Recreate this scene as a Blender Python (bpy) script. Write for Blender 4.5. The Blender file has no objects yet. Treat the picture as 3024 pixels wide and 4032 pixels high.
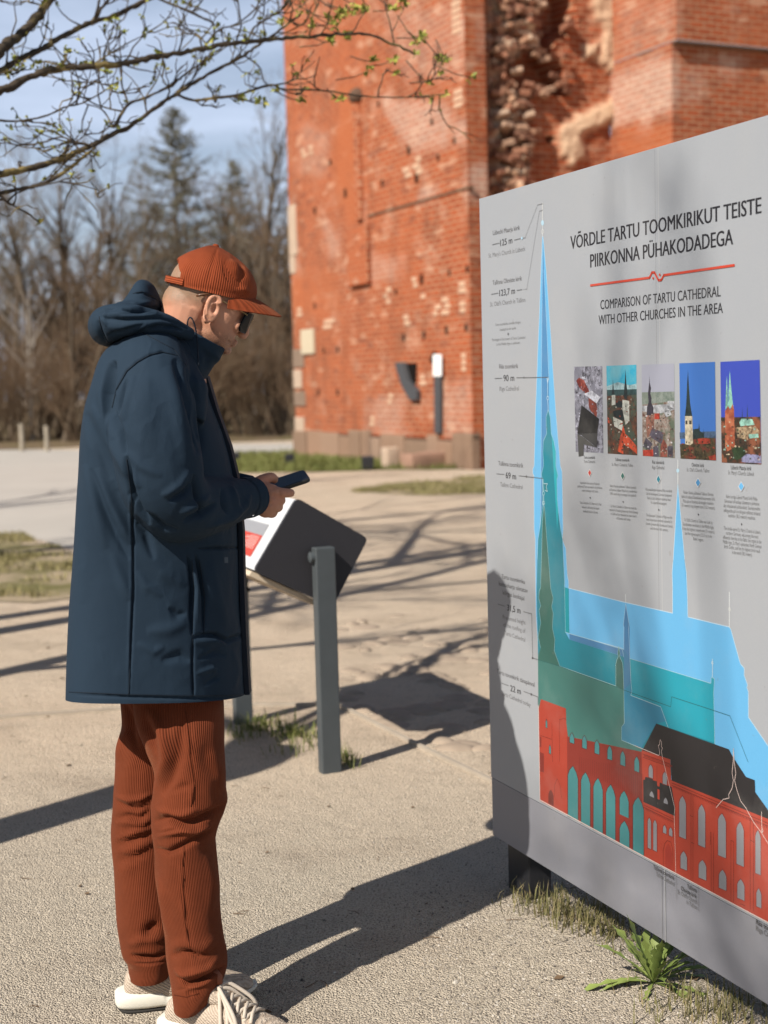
import bpy, bmesh, math, random
import numpy as np
from mathutils import Vector, Matrix, noise

# ------------------------------------------------------------------ camera, sky, sun, exposure
SC = bpy.context.scene
COL = SC.collection
FPX, CX, CY = 5600.0, 1512.0, 2016.0          # focal length in pixels of the 3024 x 4032 photograph
CAM = Vector((0, 0, 1.43))
PITCH, ROLL = math.atan(506 / FPX), 0.027
_f0 = Vector((0, math.cos(PITCH), -math.sin(PITCH)))
_u0 = Vector((0, math.sin(PITCH), math.cos(PITCH)))
_r0 = Vector((1, 0, 0))
RT = _r0 * math.cos(ROLL) - _u0 * math.sin(ROLL)
UP = _u0 * math.cos(ROLL) + _r0 * math.sin(ROLL)
FW = _f0
cam_data = bpy.data.cameras.new('camera')
cam = bpy.data.objects.new('camera', cam_data)
COL.objects.link(cam)
m = Matrix((RT, UP, -FW)).transposed().to_4x4()
m.translation = CAM
cam.matrix_world = m
cam_data.sensor_fit = 'HORIZONTAL'
cam_data.sensor_width = 36.0
cam_data.lens = FPX / 3024 * 36.0
cam_data.clip_start = 0.05
cam_data.clip_end = 1000
cam_data.dof.use_dof = True
cam_data.dof.focus_distance = 3.3
cam_data.dof.aperture_fstop = 4.6
SC.camera = cam

SUN_AZ, SUN_EL = math.radians(48.0), math.radians(41.5)   # azimuth in which shadows fall (from +X towards +Y)
LDIR = Vector((math.cos(SUN_AZ) * math.cos(SUN_EL), math.sin(SUN_AZ) * math.cos(SUN_EL), -math.sin(SUN_EL)))
sun_data = bpy.data.lights.new('sun', 'SUN')
sun_data.energy = 5.0
sun_data.angle = math.radians(0.53)
sun_data.color = (1.0, 0.94, 0.86)
sun = bpy.data.objects.new('sun', sun_data)
COL.objects.link(sun)
sun.rotation_euler = LDIR.to_track_quat('-Z', 'Y').to_euler()
sun.location = (-6, -6, 9)

world = bpy.data.worlds.new('World')
SC.world = world
world.use_nodes = True
wn, wl = world.node_tree.nodes, world.node_tree.links
wn.clear()
w_out = wn.new('ShaderNodeOutputWorld')
w_bg = wn.new('ShaderNodeBackground')
w_sky = wn.new('ShaderNodeTexSky')
w_sky.sky_type = 'NISHITA'
w_sky.sun_disc = False
w_sky.sun_elevation = SUN_EL
# the sun stands opposite to the direction in which shadows fall
w_sky.sun_rotation = math.atan2(-LDIR.x, -LDIR.y)
w_sky.air_density = 1.0
w_sky.dust_density = 0.6
w_sky.ozone_density = 1.5
# thin clouds: mixed over the sky by direction
w_tc = wn.new('ShaderNodeTexCoord')
w_map = wn.new('ShaderNodeMapping')
w_map.inputs['Scale'].default_value = (1.2, 1.2, 5.5)
w_map.inputs['Location'].default_value = (0.35, 0.2, 0.55)
w_no = wn.new('ShaderNodeTexNoise')
w_no.inputs['Scale'].default_value = 2.2
w_no.inputs['Detail'].default_value = 7
w_no.inputs['Roughness'].default_value = 0.55
w_rp = wn.new('ShaderNodeValToRGB')
w_rp.color_ramp.elements[0].position = 0.40
w_rp.color_ramp.elements[1].position = 0.66
w_rp.color_ramp.elements[0].color = (0.34, 0.34, 0.34, 1)
w_rp.color_ramp.elements[1].color = (0.95, 0.95, 0.95, 1)
w_mx = wn.new('ShaderNodeMixRGB')
w_mx.inputs[2].default_value = (11.0, 12.6, 16.0, 1)
wl.new(w_tc.outputs['Generated'], w_map.inputs['Vector'])
wl.new(w_map.outputs['Vector'], w_no.inputs['Vector'])
wl.new(w_no.outputs['Fac'], w_rp.inputs['Fac'])
# the veil of cloud thins out towards the zenith
w_sep = wn.new('ShaderNodeSeparateXYZ')
wl.new(w_tc.outputs['Generated'], w_sep.inputs[0])
w_el = wn.new('ShaderNodeMapRange')
w_el.inputs['From Min'].default_value = 0.17; w_el.inputs['From Max'].default_value = 0.42
w_el.inputs['To Min'].default_value = 1.0; w_el.inputs['To Max'].default_value = 0.0
wl.new(w_sep.outputs['Z'], w_el.inputs['Value'])
w_mu = wn.new('ShaderNodeMath'); w_mu.operation = 'MULTIPLY'
wl.new(w_rp.outputs['Color'], w_mu.inputs[0]); wl.new(w_el.outputs['Result'], w_mu.inputs[1])
wl.new(w_mu.outputs[0], w_mx.inputs[0])
wl.new(w_sky.outputs['Color'], w_mx.inputs[1])
wl.new(w_mx.outputs['Color'], w_bg.inputs['Color'])
w_bg.inputs['Strength'].default_value = 0.05
wl.new(w_bg.outputs['Background'], w_out.inputs['Surface'])

SC.view_settings.view_transform = 'Standard'
SC.view_settings.look = 'None'
SC.view_settings.exposure = 0.55
SC.view_settings.gamma = 1.0

# ------------------------------------------------------------------ helpers
def ray(px, py):
    return FW + RT * ((px - CX) / FPX) - UP * ((py - CY) / FPX)
def at_y(px, py, Y):
    d = ray(px, py); return CAM + d * ((Y - CAM.y) / d.y)
def ground(px, py, z=0.0):
    d = ray(px, py); return CAM + d * ((z - CAM.z) / d.z)
def on_plane(px, py, P, N):
    d = ray(px, py); return CAM + d * ((P - CAM).dot(N) / d.dot(N))
def project(P):
    v = Vector(P) - CAM; w = v.dot(FW)
    return CX + FPX * v.dot(RT) / w, CY - FPX * v.dot(UP) / w
def project_np(A):
    v = A - np.array(CAM); w = v @ np.array(FW)
    return CX + FPX * (v @ np.array(RT)) / w, CY - FPX * (v @ np.array(UP)) / w

def tag(o, label=None, cat=None, group=None, kind=None):
    if label: o['label'] = label
    if cat: o['category'] = cat
    if group: o['group'] = group
    if kind: o['kind'] = kind
    return o
def empty(name, loc, label, cat, group=None):
    o = bpy.data.objects.new(name, None); COL.objects.link(o)
    o.location = loc; o.empty_display_size = 0.1
    bpy.context.view_layer.update()
    return tag(o, label, cat, group)
def link(name, me, mat=None, parent=None):
    """link a mesh whose vertices are in world coordinates; parented without moving it"""
    o = bpy.data.objects.new(name, me); COL.objects.link(o)
    if mat is not None:
        if isinstance(mat, (list, tuple)):
            for q in mat: me.materials.append(q)
        elif not me.materials: me.materials.append(mat)
    if parent is not None:
        o.parent = parent
        off = Vector(parent.location)
        pp = parent.parent
        while pp is not None:
            off += pp.location; pp = pp.parent
        me.transform(Matrix.Translation(-off))
    return o
def smooth(me, ang=None):
    me.polygons.foreach_set('use_smooth', [True] * len(me.polygons))
    if ang is not None and hasattr(me, 'set_sharp_from_angle'):
        me.set_sharp_from_angle(angle=math.radians(ang))
    return me

class MB:
    """collects vertices and faces of one mesh"""
    def __init__(s): s.v, s.f, s.mi, s.uv = [], [], [], {}
    def add(s, vs, fs, mi=0):
        o = len(s.v); s.v += [tuple(q) for q in vs]
        s.f += [tuple(i + o for i in f) for f in fs]; s.mi += [mi] * len(fs)
        return o
    def quad(s, a, b, c, d, mi=0): s.add([a, b, c, d], [(0, 1, 2, 3)], mi)
    def poly(s, pts, mi=0): s.add(pts, [tuple(range(len(pts)))], mi)
    def box(s, o, ax, ay, az, mi=0):
        """box from corner o along three edge vectors"""
        o, ax, ay, az = map(Vector, (o, ax, ay, az))
        v = [o, o + ax, o + ax + ay, o + ay, o + az, o + ax + az, o + ax + ay + az, o + ay + az]
        f = [(0, 3, 2, 1), (4, 5, 6, 7), (0, 1, 5, 4), (1, 2, 6, 5), (2, 3, 7, 6), (3, 0, 4, 7)]
        if ax.cross(ay).dot(az) < 0: f = [tuple(reversed(q)) for q in f]
        s.add(v, f, mi)
    def tube(s, pts, rad, n=6, mi=0, cap=True, up=(0.13, 0.31, 0.94)):
        pts = [Vector(p) for p in pts]
        if len(pts) < 2: return
        if not hasattr(rad, '__len__'): rad = [rad] * len(pts)
        vs, fs = [], []
        prev = None
        for i, p in enumerate(pts):
            t = (pts[min(i + 1, len(pts) - 1)] - pts[max(i - 1, 0)])
            t = t.normalized() if t.length > 1e-9 else Vector((0, 0, 1))
            a = prev - t * prev.dot(t) if prev is not None else Vector(up) - t * Vector(up).dot(t)
            if a.length < 1e-5: a = t.orthogonal()
            a.normalize(); prev = a
            b = t.cross(a)
            for k in range(n):
                an = 2 * math.pi * k / n
                vs.append(p + (a * math.cos(an) + b * math.sin(an)) * rad[i])
        for i in range(len(pts) - 1):
            for k in range(n):
                k2 = (k + 1) % n
                fs.append((i * n + k, i * n + k2, (i + 1) * n + k2, (i + 1) * n + k))
        if cap:
            fs.append(tuple(reversed(range(n))))
            fs.append(tuple(range((len(pts) - 1) * n, len(pts) * n)))
        s.add(vs, fs, mi)
    def ell(s, c, r, rot=None, seg=16, rings=10, mi=0):
        c = Vector(c); vs, fs = [], []
        for i in range(1, rings):
            th = math.pi * i / rings
            for k in range(seg):
                ph = 2 * math.pi * k / seg
                v = Vector((r[0] * math.sin(th) * math.cos(ph), r[1] * math.sin(th) * math.sin(ph), r[2] * math.cos(th)))
                if rot is not None: v = rot @ v
                vs.append(c + v)
        top, bot = Vector((0, 0, r[2])), Vector((0, 0, -r[2]))
        if rot is not None: top, bot = rot @ top, rot @ bot
        vs += [c + top, c + bot]
        nt = (rings - 1) * seg
        for i in range(rings - 2):
            for k in range(seg):
                k2 = (k + 1) % seg
                fs.append((i * seg + k, (i + 1) * seg + k, (i + 1) * seg + k2, i * seg + k2))
        for k in range(seg):
            k2 = (k + 1) % seg
            fs.append((nt, k, k2)); fs.append((nt + 1, (rings - 2) * seg + k2, (rings - 2) * seg + k))
        s.add(vs, fs, mi)
    def loft(s, rings, mi=0, cap=True, closed=True):
        n = len(rings[0]); vs = [p for r in rings for p in r]; fs = []
        for i in range(len(rings) - 1):
            for k in range(n if closed else n - 1):
                k2 = (k + 1) % n
                fs.append((i * n + k, i * n + k2, (i + 1) * n + k2, (i + 1) * n + k))
        if cap:
            fs.append(tuple(reversed(range(n)))); fs.append(tuple(range((len(rings) - 1) * n, len(rings) * n)))
        s.add(vs, fs, mi)
    def mesh(s, name):
        me = bpy.data.meshes.new(name)
        me.from_pydata(s.v, [], s.f)
        if any(s.mi): me.polygons.foreach_set('material_index', s.mi)
        me.validate(); me.update()
        return me
    def build(s, name, mat=None, parent=None, sm=None):
        me = s.mesh(name)
        if sm is not None: smooth(me, sm if sm > 0 else None)
        return link(name, me, mat, parent)

def fix_normals(me):
    bm = bmesh.new(); bm.from_mesh(me)
    bmesh.ops.recalc_face_normals(bm, faces=bm.faces); bm.to_mesh(me); bm.free(); return me
def bevel_mesh(me, w, seg=2):
    bm = bmesh.new(); bm.from_mesh(me)
    bmesh.ops.remove_doubles(bm, verts=bm.verts, dist=1e-6)
    bmesh.ops.bevel(bm, geom=bm.edges[:], offset=w, segments=seg, affect='EDGES', profile=0.6)
    bm.to_mesh(me); bm.free(); return me
def remesh(me, voxel, smooth_it=4, fac=0.5):
    """union of overlapping shells into one skin"""
    fix_normals(me)
    o = bpy.data.objects.new('tmp', me); COL.objects.link(o)
    md = o.modifiers.new('r', 'REMESH'); md.mode = 'VOXEL'; md.voxel_size = voxel; md.use_smooth_shade = True
    if smooth_it:
        ms = o.modifiers.new('s', 'SMOOTH'); ms.iterations = smooth_it; ms.factor = fac
    bpy.context.view_layer.update()
    dg = bpy.context.evaluated_depsgraph_get()
    out = bpy.data.meshes.new_from_object(o.evaluated_get(dg))
    bpy.data.objects.remove(o)
    out.materials.clear()
    smooth(out); return out
def subsurf(me, lv=1):
    o = bpy.data.objects.new('tmp', me); COL.objects.link(o)
    md = o.modifiers.new('s', 'SUBSURF'); md.levels = lv; md.render_levels = lv
    bpy.context.view_layer.update()
    dg = bpy.context.evaluated_depsgraph_get()
    out = bpy.data.meshes.new_from_object(o.evaluated_get(dg))
    bpy.data.objects.remove(o); smooth(out); return out
def get_co(me):
    a = np.empty(len(me.vertices) * 3); me.vertices.foreach_get('co', a); return a.reshape(-1, 3)
def get_no(me):
    a = np.empty(len(me.vertices) * 3); me.vertices.foreach_get('normal', a); return a.reshape(-1, 3)
def set_co(me, a):
    me.vertices.foreach_set('co', a.ravel()); me.update()
def seg_dist(px, py, poly):
    """distance from points to a polyline and signed side"""
    best = np.full(px.shape, 1e9); side = np.zeros(px.shape); par = np.zeros(px.shape)
    n = len(poly) - 1
    for i in range(n):
        (ax, ay), (bx, by) = poly[i], poly[i + 1]
        dx, dy = bx - ax, by - ay; L2 = dx * dx + dy * dy + 1e-9
        t = np.clip(((px - ax) * dx + (py - ay) * dy) / L2, 0, 1)
        ex, ey = px - (ax + t * dx), py - (ay + t * dy)
        d = np.hypot(ex, ey); mk = d < best
        best = np.where(mk, d, best)
        side = np.where(mk, np.sign(dx * ey - dy * ex), side)
        par = np.where(mk, (i + t) / n, par)
    return best, side, par
def folds(me, fl, near=True):
    """press creases and ridges drawn in picture space into the camera-side of a cloth mesh.
    fold = (polyline, width px, height m[, lip]); a lip makes one side stand proud"""
    co, no = get_co(me), get_no(me)
    px, py = project_np(co)
    v = co - np.array(CAM)
    facing = -(no * v).sum(1) / np.linalg.norm(v, axis=1)
    wgt = np.clip(facing * 2.2 + 0.35, 0, 1) if near else np.ones(len(co))
    disp = np.zeros(len(co))
    for f in fl:
        poly, w, h = f[0], f[1], f[2]
        d, s, t = seg_dist(px, py, poly)
        taper = np.sin(np.pi * np.clip(t, 0, 1)) ** 0.7 if w > 4.2 else np.clip(np.minimum(t, 1 - t) * 6, 0, 1)
        if len(f) > 3 and f[3] == 'lip':
            x = d * s / w
            disp += h * taper * np.where(x > 0, np.exp(-(x / 2.2) ** 2), np.exp(-(x / 0.35) ** 2))
        else:
            disp += h * taper * np.exp(-(d / (w * (0.55 + 0.6 * taper))) ** 2)
    set_co(me, co + no * (disp * wgt)[:, None])
def noise_disp(me, amp, scale, seed=0, stretch=(1, 1, 1)):
    co, no = get_co(me), get_no(me)
    off = Vector((seed * 7.3, seed * 3.1, seed * 5.7))
    d = np.array([noise.fractal(Vector((c[0] * scale * stretch[0], c[1] * scale * stretch[1], c[2] * scale * stretch[2])) + off, 0.8, 2.1, 3) for c in co])
    set_co(me, co + no * (d * amp)[:, None])
def hull_interp(rows, n):
    """resample rows of numbers smoothly (Catmull-Rom) to n rows"""
    R = np.array(rows, float); out = []
    for q in np.linspace(0, len(R) - 1, n):
        i = min(int(q), len(R) - 2); t = q - i
        p0, p1, p2, p3 = R[max(i - 1, 0)], R[i], R[i + 1], R[min(i + 2, len(R) - 1)]
        out.append(0.5 * ((2 * p1) + (-p0 + p2) * t + (2 * p0 - 5 * p1 + 4 * p2 - p3) * t * t + (-p0 + 3 * p1 - 3 * p2 + p3) * t ** 3))
    return out

from mathutils.bvhtree import BVHTree
def surf_tree(me): return BVHTree.FromPolygons([v.co.copy() for v in me.vertices], [tuple(p.vertices) for p in me.polygons])
def surf_lines(tree, polys, r, name, mat, parent, lift=0.0004, step=6.0):
    """stitched seams: thin cords laid on a cloth surface along traced lines"""
    b = MB()
    for P in polys:
        d = []
        for i in range(len(P) - 1):
            n = max(1, int(math.hypot(P[i + 1][0] - P[i][0], P[i + 1][1] - P[i][1]) / step)); d += [(P[i][0] + (P[i + 1][0] - P[i][0]) * k / n, P[i][1] + (P[i + 1][1] - P[i][1]) * k / n) for k in range(n)]
        d.append(P[-1]); pts = []
        for q in d:
            h = tree.ray_cast(CAM, ray(*q).normalized())
            if h[0] is not None and (not pts or (h[0] - pts[-1]).length < 0.05): pts.append(h[0] + h[1] * lift * (1 if h[1].dot(CAM - h[0]) > 0 else -1))
        if len(pts) > 1: b.tube(pts, r, 5)
    return b.build(name, mat, parent, sm=0)

# ------------------------------------------------------------------ materials
class NT:
    def __init__(s, name):
        s.m = bpy.data.materials.new(name); s.m.use_nodes = True
        s.n, s.l = s.m.node_tree.nodes, s.m.node_tree.links
        s.b = s.n['Principled BSDF']
    def new(s, t, **kw):
        q = s.n.new(t)
        for k, v in kw.items():
            if k in q.inputs: q.inputs[k].default_value = v
            else: setattr(q, k, v)
        return q
    def link(s, a, b): s.l.new(a, b)
    def coord(s, kind='Object', scale=(1, 1, 1), rot=(0, 0, 0)):
        t = s.new('ShaderNodeTexCoord'); mp = s.new('ShaderNodeMapping')
        mp.inputs['Scale'].default_value = scale; mp.inputs['Rotation'].default_value = rot
        s.link(t.outputs[kind], mp.inputs['Vector']); return mp.outputs['Vector']
    def noise(s, vec, scale, detail=4, rough=0.55):
        q = s.new('ShaderNodeTexNoise'); q.inputs['Scale'].default_value = scale
        q.inputs['Detail'].default_value = detail; q.inputs['Roughness'].default_value = rough
        if vec is not None: s.link(vec, q.inputs['Vector'])
        return q.outputs['Fac']
    def ramp(s, fac, stops):
        q = s.new('ShaderNodeValToRGB'); e = q.color_ramp.elements
        while len(e) < len(stops): e.new(0.5)
        for i, (p, c) in enumerate(stops):
            e[i].position = p
            e[i].color = (c, c, c, 1) if not hasattr(c, '__len__') else (*c, 1)
        s.link(fac, q.inputs['Fac']); return q.outputs['Color']
    def mix(s, fac, a, b, mode='MIX'):
        q = s.new('ShaderNodeMixRGB'); q.blend_type = mode
        for i, x in ((0, fac), (1, a), (2, b)):
            if hasattr(x, 'is_output'): s.link(x, q.inputs[i])
            elif hasattr(x, '__len__'): q.inputs[i].default_value = (*x, 1)
            else: q.inputs[i].default_value = x if i == 0 else (x, x, x, 1)
        return q.outputs['Color']
    def math(s, op, a, b=0.0):
        q = s.new('ShaderNodeMath'); q.operation = op
        for i, x in ((0, a), (1, b)):
            if hasattr(x, 'is_output'): s.link(x, q.inputs[i])
            else: q.inputs[i].default_value = x
        return q.outputs[0]
    def attr(s, name):
        q = s.new('ShaderNodeAttribute'); q.attribute_name = name; return q
    def bump(s, h, strength=0.3, dist=0.01, nrm=None):
        q = s.new('ShaderNodeBump'); q.inputs['Strength'].default_value = strength; q.inputs['Distance'].default_value = dist
        s.link(h, q.inputs['Height'])
        if nrm is not None: s.link(nrm, q.inputs['Normal'])
        s.link(q.outputs['Normal'], s.b.inputs['Normal']); return q.outputs['Normal']
    def base(s, c):
        if hasattr(c, 'is_output'): s.link(c, s.b.inputs['Base Color'])
        else: s.b.inputs['Base Color'].default_value = (*c, 1)
    def rough(s, r, spec=None):
        if hasattr(r, 'is_output'): s.link(r, s.b.inputs['Roughness'])
        else: s.b.inputs['Roughness'].default_value = r
        if spec is not None: s.b.inputs['Specular IOR Level'].default_value = spec
def plain(name, col, rough=0.6, spec=0.4, var=0.12, scale=30, bump=0.0, metal=0.0):
    t = NT(name); v = t.coord('Object')
    f = t.noise(v, scale, 5)
    t.base(t.mix(f, tuple(c * (1 - var) for c in col), tuple(min(1, c * (1 + var)) for c in col)))
    t.rough(rough, spec); t.b.inputs['Metallic'].default_value = metal
    if bump: t.bump(t.noise(v, scale * 4, 3), bump, 0.004)
    return t.m
# ================================================================== the setting: ground, paths, lawns
def ground_material():
    t = NT('sandy_gravel'); v = t.coord('Object')
    big = t.noise(v, 0.35, 5, 0.6); mid = t.noise(v, 2.6, 6, 0.6); fine = t.noise(v, 55, 5, 0.7); grit = t.noise(v, 160, 3, 0.8)
    sand = t.mix(mid, (0.55, 0.425, 0.305), (0.80, 0.645, 0.48))
    grav = t.mix(fine, (0.34, 0.29, 0.22), (0.68, 0.59, 0.465))
    # gravel lies in the foreground, bare sand further back; the border wanders
    sep = t.new('ShaderNodeSeparateXYZ'); t.link(v, sep.inputs[0])
    yy = t.math('ADD', sep.outputs['Y'], t.math('MULTIPLY', big, 2.2))
    fac = t.ramp(t.math('DIVIDE', yy, 12.0), [(0.42, 0.0), (0.56, 1.0)])
    c = t.mix(fac, grav, sand)
    c = t.mix(t.ramp(big, [(0.42, 0.0), (0.7, 0.55)]), c, (0.6, 0.5, 0.375))
    c = t.mix(t.ramp(t.noise(v, 1.1, 7, 0.7), [(0.52, 0.0), (0.68, 0.5)]), c, (0.30, 0.225, 0.16))
    c = t.mix(t.ramp(t.noise(v, 14, 5, 0.7), [(0.54, 0.0), (0.72, 0.4)]), c, (0.28, 0.225, 0.165))
    c = t.mix(t.ramp(grit, [(0.36, 0.9), (0.5, 0.0)]), c, (0.09, 0.075, 0.06))
    c = t.mix(t.ramp(grit, [(0.6, 0.0), (0.75, 0.7)]), c, (0.55, 0.5, 0.43))
    t.base(c); t.rough(0.95, 0.15)
    vor = t.new('ShaderNodeTexVoronoi'); vor.inputs['Scale'].default_value = 210; t.link(v, vor.inputs['Vector'])
    h = t.math('ADD', t.math('MULTIPLY', fine, 0.7), t.math('MULTIPLY', vor.outputs['Distance'], -0.6))
    h = t.math('ADD', h, t.math('MULTIPLY', t.noise(v, 9, 5, 0.6), 1.6))
    t.bump(h, 1.0, 0.012)
    return t.m
M_GROUND = ground_material()
gb = MB()
xs = [-150, -60, -30, -16] + [-10 + 0.5 * i for i in range(41)] + [16, 30, 60, 150]
ys = [-40, -15, -5, 0] + [0.5 + 0.5 * i for i in range(40)] + [22, 26, 32, 45, 70, 120, 300]
def gz(x, y):
    if y > 20 or abs(x) > 10.5 or y < 0.4: return 0.0
    return 0.0
for yv in ys:
    for xv in xs: gb.v.append((xv, yv, gz(xv, yv)))
nx = len(xs)
for j in range(len(ys) - 1):
    for i in range(nx - 1): gb.f.append((j * nx + i, j * nx + i + 1, (j + 1) * nx + i + 1, (j + 1) * nx + i)); gb.mi.append(0)
g = gb.build('ground', M_GROUND, sm=0); tag(g, kind='structure')

def sheet(name, pts, z, mat, jag=0.05, step=0.25, seed=0, kind='structure'):
    """flat ground patch with a wandering edge; pts are world XY"""
    rnd = random.Random(seed); out = []
    n = len(pts)
    for i in range(n):
        a, b = Vector(pts[i]), Vector(pts[(i + 1) % n])
        k = max(1, int((b - a).length / step))
        for q in range(k):
            p = a.lerp(b, q / k)
            out.append((p.x + rnd.uniform(-jag, jag), p.y + rnd.uniform(-jag, jag), z))
    bm = bmesh.new(); f = bm.faces.new([bm.verts.new(p) for p in out])
    if f.normal.z < 0: f.normal_flip()
    bmesh.ops.triangulate(bm, faces=bm.faces)
    me = bpy.data.meshes.new(name); bm.to_mesh(me); bm.free()
    o = link(name, me, mat); tag(o, kind=kind); return o
def gxy(px, py):
    p = ground(px, py); return (p.x, p.y)

def path_material():
    t = NT('pale_grit'); v = t.coord('Object')
    a, b = t.noise(v, 0.8, 5), t.noise(v, 30, 5, 0.7)
    c = t.mix(a, (0.34, 0.315, 0.28), (0.47, 0.435, 0.385)); c = t.mix(t.math('MULTIPLY', b, 0.5), c, (0.33, 0.30, 0.265))
    t.base(c); t.rough(0.95, 0.15); t.bump(b, 0.5, 0.01); return t.m
M_PATH = path_material()
path_pts = [gxy(*p) for p in [(-700, 1772), (430, 1772), (870, 1750), (1158, 1747), (1160, 1781), (900, 1790), (880, 1856), (760, 1960), (520, 2110), (300, 2165), (130, 2118), (-400, 2065)]]
sheet('path', path_pts, 0.004, M_PATH, jag=0.06, step=0.5, seed=3)

def turf_material(name, a, b, soil, keep):
    t = NT(name); v = t.coord('Object')
    n1, n2 = t.noise(v, 1.7, 5), t.noise(v, 26, 5, 0.7)
    c = t.mix(n2, a, b); c = t.mix(t.ramp(n1, [(keep - 0.08, 1.0), (keep + 0.1, 0.0)]), c, soil)
    t.base(c); t.rough(0.95, 0.15); t.bump(n2, 0.8, 0.03); return t.m
M_TURF = turf_material('turf', (0.07, 0.085, 0.02), (0.15, 0.15, 0.04), (0.2, 0.17, 0.08), 0.38)
M_TURF_DRY = turf_material('thin_turf', (0.09, 0.09, 0.03), (0.2, 0.17, 0.075), (0.34, 0.27, 0.18), 0.5)
lawn_far = [gxy(*p) for p in [(840, 1792), (1150, 1783), (1170, 1795), (1500, 1818), (1900, 1838), (1900, 1847), (1500, 1852), (1250, 1858), (1000, 1864), (840, 1858)]]
lawn_mid = [gxy(*p) for p in [(1380, 1938), (1600, 1903), (1920, 1880), (1980, 1940), (1700, 1952), (1480, 1949)]]
lawn_left = [gxy(*p) for p in [(-500, 2080), (60, 2088), (150, 2140), (300, 2190), (420, 2260), (380, 2340), (150, 2360), (-500, 2340)]]
sheet('lawn', lawn_far, 0.008, M_TURF, 0.12, 0.4, 5); sheet('lawn', lawn_mid, 0.008, M_TURF_DRY, 0.2, 0.4, 6); sheet('lawn', lawn_left, 0.008, M_TURF_DRY, 0.2, 0.4, 7)
M_FOREST = turf_material('leaf_litter', (0.10, 0.07, 0.045), (0.2, 0.14, 0.085), (0.12, 0.11, 0.04), 0.42)
sheet('forest_floor', [(-70, 37.5), (-18, 37.2), (-9, 36.4), (-3, 37.6), (6, 39), (6, 140), (-70, 140)], 0.006, M_FOREST, 0.25, 1.2, 8)

# thin steel edging between the gravel and the older paving behind
M_EDGING = plain('weathered_edging', (0.33, 0.28, 0.22), 0.8, 0.2, 0.25, 12)
def edging(pts):
    b = MB()
    for i in range(len(pts) - 1):
        a, c = Vector((*pts[i], 0)), Vector((*pts[i + 1], 0)); d = c - a; nrm = Vector((-d.y, d.x, 0)).normalized() * 0.018
        b.box(a + Vector((0, 0, -0.02)) - nrm * 0.5, d, nrm, Vector((0, 0, 0.034)))
    o = b.build('path_edging', M_EDGING); tag(o, kind='structure')
edging([gxy(-700, 2862), gxy(0, 2829), gxy(470, 2796), gxy(900, 2783), gxy(1335, 2778)])
edging([gxy(1338, 2782), gxy(1500, 2866), gxy(1675, 2955), gxy(1928, 3077), gxy(2300, 3262)])

# ---- grass blades and gravel: uncountable, one object each
def blades(name, spots, hmin, hmax, mat, seed, label, lean=0.5, wid=0.0035):
    rnd = random.Random(seed); b = MB()
    for (x, y, z0) in spots:
        h = rnd.uniform(hmin, hmax); a = rnd.uniform(0, 6.283); l = rnd.uniform(0.1, lean) * h
        w = wid * rnd.uniform(0.7, 1.4); dx, dy = math.cos(a), math.sin(a)
        q = Vector((x, y, z0)); s = Vector((-dy, dx, 0)) * w
        m1 = q + Vector((dx * l * 0.35, dy * l * 0.35, h * 0.6)); tip = q + Vector((dx * l, dy * l, h * rnd.uniform(0.8, 1.0)))
        b.add([q - s, q + s, m1 + s * 0.7, m1 - s * 0.7, tip], [(0, 1, 2, 3), (3, 2, 4)])
    o = b.build(name, mat); tag(o, label, 'grass', kind='stuff'); return o
def grass_material(name, a, b, c):
    t = NT(name); v = t.coord('Object')
    col = t.mix(t.noise(v, 9, 3), a, b); col = t.mix(t.ramp(t.noise(v, 60, 2), [(0.5, 0.0), (0.68, 1.0)]), col, c)
    t.base(col); t.rough(0.7, 0.25)
    t.b.inputs['Subsurface Weight'].default_value = 0.0
    return t.m
M_GRASS = grass_material('grass_green', (0.075, 0.10, 0.02), (0.15, 0.165, 0.04), (0.26, 0.22, 0.10))
M_GRASS_DRY = grass_material('grass_dry', (0.12, 0.12, 0.035), (0.24, 0.2, 0.09), (0.38, 0.3, 0.16))
def in_poly(x, y, P):
    c = False; j = len(P) - 1
    for i in range(len(P)):
        if (P[i][1] > y) != (P[j][1] > y) and x < (P[j][0] - P[i][0]) * (y - P[i][1]) / (P[j][1] - P[i][1]) + P[i][0]: c = not c
        j = i
    return c
def scatter(P, n, seed, clump=0.0):
    rnd = random.Random(seed); out = []
    x0, x1, y0, y1 = min(p[0] for p in P), max(p[0] for p in P), min(p[1] for p in P), max(p[1] for p in P)
    while len(out) < n:
        x, y = rnd.uniform(x0, x1), rnd.uniform(y0, y1)
        if not in_poly(x, y, P): continue
        if clump and noise.noise(Vector((x * 1.6, y * 1.6, seed))) < clump * rnd.random() - 0.12: continue
        out.append((x, y, 0.006))
    return out
blades('grass', scatter(lawn_far, 7000, 11), 0.05, 0.14, M_GRASS, 11, 'strip of short green grass along the foot of the brick tower', 0.6, 0.008)
blades('grass', scatter(lawn_mid, 5000, 12, 0.7), 0.03, 0.08, M_GRASS_DRY, 12, 'thin patch of grass on the sandy ground between the tower and the lectern', 0.7, 0.005)
blades('grass', scatter(lawn_left, 8000, 13, 0.6), 0.03, 0.07, M_GRASS_DRY, 13, 'sparse worn grass patch on the sandy ground left of the man', 0.7, 0.004)

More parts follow.
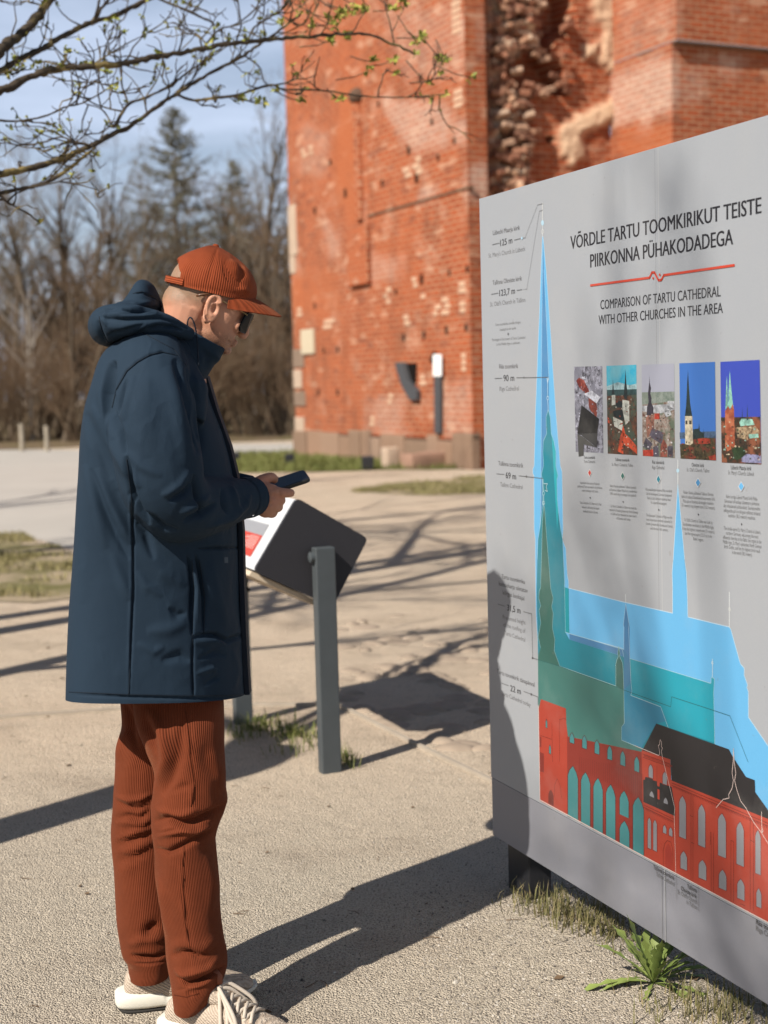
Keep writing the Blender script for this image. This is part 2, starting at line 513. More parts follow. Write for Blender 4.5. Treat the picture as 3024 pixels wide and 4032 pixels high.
def stones(name, spots, mat, seed, label):
    rnd = random.Random(seed); b = MB()
    for (x, y, r) in spots:
        h = r * rnd.uniform(0.45, 0.8); a0 = rnd.uniform(0, 6.28); n = 5
        ring = [(x + r * math.cos(a0 + 6.283 * k / n) * rnd.uniform(0.7, 1.2), y + r * math.sin(a0 + 6.283 * k / n) * rnd.uniform(0.6, 1.1), -0.001) for k in range(n)]
        top = [(x + (p[0] - x) * 0.55 + rnd.uniform(-.2, .2) * r, y + (p[1] - y) * 0.55, h * rnd.uniform(0.8, 1.1)) for p in ring]
        fs = [(k, (k + 1) % n, n + (k + 1) % n, n + k) for k in range(n)] + [tuple(range(n, 2 * n))]
        b.add(ring + top, fs)
    o = b.build(name, mat); tag(o, label, 'gravel', kind='stuff'); return o
def stone_material():
    t = NT('gravel_chips'); g = t.new('ShaderNodeNewGeometry')
    c = t.ramp(g.outputs['Random Per Island'], [(0.0, (0.07, 0.06, 0.05)), (0.3, (0.2, 0.175, 0.145)), (0.75, (0.34, 0.3, 0.25)), (1.0, (0.46, 0.42, 0.36))])
    t.base(c); t.rough(0.85, 0.25); return t.m
M_CHIPS = stone_material()
rnd = random.Random(21); spots = []
while len(spots) < 22000:
    y = 2.55 + 4.2 * rnd.random() ** 1.5; x = rnd.uniform(-0.31 * y, 0.34 * y)
    dens = 0.5
    # denser coarse chips banked along the foot of the board
    d = (x - 0.33) * 0.923 + (y - 3.95) * 0.384
    if -0.9 < d < 0.25 and y < 3.9 and x > 0.05: dens = 1.0 if d > -0.55 else 0.6
    if rnd.random() > dens: continue
    r = rnd.uniform(0.0015, 0.0036) * (1.25 if dens == 1.0 else 0.95)
    if rnd.random() < 0.012: r *= 1.9
    spots.append((x, y, r))
stones('gravel', spots, M_CHIPS, 22, 'loose gravel chips strewn over the ground around the man and the board')

# fallen twigs and dry leaf scraps
rnd = random.Random(63); lt = MB()
for k in range(240):
    y = 2.6 + 7.5 * rnd.random() ** 1.4; x = rnd.uniform(-0.3 * y, 0.33 * y); a = rnd.uniform(0, 6.28); L = rnd.uniform(0.012, 0.05); d = Vector((math.cos(a), math.sin(a), 0)); p = Vector((x, y, 0.003))
    if rnd.random() < 0.55: lt.tube([p, p + d * L * 0.5 + Vector((0, 0, 0.002)), p + d * L + Vector((-d.y, d.x, 0)) * L * 0.2], [0.0012, 0.001, 0.0006], 4)
    else:
        w = Vector((-d.y, d.x, 0)) * L * 0.22; lt.add([p, p + d * L * 0.4 + w + Vector((0, 0, .004)), p + d * L * 0.8 + Vector((0, 0, .002)), p + d * L * 0.4 - w], [(0, 1, 2, 3)])
o = lt.build('ground_litter', plain('dry_litter', (0.13, 0.085, 0.05), 0.9, 0.15, 0.5, 40)); tag(o, 'fallen twigs and dry leaf scraps lying on the gravel', 'litter', kind='stuff')

# old cobbles showing through the sand behind the edging
M_COBBLE = plain('cobble_stone', (0.30, 0.235, 0.175), 0.85, 0.2, 0.3, 14, 0.4)
rnd = random.Random(31); cb = MB()
for k in range(90):
    px, py = rnd.uniform(1330, 2000), rnd.uniform(2420, 2960)
    if py > 2790 + (px - 1340) * 0.5 - 20: continue
    p = ground(px, py); r = rnd.uniform(0.05, 0.11)
    cb.ell((p.x, p.y, -0.012), (r, r * rnd.uniform(0.6, 0.9), rnd.uniform(0.02, 0.032)), Matrix.Rotation(rnd.uniform(0, 3), 3, 'Z'), 10, 6)
o = cb.build('cobbles', M_COBBLE, sm=0); tag(o, 'old cobbles half buried in sand behind the lectern', 'cobbles', kind='stuff')

# ================================================================== the brick tower
def brick_material(name, light=1.0, age=1.0, attr=False):
    t = NT(name)
    uv = t.new('ShaderNodeTexCoord').outputs['UV']
    wob = t.new('ShaderNodeTexNoise'); wob.inputs['Scale'].default_value = 1.4; wob.inputs['Detail'].default_value = 3; t.link(uv, wob.inputs['Vector'])
    vm = t.new('ShaderNodeVectorMath'); vm.operation = 'MULTIPLY_ADD'; vm.inputs[1].default_value = (0.05, 0.035, 0)
    t.link(wob.outputs['Color'], vm.inputs[0]); t.link(uv, vm.inputs[2])
    br = t.new('ShaderNodeTexBrick')
    br.inputs['Scale'].default_value = 1.0; br.inputs['Brick Width'].default_value = 0.275; br.inputs['Row Height'].default_value = 0.096
    br.inputs['Mortar Size'].default_value = 0.016; br.inputs['Mortar Smooth'].default_value = 0.25; br.inputs['Bias'].default_value = -0.1
    br.inputs['Color1'].default_value = (0.34, 0.074, 0.026, 1); br.inputs['Color2'].default_value = (0.225, 0.047, 0.019, 1); br.inputs['Mortar'].default_value = (0.38, 0.2, 0.115, 1)
    t.link(vm.outputs[0], br.inputs['Vector'])
    big, mid, sm = t.noise(uv, 0.42, 5, 0.6), t.noise(uv, 1.5, 5, 0.6), t.noise(uv, 9, 4, 0.65)
    c = br.outputs['Color']
    c = t.mix(t.ramp(big, [(0.4, 0.0), (0.62, 0.5)]), c, (0.38, 0.108, 0.043))
    # single bricks lighter or burnt darker
    cell = t.new('ShaderNodeTexVoronoi'); cell.inputs['Scale'].default_value = 1.0
    mp = t.new('ShaderNodeMapping'); mp.inputs['Scale'].default_value = (3.64, 10.42, 1); t.link(uv, mp.inputs['Vector']); t.link(mp.outputs[0], cell.inputs['Vector'])
    sepc = t.new('ShaderNodeSeparateColor'); t.link(cell.outputs['Color'], sepc.inputs[0])
    c = t.mix(t.ramp(sepc.outputs[0], [(0.9, 0.0), (0.94, 0.5)]), c, (0.18, 0.065, 0.04))
    c = t.mix(t.ramp(sepc.outputs[1], [(0.93, 0.0), (0.96, 0.55)]), c, (0.52, 0.3, 0.19))
    # lime wash left in patches, soot and lichen
    wash = t.math('MULTIPLY', t.ramp(mid, [(0.53, 0.0), (0.66, 1.0)]), t.ramp(sm, [(0.4, 0.15), (0.6, 1.0)]))
    c = t.mix(t.math('MULTIPLY', wash, 0.36 * age), c, (0.60, 0.42, 0.30))
    mo = t.new('ShaderNodeMapping'); mo.inputs['Location'].default_value = (13.1, 4.7, 0); t.link(uv, mo.inputs['Vector'])
    soot = t.noise(mo.outputs[0], 0.9, 6, 0.7)
    c = t.mix(t.math('MULTIPLY', t.ramp(soot, [(0.56, 0.0), (0.76, 0.6)]), age), c, (0.12, 0.075, 0.05))
    m2 = t.new('ShaderNodeMapping'); m2.inputs['Scale'].default_value = (1.6, 0.45, 1); m2.inputs['Location'].default_value = (3.3, 8.8, 0); t.link(uv, m2.inputs['Vector'])
    c = t.mix(t.ramp(t.noise(m2.outputs[0], 1.3, 7, 0.72), [(0.5, 0.0), (0.68, 0.55 * age)]), c, (0.17, 0.06, 0.032))
    c = t.mix(t.ramp(t.noise(uv, 22, 4, 0.7), [(0.56, 0.0), (0.7, 0.5)]), c, (0.15, 0.05, 0.028))
    lime = t.attr('lime').outputs['Fac']
    c = t.mix(t.math('MULTIPLY', t.math('MULTIPLY', lime, 0.6), t.ramp(sm, [(0.3, 0.35), (0.55, 0.95)])), c, t.mix(br.outputs['Fac'], (0.52, 0.36, 0.27), (0.66, 0.54, 0.44)))
    c = t.mix(t.attr('fresh').outputs['Fac'], c, (0.38, 0.115, 0.046))
    h = t.math('MULTIPLY', br.outputs['Fac'], -1.0)
    if attr:
        pl, ru = t.attr('plaster').outputs['Fac'], t.attr('rubble').outputs['Fac']
        c = t.mix(pl, c, t.mix(t.noise(uv, 7, 5), (0.42, 0.26, 0.155), (0.72, 0.52, 0.35)))
        vo = t.new('ShaderNodeTexVoronoi'); vo.inputs['Scale'].default_value = 6.5; t.link(uv, vo.inputs['Vector'])
        sc = t.new('ShaderNodeSeparateColor'); t.link(vo.outputs['Color'], sc.inputs[0])
        rc = t.ramp(sc.outputs[0], [(0.0, (0.15, 0.06, 0.035)), (0.4, (0.36, 0.2, 0.12)), (0.75, (0.5, 0.34, 0.23)), (1.0, (0.62, 0.48, 0.36))])
        c = t.mix(ru, c, rc)
        h = t.math('ADD', h, t.math('MULTIPLY', t.math('MULTIPLY', vo.outputs['Distance'], ru), -3.0))
    t.base(c); t.rough(0.93, 0.12)
    h = t.math('ADD', h, t.math('MULTIPLY', sm, 0.6))
    t.bump(h, 1.0, 0.03)
    return t.m
M_BRICK = brick_material('old_brick'); M_BRICK_PIER = brick_material('old_brick_pier', age=0.75); M_BRICK_CORE = brick_material('broken_brick', age=0.6, attr=True)
DA = Vector((-0.4226, 0.9063, 0)); DB = Vector((0.9063, 0.4226, 0)); ZV = Vector((0, 0, 1))

LIME = {'wall': [([(1500, 385), (1700, 400), (1790, 450), (1760, 580), (1650, 600), (1560, 520)], .75), ([(1780, 480), (1850, 470), (1850, 560), (1790, 570)], .8), ([(1790, 60), (1850, 50), (1850, 150), (1800, 150)], .8), ([(1500, 40), (1800, 20), (1840, 300), (1600, 330)], .35), ([(1100, 960), (1165, 960), (1160, 1090), (1110, 1090)], .6), ([(1270, 870), (1320, 880), (1340, 1010), (1290, 1010)], .5), ([(1400, 1000), (1590, 1010), (1560, 1110), (1440, 1100)], .5), ([(1460, 1570), (1590, 1560), (1600, 1720), (1440, 1710)], .55), ([(1700, 1540), (1860, 1480), (1860, 1760), (1760, 1760)], .45), ([(1180, 480), (1300, 520), (1280, 700), (1170, 680)], .35), ([(1840, 640), (1862, 640), (1862, 780), (1835, 780)], 1.0), ([(1660, 735), (1730, 735), (1720, 790), (1650, 790)], .7)],
 'buttress_face': [([(1850, 640), (1915, 640), (1920, 780), (1850, 780)], 1.0), ([(1870, 60), (1945, 60), (1945, 200), (1870, 220)], .45)],
 'pier': [([(2400, 290), (2660, 215), (2660, 380), (2640, 440), (2400, 500)], 1.0), ([(2520, 430), (2580, 420), (2570, 530), (2520, 520)], .9), ([(2680, 240), (2780, 240), (2760, 400), (2680, 390)], .3), ([(2850, 240), (2920, 240), (2910, 290), (2860, 285)], .8)],
 'upper_pier': [([(2430, 0), (2680, 0), (2660, 200), (2440, 260)], .3)]}
FRESH = {'wall': [([(1330, 340), (1412, 360), (1420, 880), (1380, 890), (1310, 700), (1325, 500)], .7), ([(1110, 1060), (1330, 1080), (1350, 1250), (1130, 1230)], .45)], 'pier': [([(2430, 520), (2640, 470), (2640, 600), (2440, 620)], .6)]}
def region(R, px, py, u, z):
    best = 0.0
    for P, k in R:
        if not (min(p[0] for p in P) - 50 < px < max(p[0] for p in P) + 50 and min(p[1] for p in P) - 50 < py < max(p[1] for p in P) + 50): continue
        d, _, _ = seg_dist(np.array([px]), np.array([py]), P + [P[0]]); q = d[0] if in_poly(px, py, P) else -d[0]
        q += 26 * noise.noise(Vector((u * 2.1, z * 2.1, 7))); best = max(best, k * max(0.0, min(1.0, 0.5 + q / 40)))
    return best
def lime_mask(px, py, u, z, name):
    return region(LIME.get(name, []), px, py, u, z), region(FRESH.get(name, []), px, py, u, z)
def wall_grid(name, O, du, U, z0, z1, step, mat, parent, depth=None, masks=None, uoff=0.0):
    """wall patch from O along du; depth(u, z, px, py) pushes it inwards (positive) along the normal"""
    nu, nv = max(1, round(U / step)), max(1, round((z1 - z0) / step))
    nrm = Vector((du.y, -du.x, 0))          # outward
    vs, uvs, mk, lm = [], [], [], []
    for j in range(nv + 1):
        for i in range(nu + 1):
            u, z = U * i / nu, z0 + (z1 - z0) * j / nv
            p = O + du * u + ZV * (z - O.z)
            px, py = project(p)
            d = depth(u, z, px, py) if depth else 0.012 * noise.noise(Vector((u * 1.3 + uoff, z * 1.3, uoff))) if 0 < i < nu and j > 0 else 0
            vs.append(p - nrm * d); uvs.append((u + uoff, z)); lm.append(lime_mask(px, py, u, z, name))
            if masks: mk.append(masks(u, z, px, py))
    fs = [(j * (nu + 1) + i, j * (nu + 1) + i + 1, (j + 1) * (nu + 1) + i + 1, (j + 1) * (nu + 1) + i) for j in range(nv) for i in range(nu)]
    me = bpy.data.meshes.new(name); me.from_pydata([tuple(p) for p in vs], [], fs); me.update()
    if me.polygons[0].normal.dot(nrm) < 0: me.flip_normals()
    uvl = me.uv_layers.new(name='UVMap')
    for l in me.loops: uvl.data[l.index].uv = uvs[l.vertex_index]
    if masks:
        for k, nm in enumerate(('plaster', 'rubble')):
            a = me.attributes.new(nm, 'FLOAT', 'POINT'); a.data.foreach_set('value', [q[k] for q in mk])
    for k, nm in enumerate(('lime', 'fresh')):
        a = me.attributes.new(nm, 'FLOAT', 'POINT'); a.data.foreach_set('value', [q[k] for q in lm])
    smooth(me, 40)
    return link(name, me, mat, parent)
def box_uv(me):
    """box mapping in metres on upright masonry"""
    uvl = me.uv_layers.new(name='UVMap')
    for p in me.polygons:
        n = p.normal
        for li in p.loop_indices:
            v = me.vertices[me.loops[li].vertex_index].co
            uvl.data[li].uv = (v.x, v.y) if abs(n.z) > 0.8 else (v.dot(DA) if abs(n.dot(DB)) > abs(n.dot(DA)) else v.dot(DB), v.z)

C1 = at_y(1862, 1700, 23.0); C1.z = 0
H_T = 11.5
tower = empty('brick_tower', C1, 'tall ruined red brick church tower with a stone plinth behind the board', 'tower')
L_A = 7.75
# long face receding to the left: starts at the far corner so that u runs to the right
O_A = C1 + DA * L_A
PZ = 0.47                                       # top of the plinth
wall_grid('wall', O_A + ZV * PZ, -DA, L_A, PZ, H_T, 0.09, M_BRICK, tower)
wall_grid('wall', O_A + DB * 6 + ZV * 0, -DB, 6.0, 0.0, H_T, 0.5, M_BRICK, tower)     # end wall turned away from the camera
# narrow return of the corner buttress, the broken recess behind it
BW = 0.366
wall_grid('buttress_face', C1 + ZV * 0, DB, BW, 0.0, H_T, 0.12, M_BRICK_PIER, tower, uoff=3.3)
Q = C1 + DB * BW + DA * 0.35
wall_grid('buttress_return', C1 + DB * BW, DA, 0.35, 0.0, H_T, 0.12, M_BRICK_PIER, tower, uoff=5.1)
RW = 2.6
CAV = [(2120, -60), (2240, -60), (2262, 95), (2190, 140), (2150, 205), (2205, 270), (2226, 365), (2070, 372), (1968, 305), (2050, 240), (2105, 150)]
PL1 = [(2325, -60), (2470, -60), (2470, 290), (2390, 285), (2350, 225), (2375, 120), (2335, 60)]
PL2 = [(2210, 490), (2290, 450), (2410, 385), (2425, 470), (2330, 515), (2285, 535), (2305, 620), (2250, 655), (2205, 600), (2193, 530)]
PL3 = [(2295, 185), (2350, 175), (2360, 225), (2300, 235)]
RUB = [(1930, -60), (2120, -60), (2110, 130), (2060, 240), (1985, 300), (2060, 370), (2090, 460), (2075, 620), (2100, 900), (1930, 900)]
def soft_in(P, px, py, w=14):
    d, _, _ = seg_dist(np.array([px]), np.array([py]), P + [P[0]])
    s = d[0] if in_poly(px, py, P) else -d[0]
    s += 16 * noise.noise(Vector((px * 0.03, py * 0.03, 3)))
    return max(0.0, min(1.0, 0.5 + s / (2 * w)))
def core_depth(u, z, px, py):
    d = 0.55 * soft_in(CAV, px, py, 12)
    d -= 0.09 * max(soft_in(PL1, px, py), soft_in(PL2, px, py), soft_in(PL3, px, py))
    r = soft_in(RUB, px, py, 20)
    nn = noise.fractal(Vector((u * 3.4, z * 3.4, 1.5)), 0.7, 2.2, 4)
    cells = noise.voronoi(Vector((u * 5.2, z * 6.5, 2.0)))[0]
    d -= r * (0.22 + 0.22 * nn - 0.22 * min(1, cells[0] * 1.6))
    if math.hypot(px - 2168, py - 548) < 16: d += 0.3
    d += 0.03 * nn
    return d
def core_mask(u, z, px, py):
    return (max(soft_in(PL1, px, py), soft_in(PL2, px, py), soft_in(PL3, px, py)), soft_in(RUB, px, py, 20))
wall_grid('broken_wall', Q, DB, RW, 2.4, 8.6, 0.036, M_BRICK_CORE, tower, core_depth, core_mask)
wall_grid('wall', Q, DB, RW, 0.0, 2.4, 0.3, M_BRICK_PIER, tower)
# loose broken bricks bedded in the torn masonry
rnd = random.Random(47); rb = MB()
for k in range(230):
    if rnd.random() < 0.7: px, py = rnd.uniform(1940, 2095), rnd.uniform(-40, 800)
    else: px, py = rnd.uniform(2060, 2330), rnd.uniform(-40, 430)
    w = max(soft_in(RUB, px, py, 20), 0.8 * (1 - abs(2 * soft_in(CAV, px, py, 40) - 1)))
    if rnd.random() > w: continue
    p = on_plane(px, py, Q, Vector((DB.y, -DB.x, 0))); sc = rnd.uniform(0.6, 1.1)
    R_ = Matrix.Rotation(rnd.uniform(-.5, .5) + math.atan2(DB.y, DB.x), 3, 'Z') @ Matrix.Rotation(rnd.uniform(-.5, .5), 3, 'X') @ Matrix.Rotation(rnd.uniform(-.4, .4), 3, 'Y')
    a, c, e = R_ @ Vector((0.22 * sc, 0, 0)), R_ @ Vector((0, 0.16 * sc, 0)), R_ @ Vector((0, 0, 0.082))
    o_ = p - (a + c + e) / 2 + Vector((DB.y, -DB.x, 0)) * rnd.uniform(0.02, 0.17); rb.box(o_, a, c, e)
def chunk_material():
    t = NT('broken_bricks'); g = t.new('ShaderNodeNewGeometry'); v = t.coord('Object')
    c = t.ramp(g.outputs['Random Per Island'], [(0.0, (0.12, 0.045, 0.027)), (0.4, (0.27, 0.085, 0.042)), (0.75, (0.33, 0.17, 0.10)), (1.0, (0.48, 0.34, 0.24))]); t.base(t.mix(t.math('MULTIPLY', t.noise(v, 18, 5), 0.6), c, (0.3, 0.2, 0.14))); t.rough(0.95, 0.1); t.bump(t.noise(v, 25, 5), 0.8, 0.02); return t.m
o = link('broken_bricks', bevel_mesh(rb.mesh('broken_bricks'), 0.005, 1), chunk_material(), tower); tag(o, kind='stuff')
# right pier: lower stage, drip course, upper stage standing a little proud
R0 = Q + DB * RW
ZP = 1.43 + (1487 - 245) / FPX * 23.6
def pier_stage(z0, z1, long, name):
    S = R0 - DA * long
    wall_grid(name, R0, -DA, long, z0, z1, 0.16, M_BRICK_PIER, tower, uoff=7.7)
    wall_grid(name, S, DB, 4.5, z0, z1, 0.2, M_BRICK_PIER, tower, uoff=9.2)
    return S
S0 = pier_stage(0.0, ZP, 1.72, 'pier'); S1 = pier_stage(ZP + 0.02, H_T, 1.84, 'upper_pier')
M_DRIP = plain('drip_stone', (0.10, 0.062, 0.042), 0.9, 0.1)
db = MB(); db.box(R0 + DB * 0.0 + ZV * (ZP - 0.02), -DA * 1.845, DB * 4.5, ZV * 0.035); db.build('drip_course', M_DRIP, tower)
# plinth of big stone blocks, a little proud of the brick
def block_material():
    t = NT('plinth_stone'); g = t.new('ShaderNodeNewGeometry'); v = t.coord('Object')
    c = t.ramp(g.outputs['Random Per Island'], [(0.0, (0.16, 0.11, 0.075)), (0.35, (0.22, 0.14, 0.09)), (0.7, (0.27, 0.165, 0.105)), (1.0, (0.31, 0.21, 0.145))])
    n = t.noise(v, 6, 6, 0.65); c = t.mix(t.math('MULTIPLY', n, 0.6), c, (0.22, 0.15, 0.11)); t.base(c); t.rough(0.9, 0.15); t.bump(n, 0.7, 0.03); return t.m
M_BLOCK = block_material()
rnd = random.Random(5); pb = MB(); u = -0.05
while u < L_A + 0.05:
    w = rnd.uniform(0.35, 0.95); w = min(w, L_A + 0.08 - u); zt = PZ + rnd.uniform(-0.06, 0.05)
    if L_A + 0.08 - u - w < 0.25: w = L_A + 0.08 - u
    dpt = 0.055 + rnd.uniform(-0.015, 0.02)
    if rnd.random() < 0.35:
        zm = rnd.uniform(0.4, 0.6)
        pb.box(O_A - DA * u + ZV * -0.1 - DB * dpt, -DA * (w - 0.015), DB * (dpt + 0.1), ZV * (zm + 0.085)); pb.box(O_A - DA * u + ZV * zm - DB * (dpt - 0.02), -DA * (w - 0.015), DB * (dpt + 0.08), ZV * (zt - zm))
    else: pb.box(O_A - DA * u + ZV * -0.1 - DB * dpt, -DA * (w - 0.015), DB * (dpt + 0.1), ZV * (zt + 0.1))
    u += w
me = bevel_mesh(pb.mesh('plinth'), 0.02, 2); link('plinth', me, M_BLOCK, tower)
# pale quoin stones at the far corner
M_QUOIN = plain('pale_quoin', (0.4, 0.3, 0.22), 0.9, 0.15, 0.2, 4, 0.3); M_QUOIN_D = plain('dark_quoin', (0.2, 0.14, 0.1), 0.9, 0.15, 0.2, 4, 0.3)
for (ya, yb, w, dark) in [(810, 1010, 0.42, 0), (1010, 1080, 0.3, 0), (1375, 1450, 0.6, 1), (1455, 1530, 0.45, 0), (1540, 1600, 0.62, 1), (1640, 1700, 0.5, 0)]:
    za, zb = at_y(1150, yb, O_A.y).z, at_y(1150, ya, O_A.y).z
    b = MB(); b.box(O_A + ZV * za - DB * 0.025 + DA * 0.02, -DA * w, DB * 0.6, ZV * (zb - za - 0.01)); me = bevel_mesh(b.mesh('quoin'), 0.012, 1); link('quoin', me, M_QUOIN_D if dark else M_QUOIN, tower)
PA, NA = O_A.copy(), -DB                        # plane of the long face
def on_A(px, py, out=0.0):
    return on_plane(px, py, PA + NA * out, NA)
# slender half-round shaft, its cap and the flat pad below it
M_SHAFT = brick_material('shaft_brick', age=0.4)
top, bot = on_A(1410, 400), on_A(1424, 865)
b = MB(); b.tube([Vector((bot.x, bot.y, bot.z)), Vector((bot.x, bot.y, (bot.z + top.z) / 2)), Vector((bot.x, bot.y, top.z))], 0.11, 14); me = b.mesh('shaft'); smooth(me, 40); box_uv(me); link('wall_shaft', me, M_SHAFT, tower)
b = MB(); b.ell((bot.x, bot.y, top.z + 0.09), (0.19, 0.19, 0.16), None, 10, 7); link('shaft_cap', smooth(b.mesh('shaft_cap')), M_DRIP, tower)
M_ORANGE = brick_material('patched_brick', age=0.15)
def patch(px0, py0, px1, py1, out, mat, name):
    a, c = on_A(px0, py1), on_A(px1, py0); u0, u1 = (a - O_A).dot(-DA), (c - O_A).dot(-DA)
    b = MB(); b.box(O_A - DA * u0 + ZV * a.z + NA * out, -DA * (u1 - u0), -NA * (out + 0.05), ZV * (c.z - a.z)); me = bevel_mesh(b.mesh(name), 0.012, 1); box_uv(me); return link(name, me, mat, tower)
patch(1388, 880, 1458, 1130, 0.09, M_ORANGE, 'brick_pad')
# weathered ledge running up to the buttress corner and black blocks painting the shade inside putlog holes
a, c = on_A(1450, 866), on_A(1850, 728)
zl = (a.z + c.z) / 2
b = MB(); b.box(O_A - DA * (a - O_A).dot(-DA) + ZV * zl + NA * 0.022, -DA * (c - a).dot(-DA), -NA * 0.1, ZV * 0.035); link('ledge', b.mesh('ledge'), plain('mossy_ledge', (0.13, 0.085, 0.055), 0.95, 0.1), tower)
M_HOLE = plain('hole_black', (0.012, 0.010, 0.009), 1.0, 0.0)
rnd = random.Random(8)
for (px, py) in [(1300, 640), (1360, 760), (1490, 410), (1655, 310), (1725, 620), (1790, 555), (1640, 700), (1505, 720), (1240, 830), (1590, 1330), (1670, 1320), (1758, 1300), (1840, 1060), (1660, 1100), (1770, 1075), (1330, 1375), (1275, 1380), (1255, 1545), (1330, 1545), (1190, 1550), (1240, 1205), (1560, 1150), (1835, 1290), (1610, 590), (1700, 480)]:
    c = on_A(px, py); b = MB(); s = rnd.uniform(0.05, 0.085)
    b.box(c - ZV * s + NA * 0.006 + DA * s * 0.7, -DA * s * 1.4, -NA * 0.03, ZV * s * 2); link('putlog_hole_shade', b.mesh('putlog_hole_shade'), M_HOLE, tower)
# pale bricks and lime patches that stand out on the long face
M_PALE = plain('pale_brick', (0.5, 0.33, 0.22), 0.9, 0.12, 0.25, 9, 0.4)
for (px, py, w, h) in [(1600, 690, .3, .2), (1640, 675, .22, .3), (1665, 1500, .2, .2), (1290, 1285, .45, .25), (1600, 1265, .25, .2), (1716, 1247, .2, .25), (1755, 1240, .25, .28), (1520, 1160, .2, .25), (1520, 1200, .16, .18), (1632, 1130, .18, .18), (1828, 1140, .22, .2), (1665, 1175, .15, .15), (1843, 1225, .22, .2), (1180, 1235, .25, .2), (1535, 1585, .2, .25), (1465, 1660, .2, .2), (1838, 1465, .14, .35), (1193, 620, .2, .25), (1225, 605, .18, .2), (1805, 120, .25, .6), (1825, 400, .3, .3)]:
    c = on_A(px, py); u0 = (c - O_A).dot(-DA); PBK = MB()
    for k in range(max(1, round(h / 0.105))):
        row = math.floor(c.z / 0.105) + k; uu = u0 + (0.15 if row % 2 else 0) * rnd.random(); ww = max(0.14, w * rnd.uniform(0.7, 1.2))
        uu = min(max(uu, 0.2), L_A - 0.25)
        PBK.box(O_A - DA * (uu - ww / 2) + ZV * (row * 0.105 + 0.012) + NA * 0.016, -DA * ww, -NA * 0.03, ZV * 0.082)
    link('pale_brick', bevel_mesh(PBK.mesh('pale_brick'), 0.008, 1), M_PALE, tower)
# lime-washed bricks on the buttress corner and on the pier
# things fixed to the wall
M_PLAQUE = plain('plaque_stone', (0.46, 0.385, 0.27), 0.8, 0.2, 0.08, 6)
b = MB(); a, c = on_A(1194, 1396), on_A(1240, 1293)
b.box(O_A - DA * (a - O_A).dot(-DA) + ZV * a.z + NA * 0.05, -DA * (c - a).dot(-DA), -NA * 0.06, ZV * (c.z - a.z)); me = bevel_mesh(b.mesh('wall_plaque'), 0.012, 2)
o = link('wall_plaque', me, M_PLAQUE); tag(o, 'blank cream stone plaque set high on the left side of the brick tower', 'plaque')
M_IRON = plain('dark_iron', (0.055, 0.055, 0.058), 0.6, 0.4, 0.2, 10)
def slab(poly, out, thick, name, mat):
    pts = [on_A(*p, out) for p in poly]; back = [p - NA * thick for p in pts]; n = len(pts); b = MB()
    b.add(pts + back, [tuple(range(n))] + [(k, k + n, (k + 1) % n + n, (k + 1) % n) for k in range(n)]); return link(name, fix_normals(b.mesh(name)), mat)
vb = empty('bent_ironwork', on_A(1600, 1575), 'bent dark iron plate fixed to the tower beside a slit opening', 'ironwork')
o = slab([(1554, 1427), (1585, 1427), (1606, 1500), (1640, 1540), (1640, 1575), (1612, 1575), (1580, 1520), (1564, 1470)], 0.09, 0.08, 'plate', M_IRON); o.parent = vb; o.data.transform(Matrix.Translation(-vb.location))
o = slab([(1602, 1430), (1638, 1430), (1636, 1505), (1622, 1530), (1608, 1480)], 0.02, 0.03, 'slit_shade', M_HOLE); o.parent = vb; o.data.transform(Matrix.Translation(-vb.location))  # solid black slab: the slit's inner shade is put into its colour
fp = empty('iron_flat_bar', on_A(1721, 1706), 'upright dark flat bar on the tower with a white paper notice above it', 'iron bar')
o = slab([(1708, 1480), (1734, 1480), (1733, 1706), (1710, 1706)], 0.06, 0.05, 'bar', M_IRON); o.parent = fp; o.data.transform(Matrix.Translation(-fp.location))
o = slab([(1690, 1420), (1706, 1382), (1716, 1400), (1708, 1440)], 0.04, 0.05, 'bracket', M_HOLE); o.parent = fp; o.data.transform(Matrix.Translation(-fp.location))
o = slab([(1705, 1396), (1737, 1396), (1737, 1481), (1705, 1481)], 0.075, 0.012, 'paper_notice', plain('white_paper', (0.78, 0.77, 0.75), 0.7, 0.3, 0.03)); tag(o, 'white paper notice fixed to the brick tower above the dark flat bar', 'notice')
# stones at the foot of the tower
def rock(px, py, w, d, h, mat, name, label, rz=0.4, seed=1):
    p = ground(px, py); b = MB(); b.box((-w / 2, -d / 2, -0.03), (w, 0, 0), (0, d, 0), (0, 0, h + 0.03)); me = bevel_mesh(b.mesh(name), min(w, h) * 0.12, 2)
    bm = bmesh.new(); bm.from_mesh(me); bmesh.ops.subdivide_edges(bm, edges=bm.edges, cuts=2, use_grid_fill=True); bm.to_mesh(me); bm.free()
    noise_disp(me, 0.03 * min(1, w * 2), 3.5, seed); me.transform(Matrix.Rotation(rz, 4, 'Z')); me.transform(Matrix.Translation(p)); smooth(me, 50)
    o = link(name, me, mat); tag(o, label, 'stone'); return o
rock(1538, 1846, 0.24, 0.24, 0.36, M_QUOIN, 'stone_block', 'pale upright stone block standing at the foot of the brick tower', 0.44, 2)
rock(1675, 1843, 0.75, 0.4, 0.26, plain('rough_slab', (0.28, 0.17, 0.12), 0.9, 0.15, 0.25, 5, 0.4), 'stone_slab', 'long low reddish stone slab lying against the tower plinth', 0.5, 3)
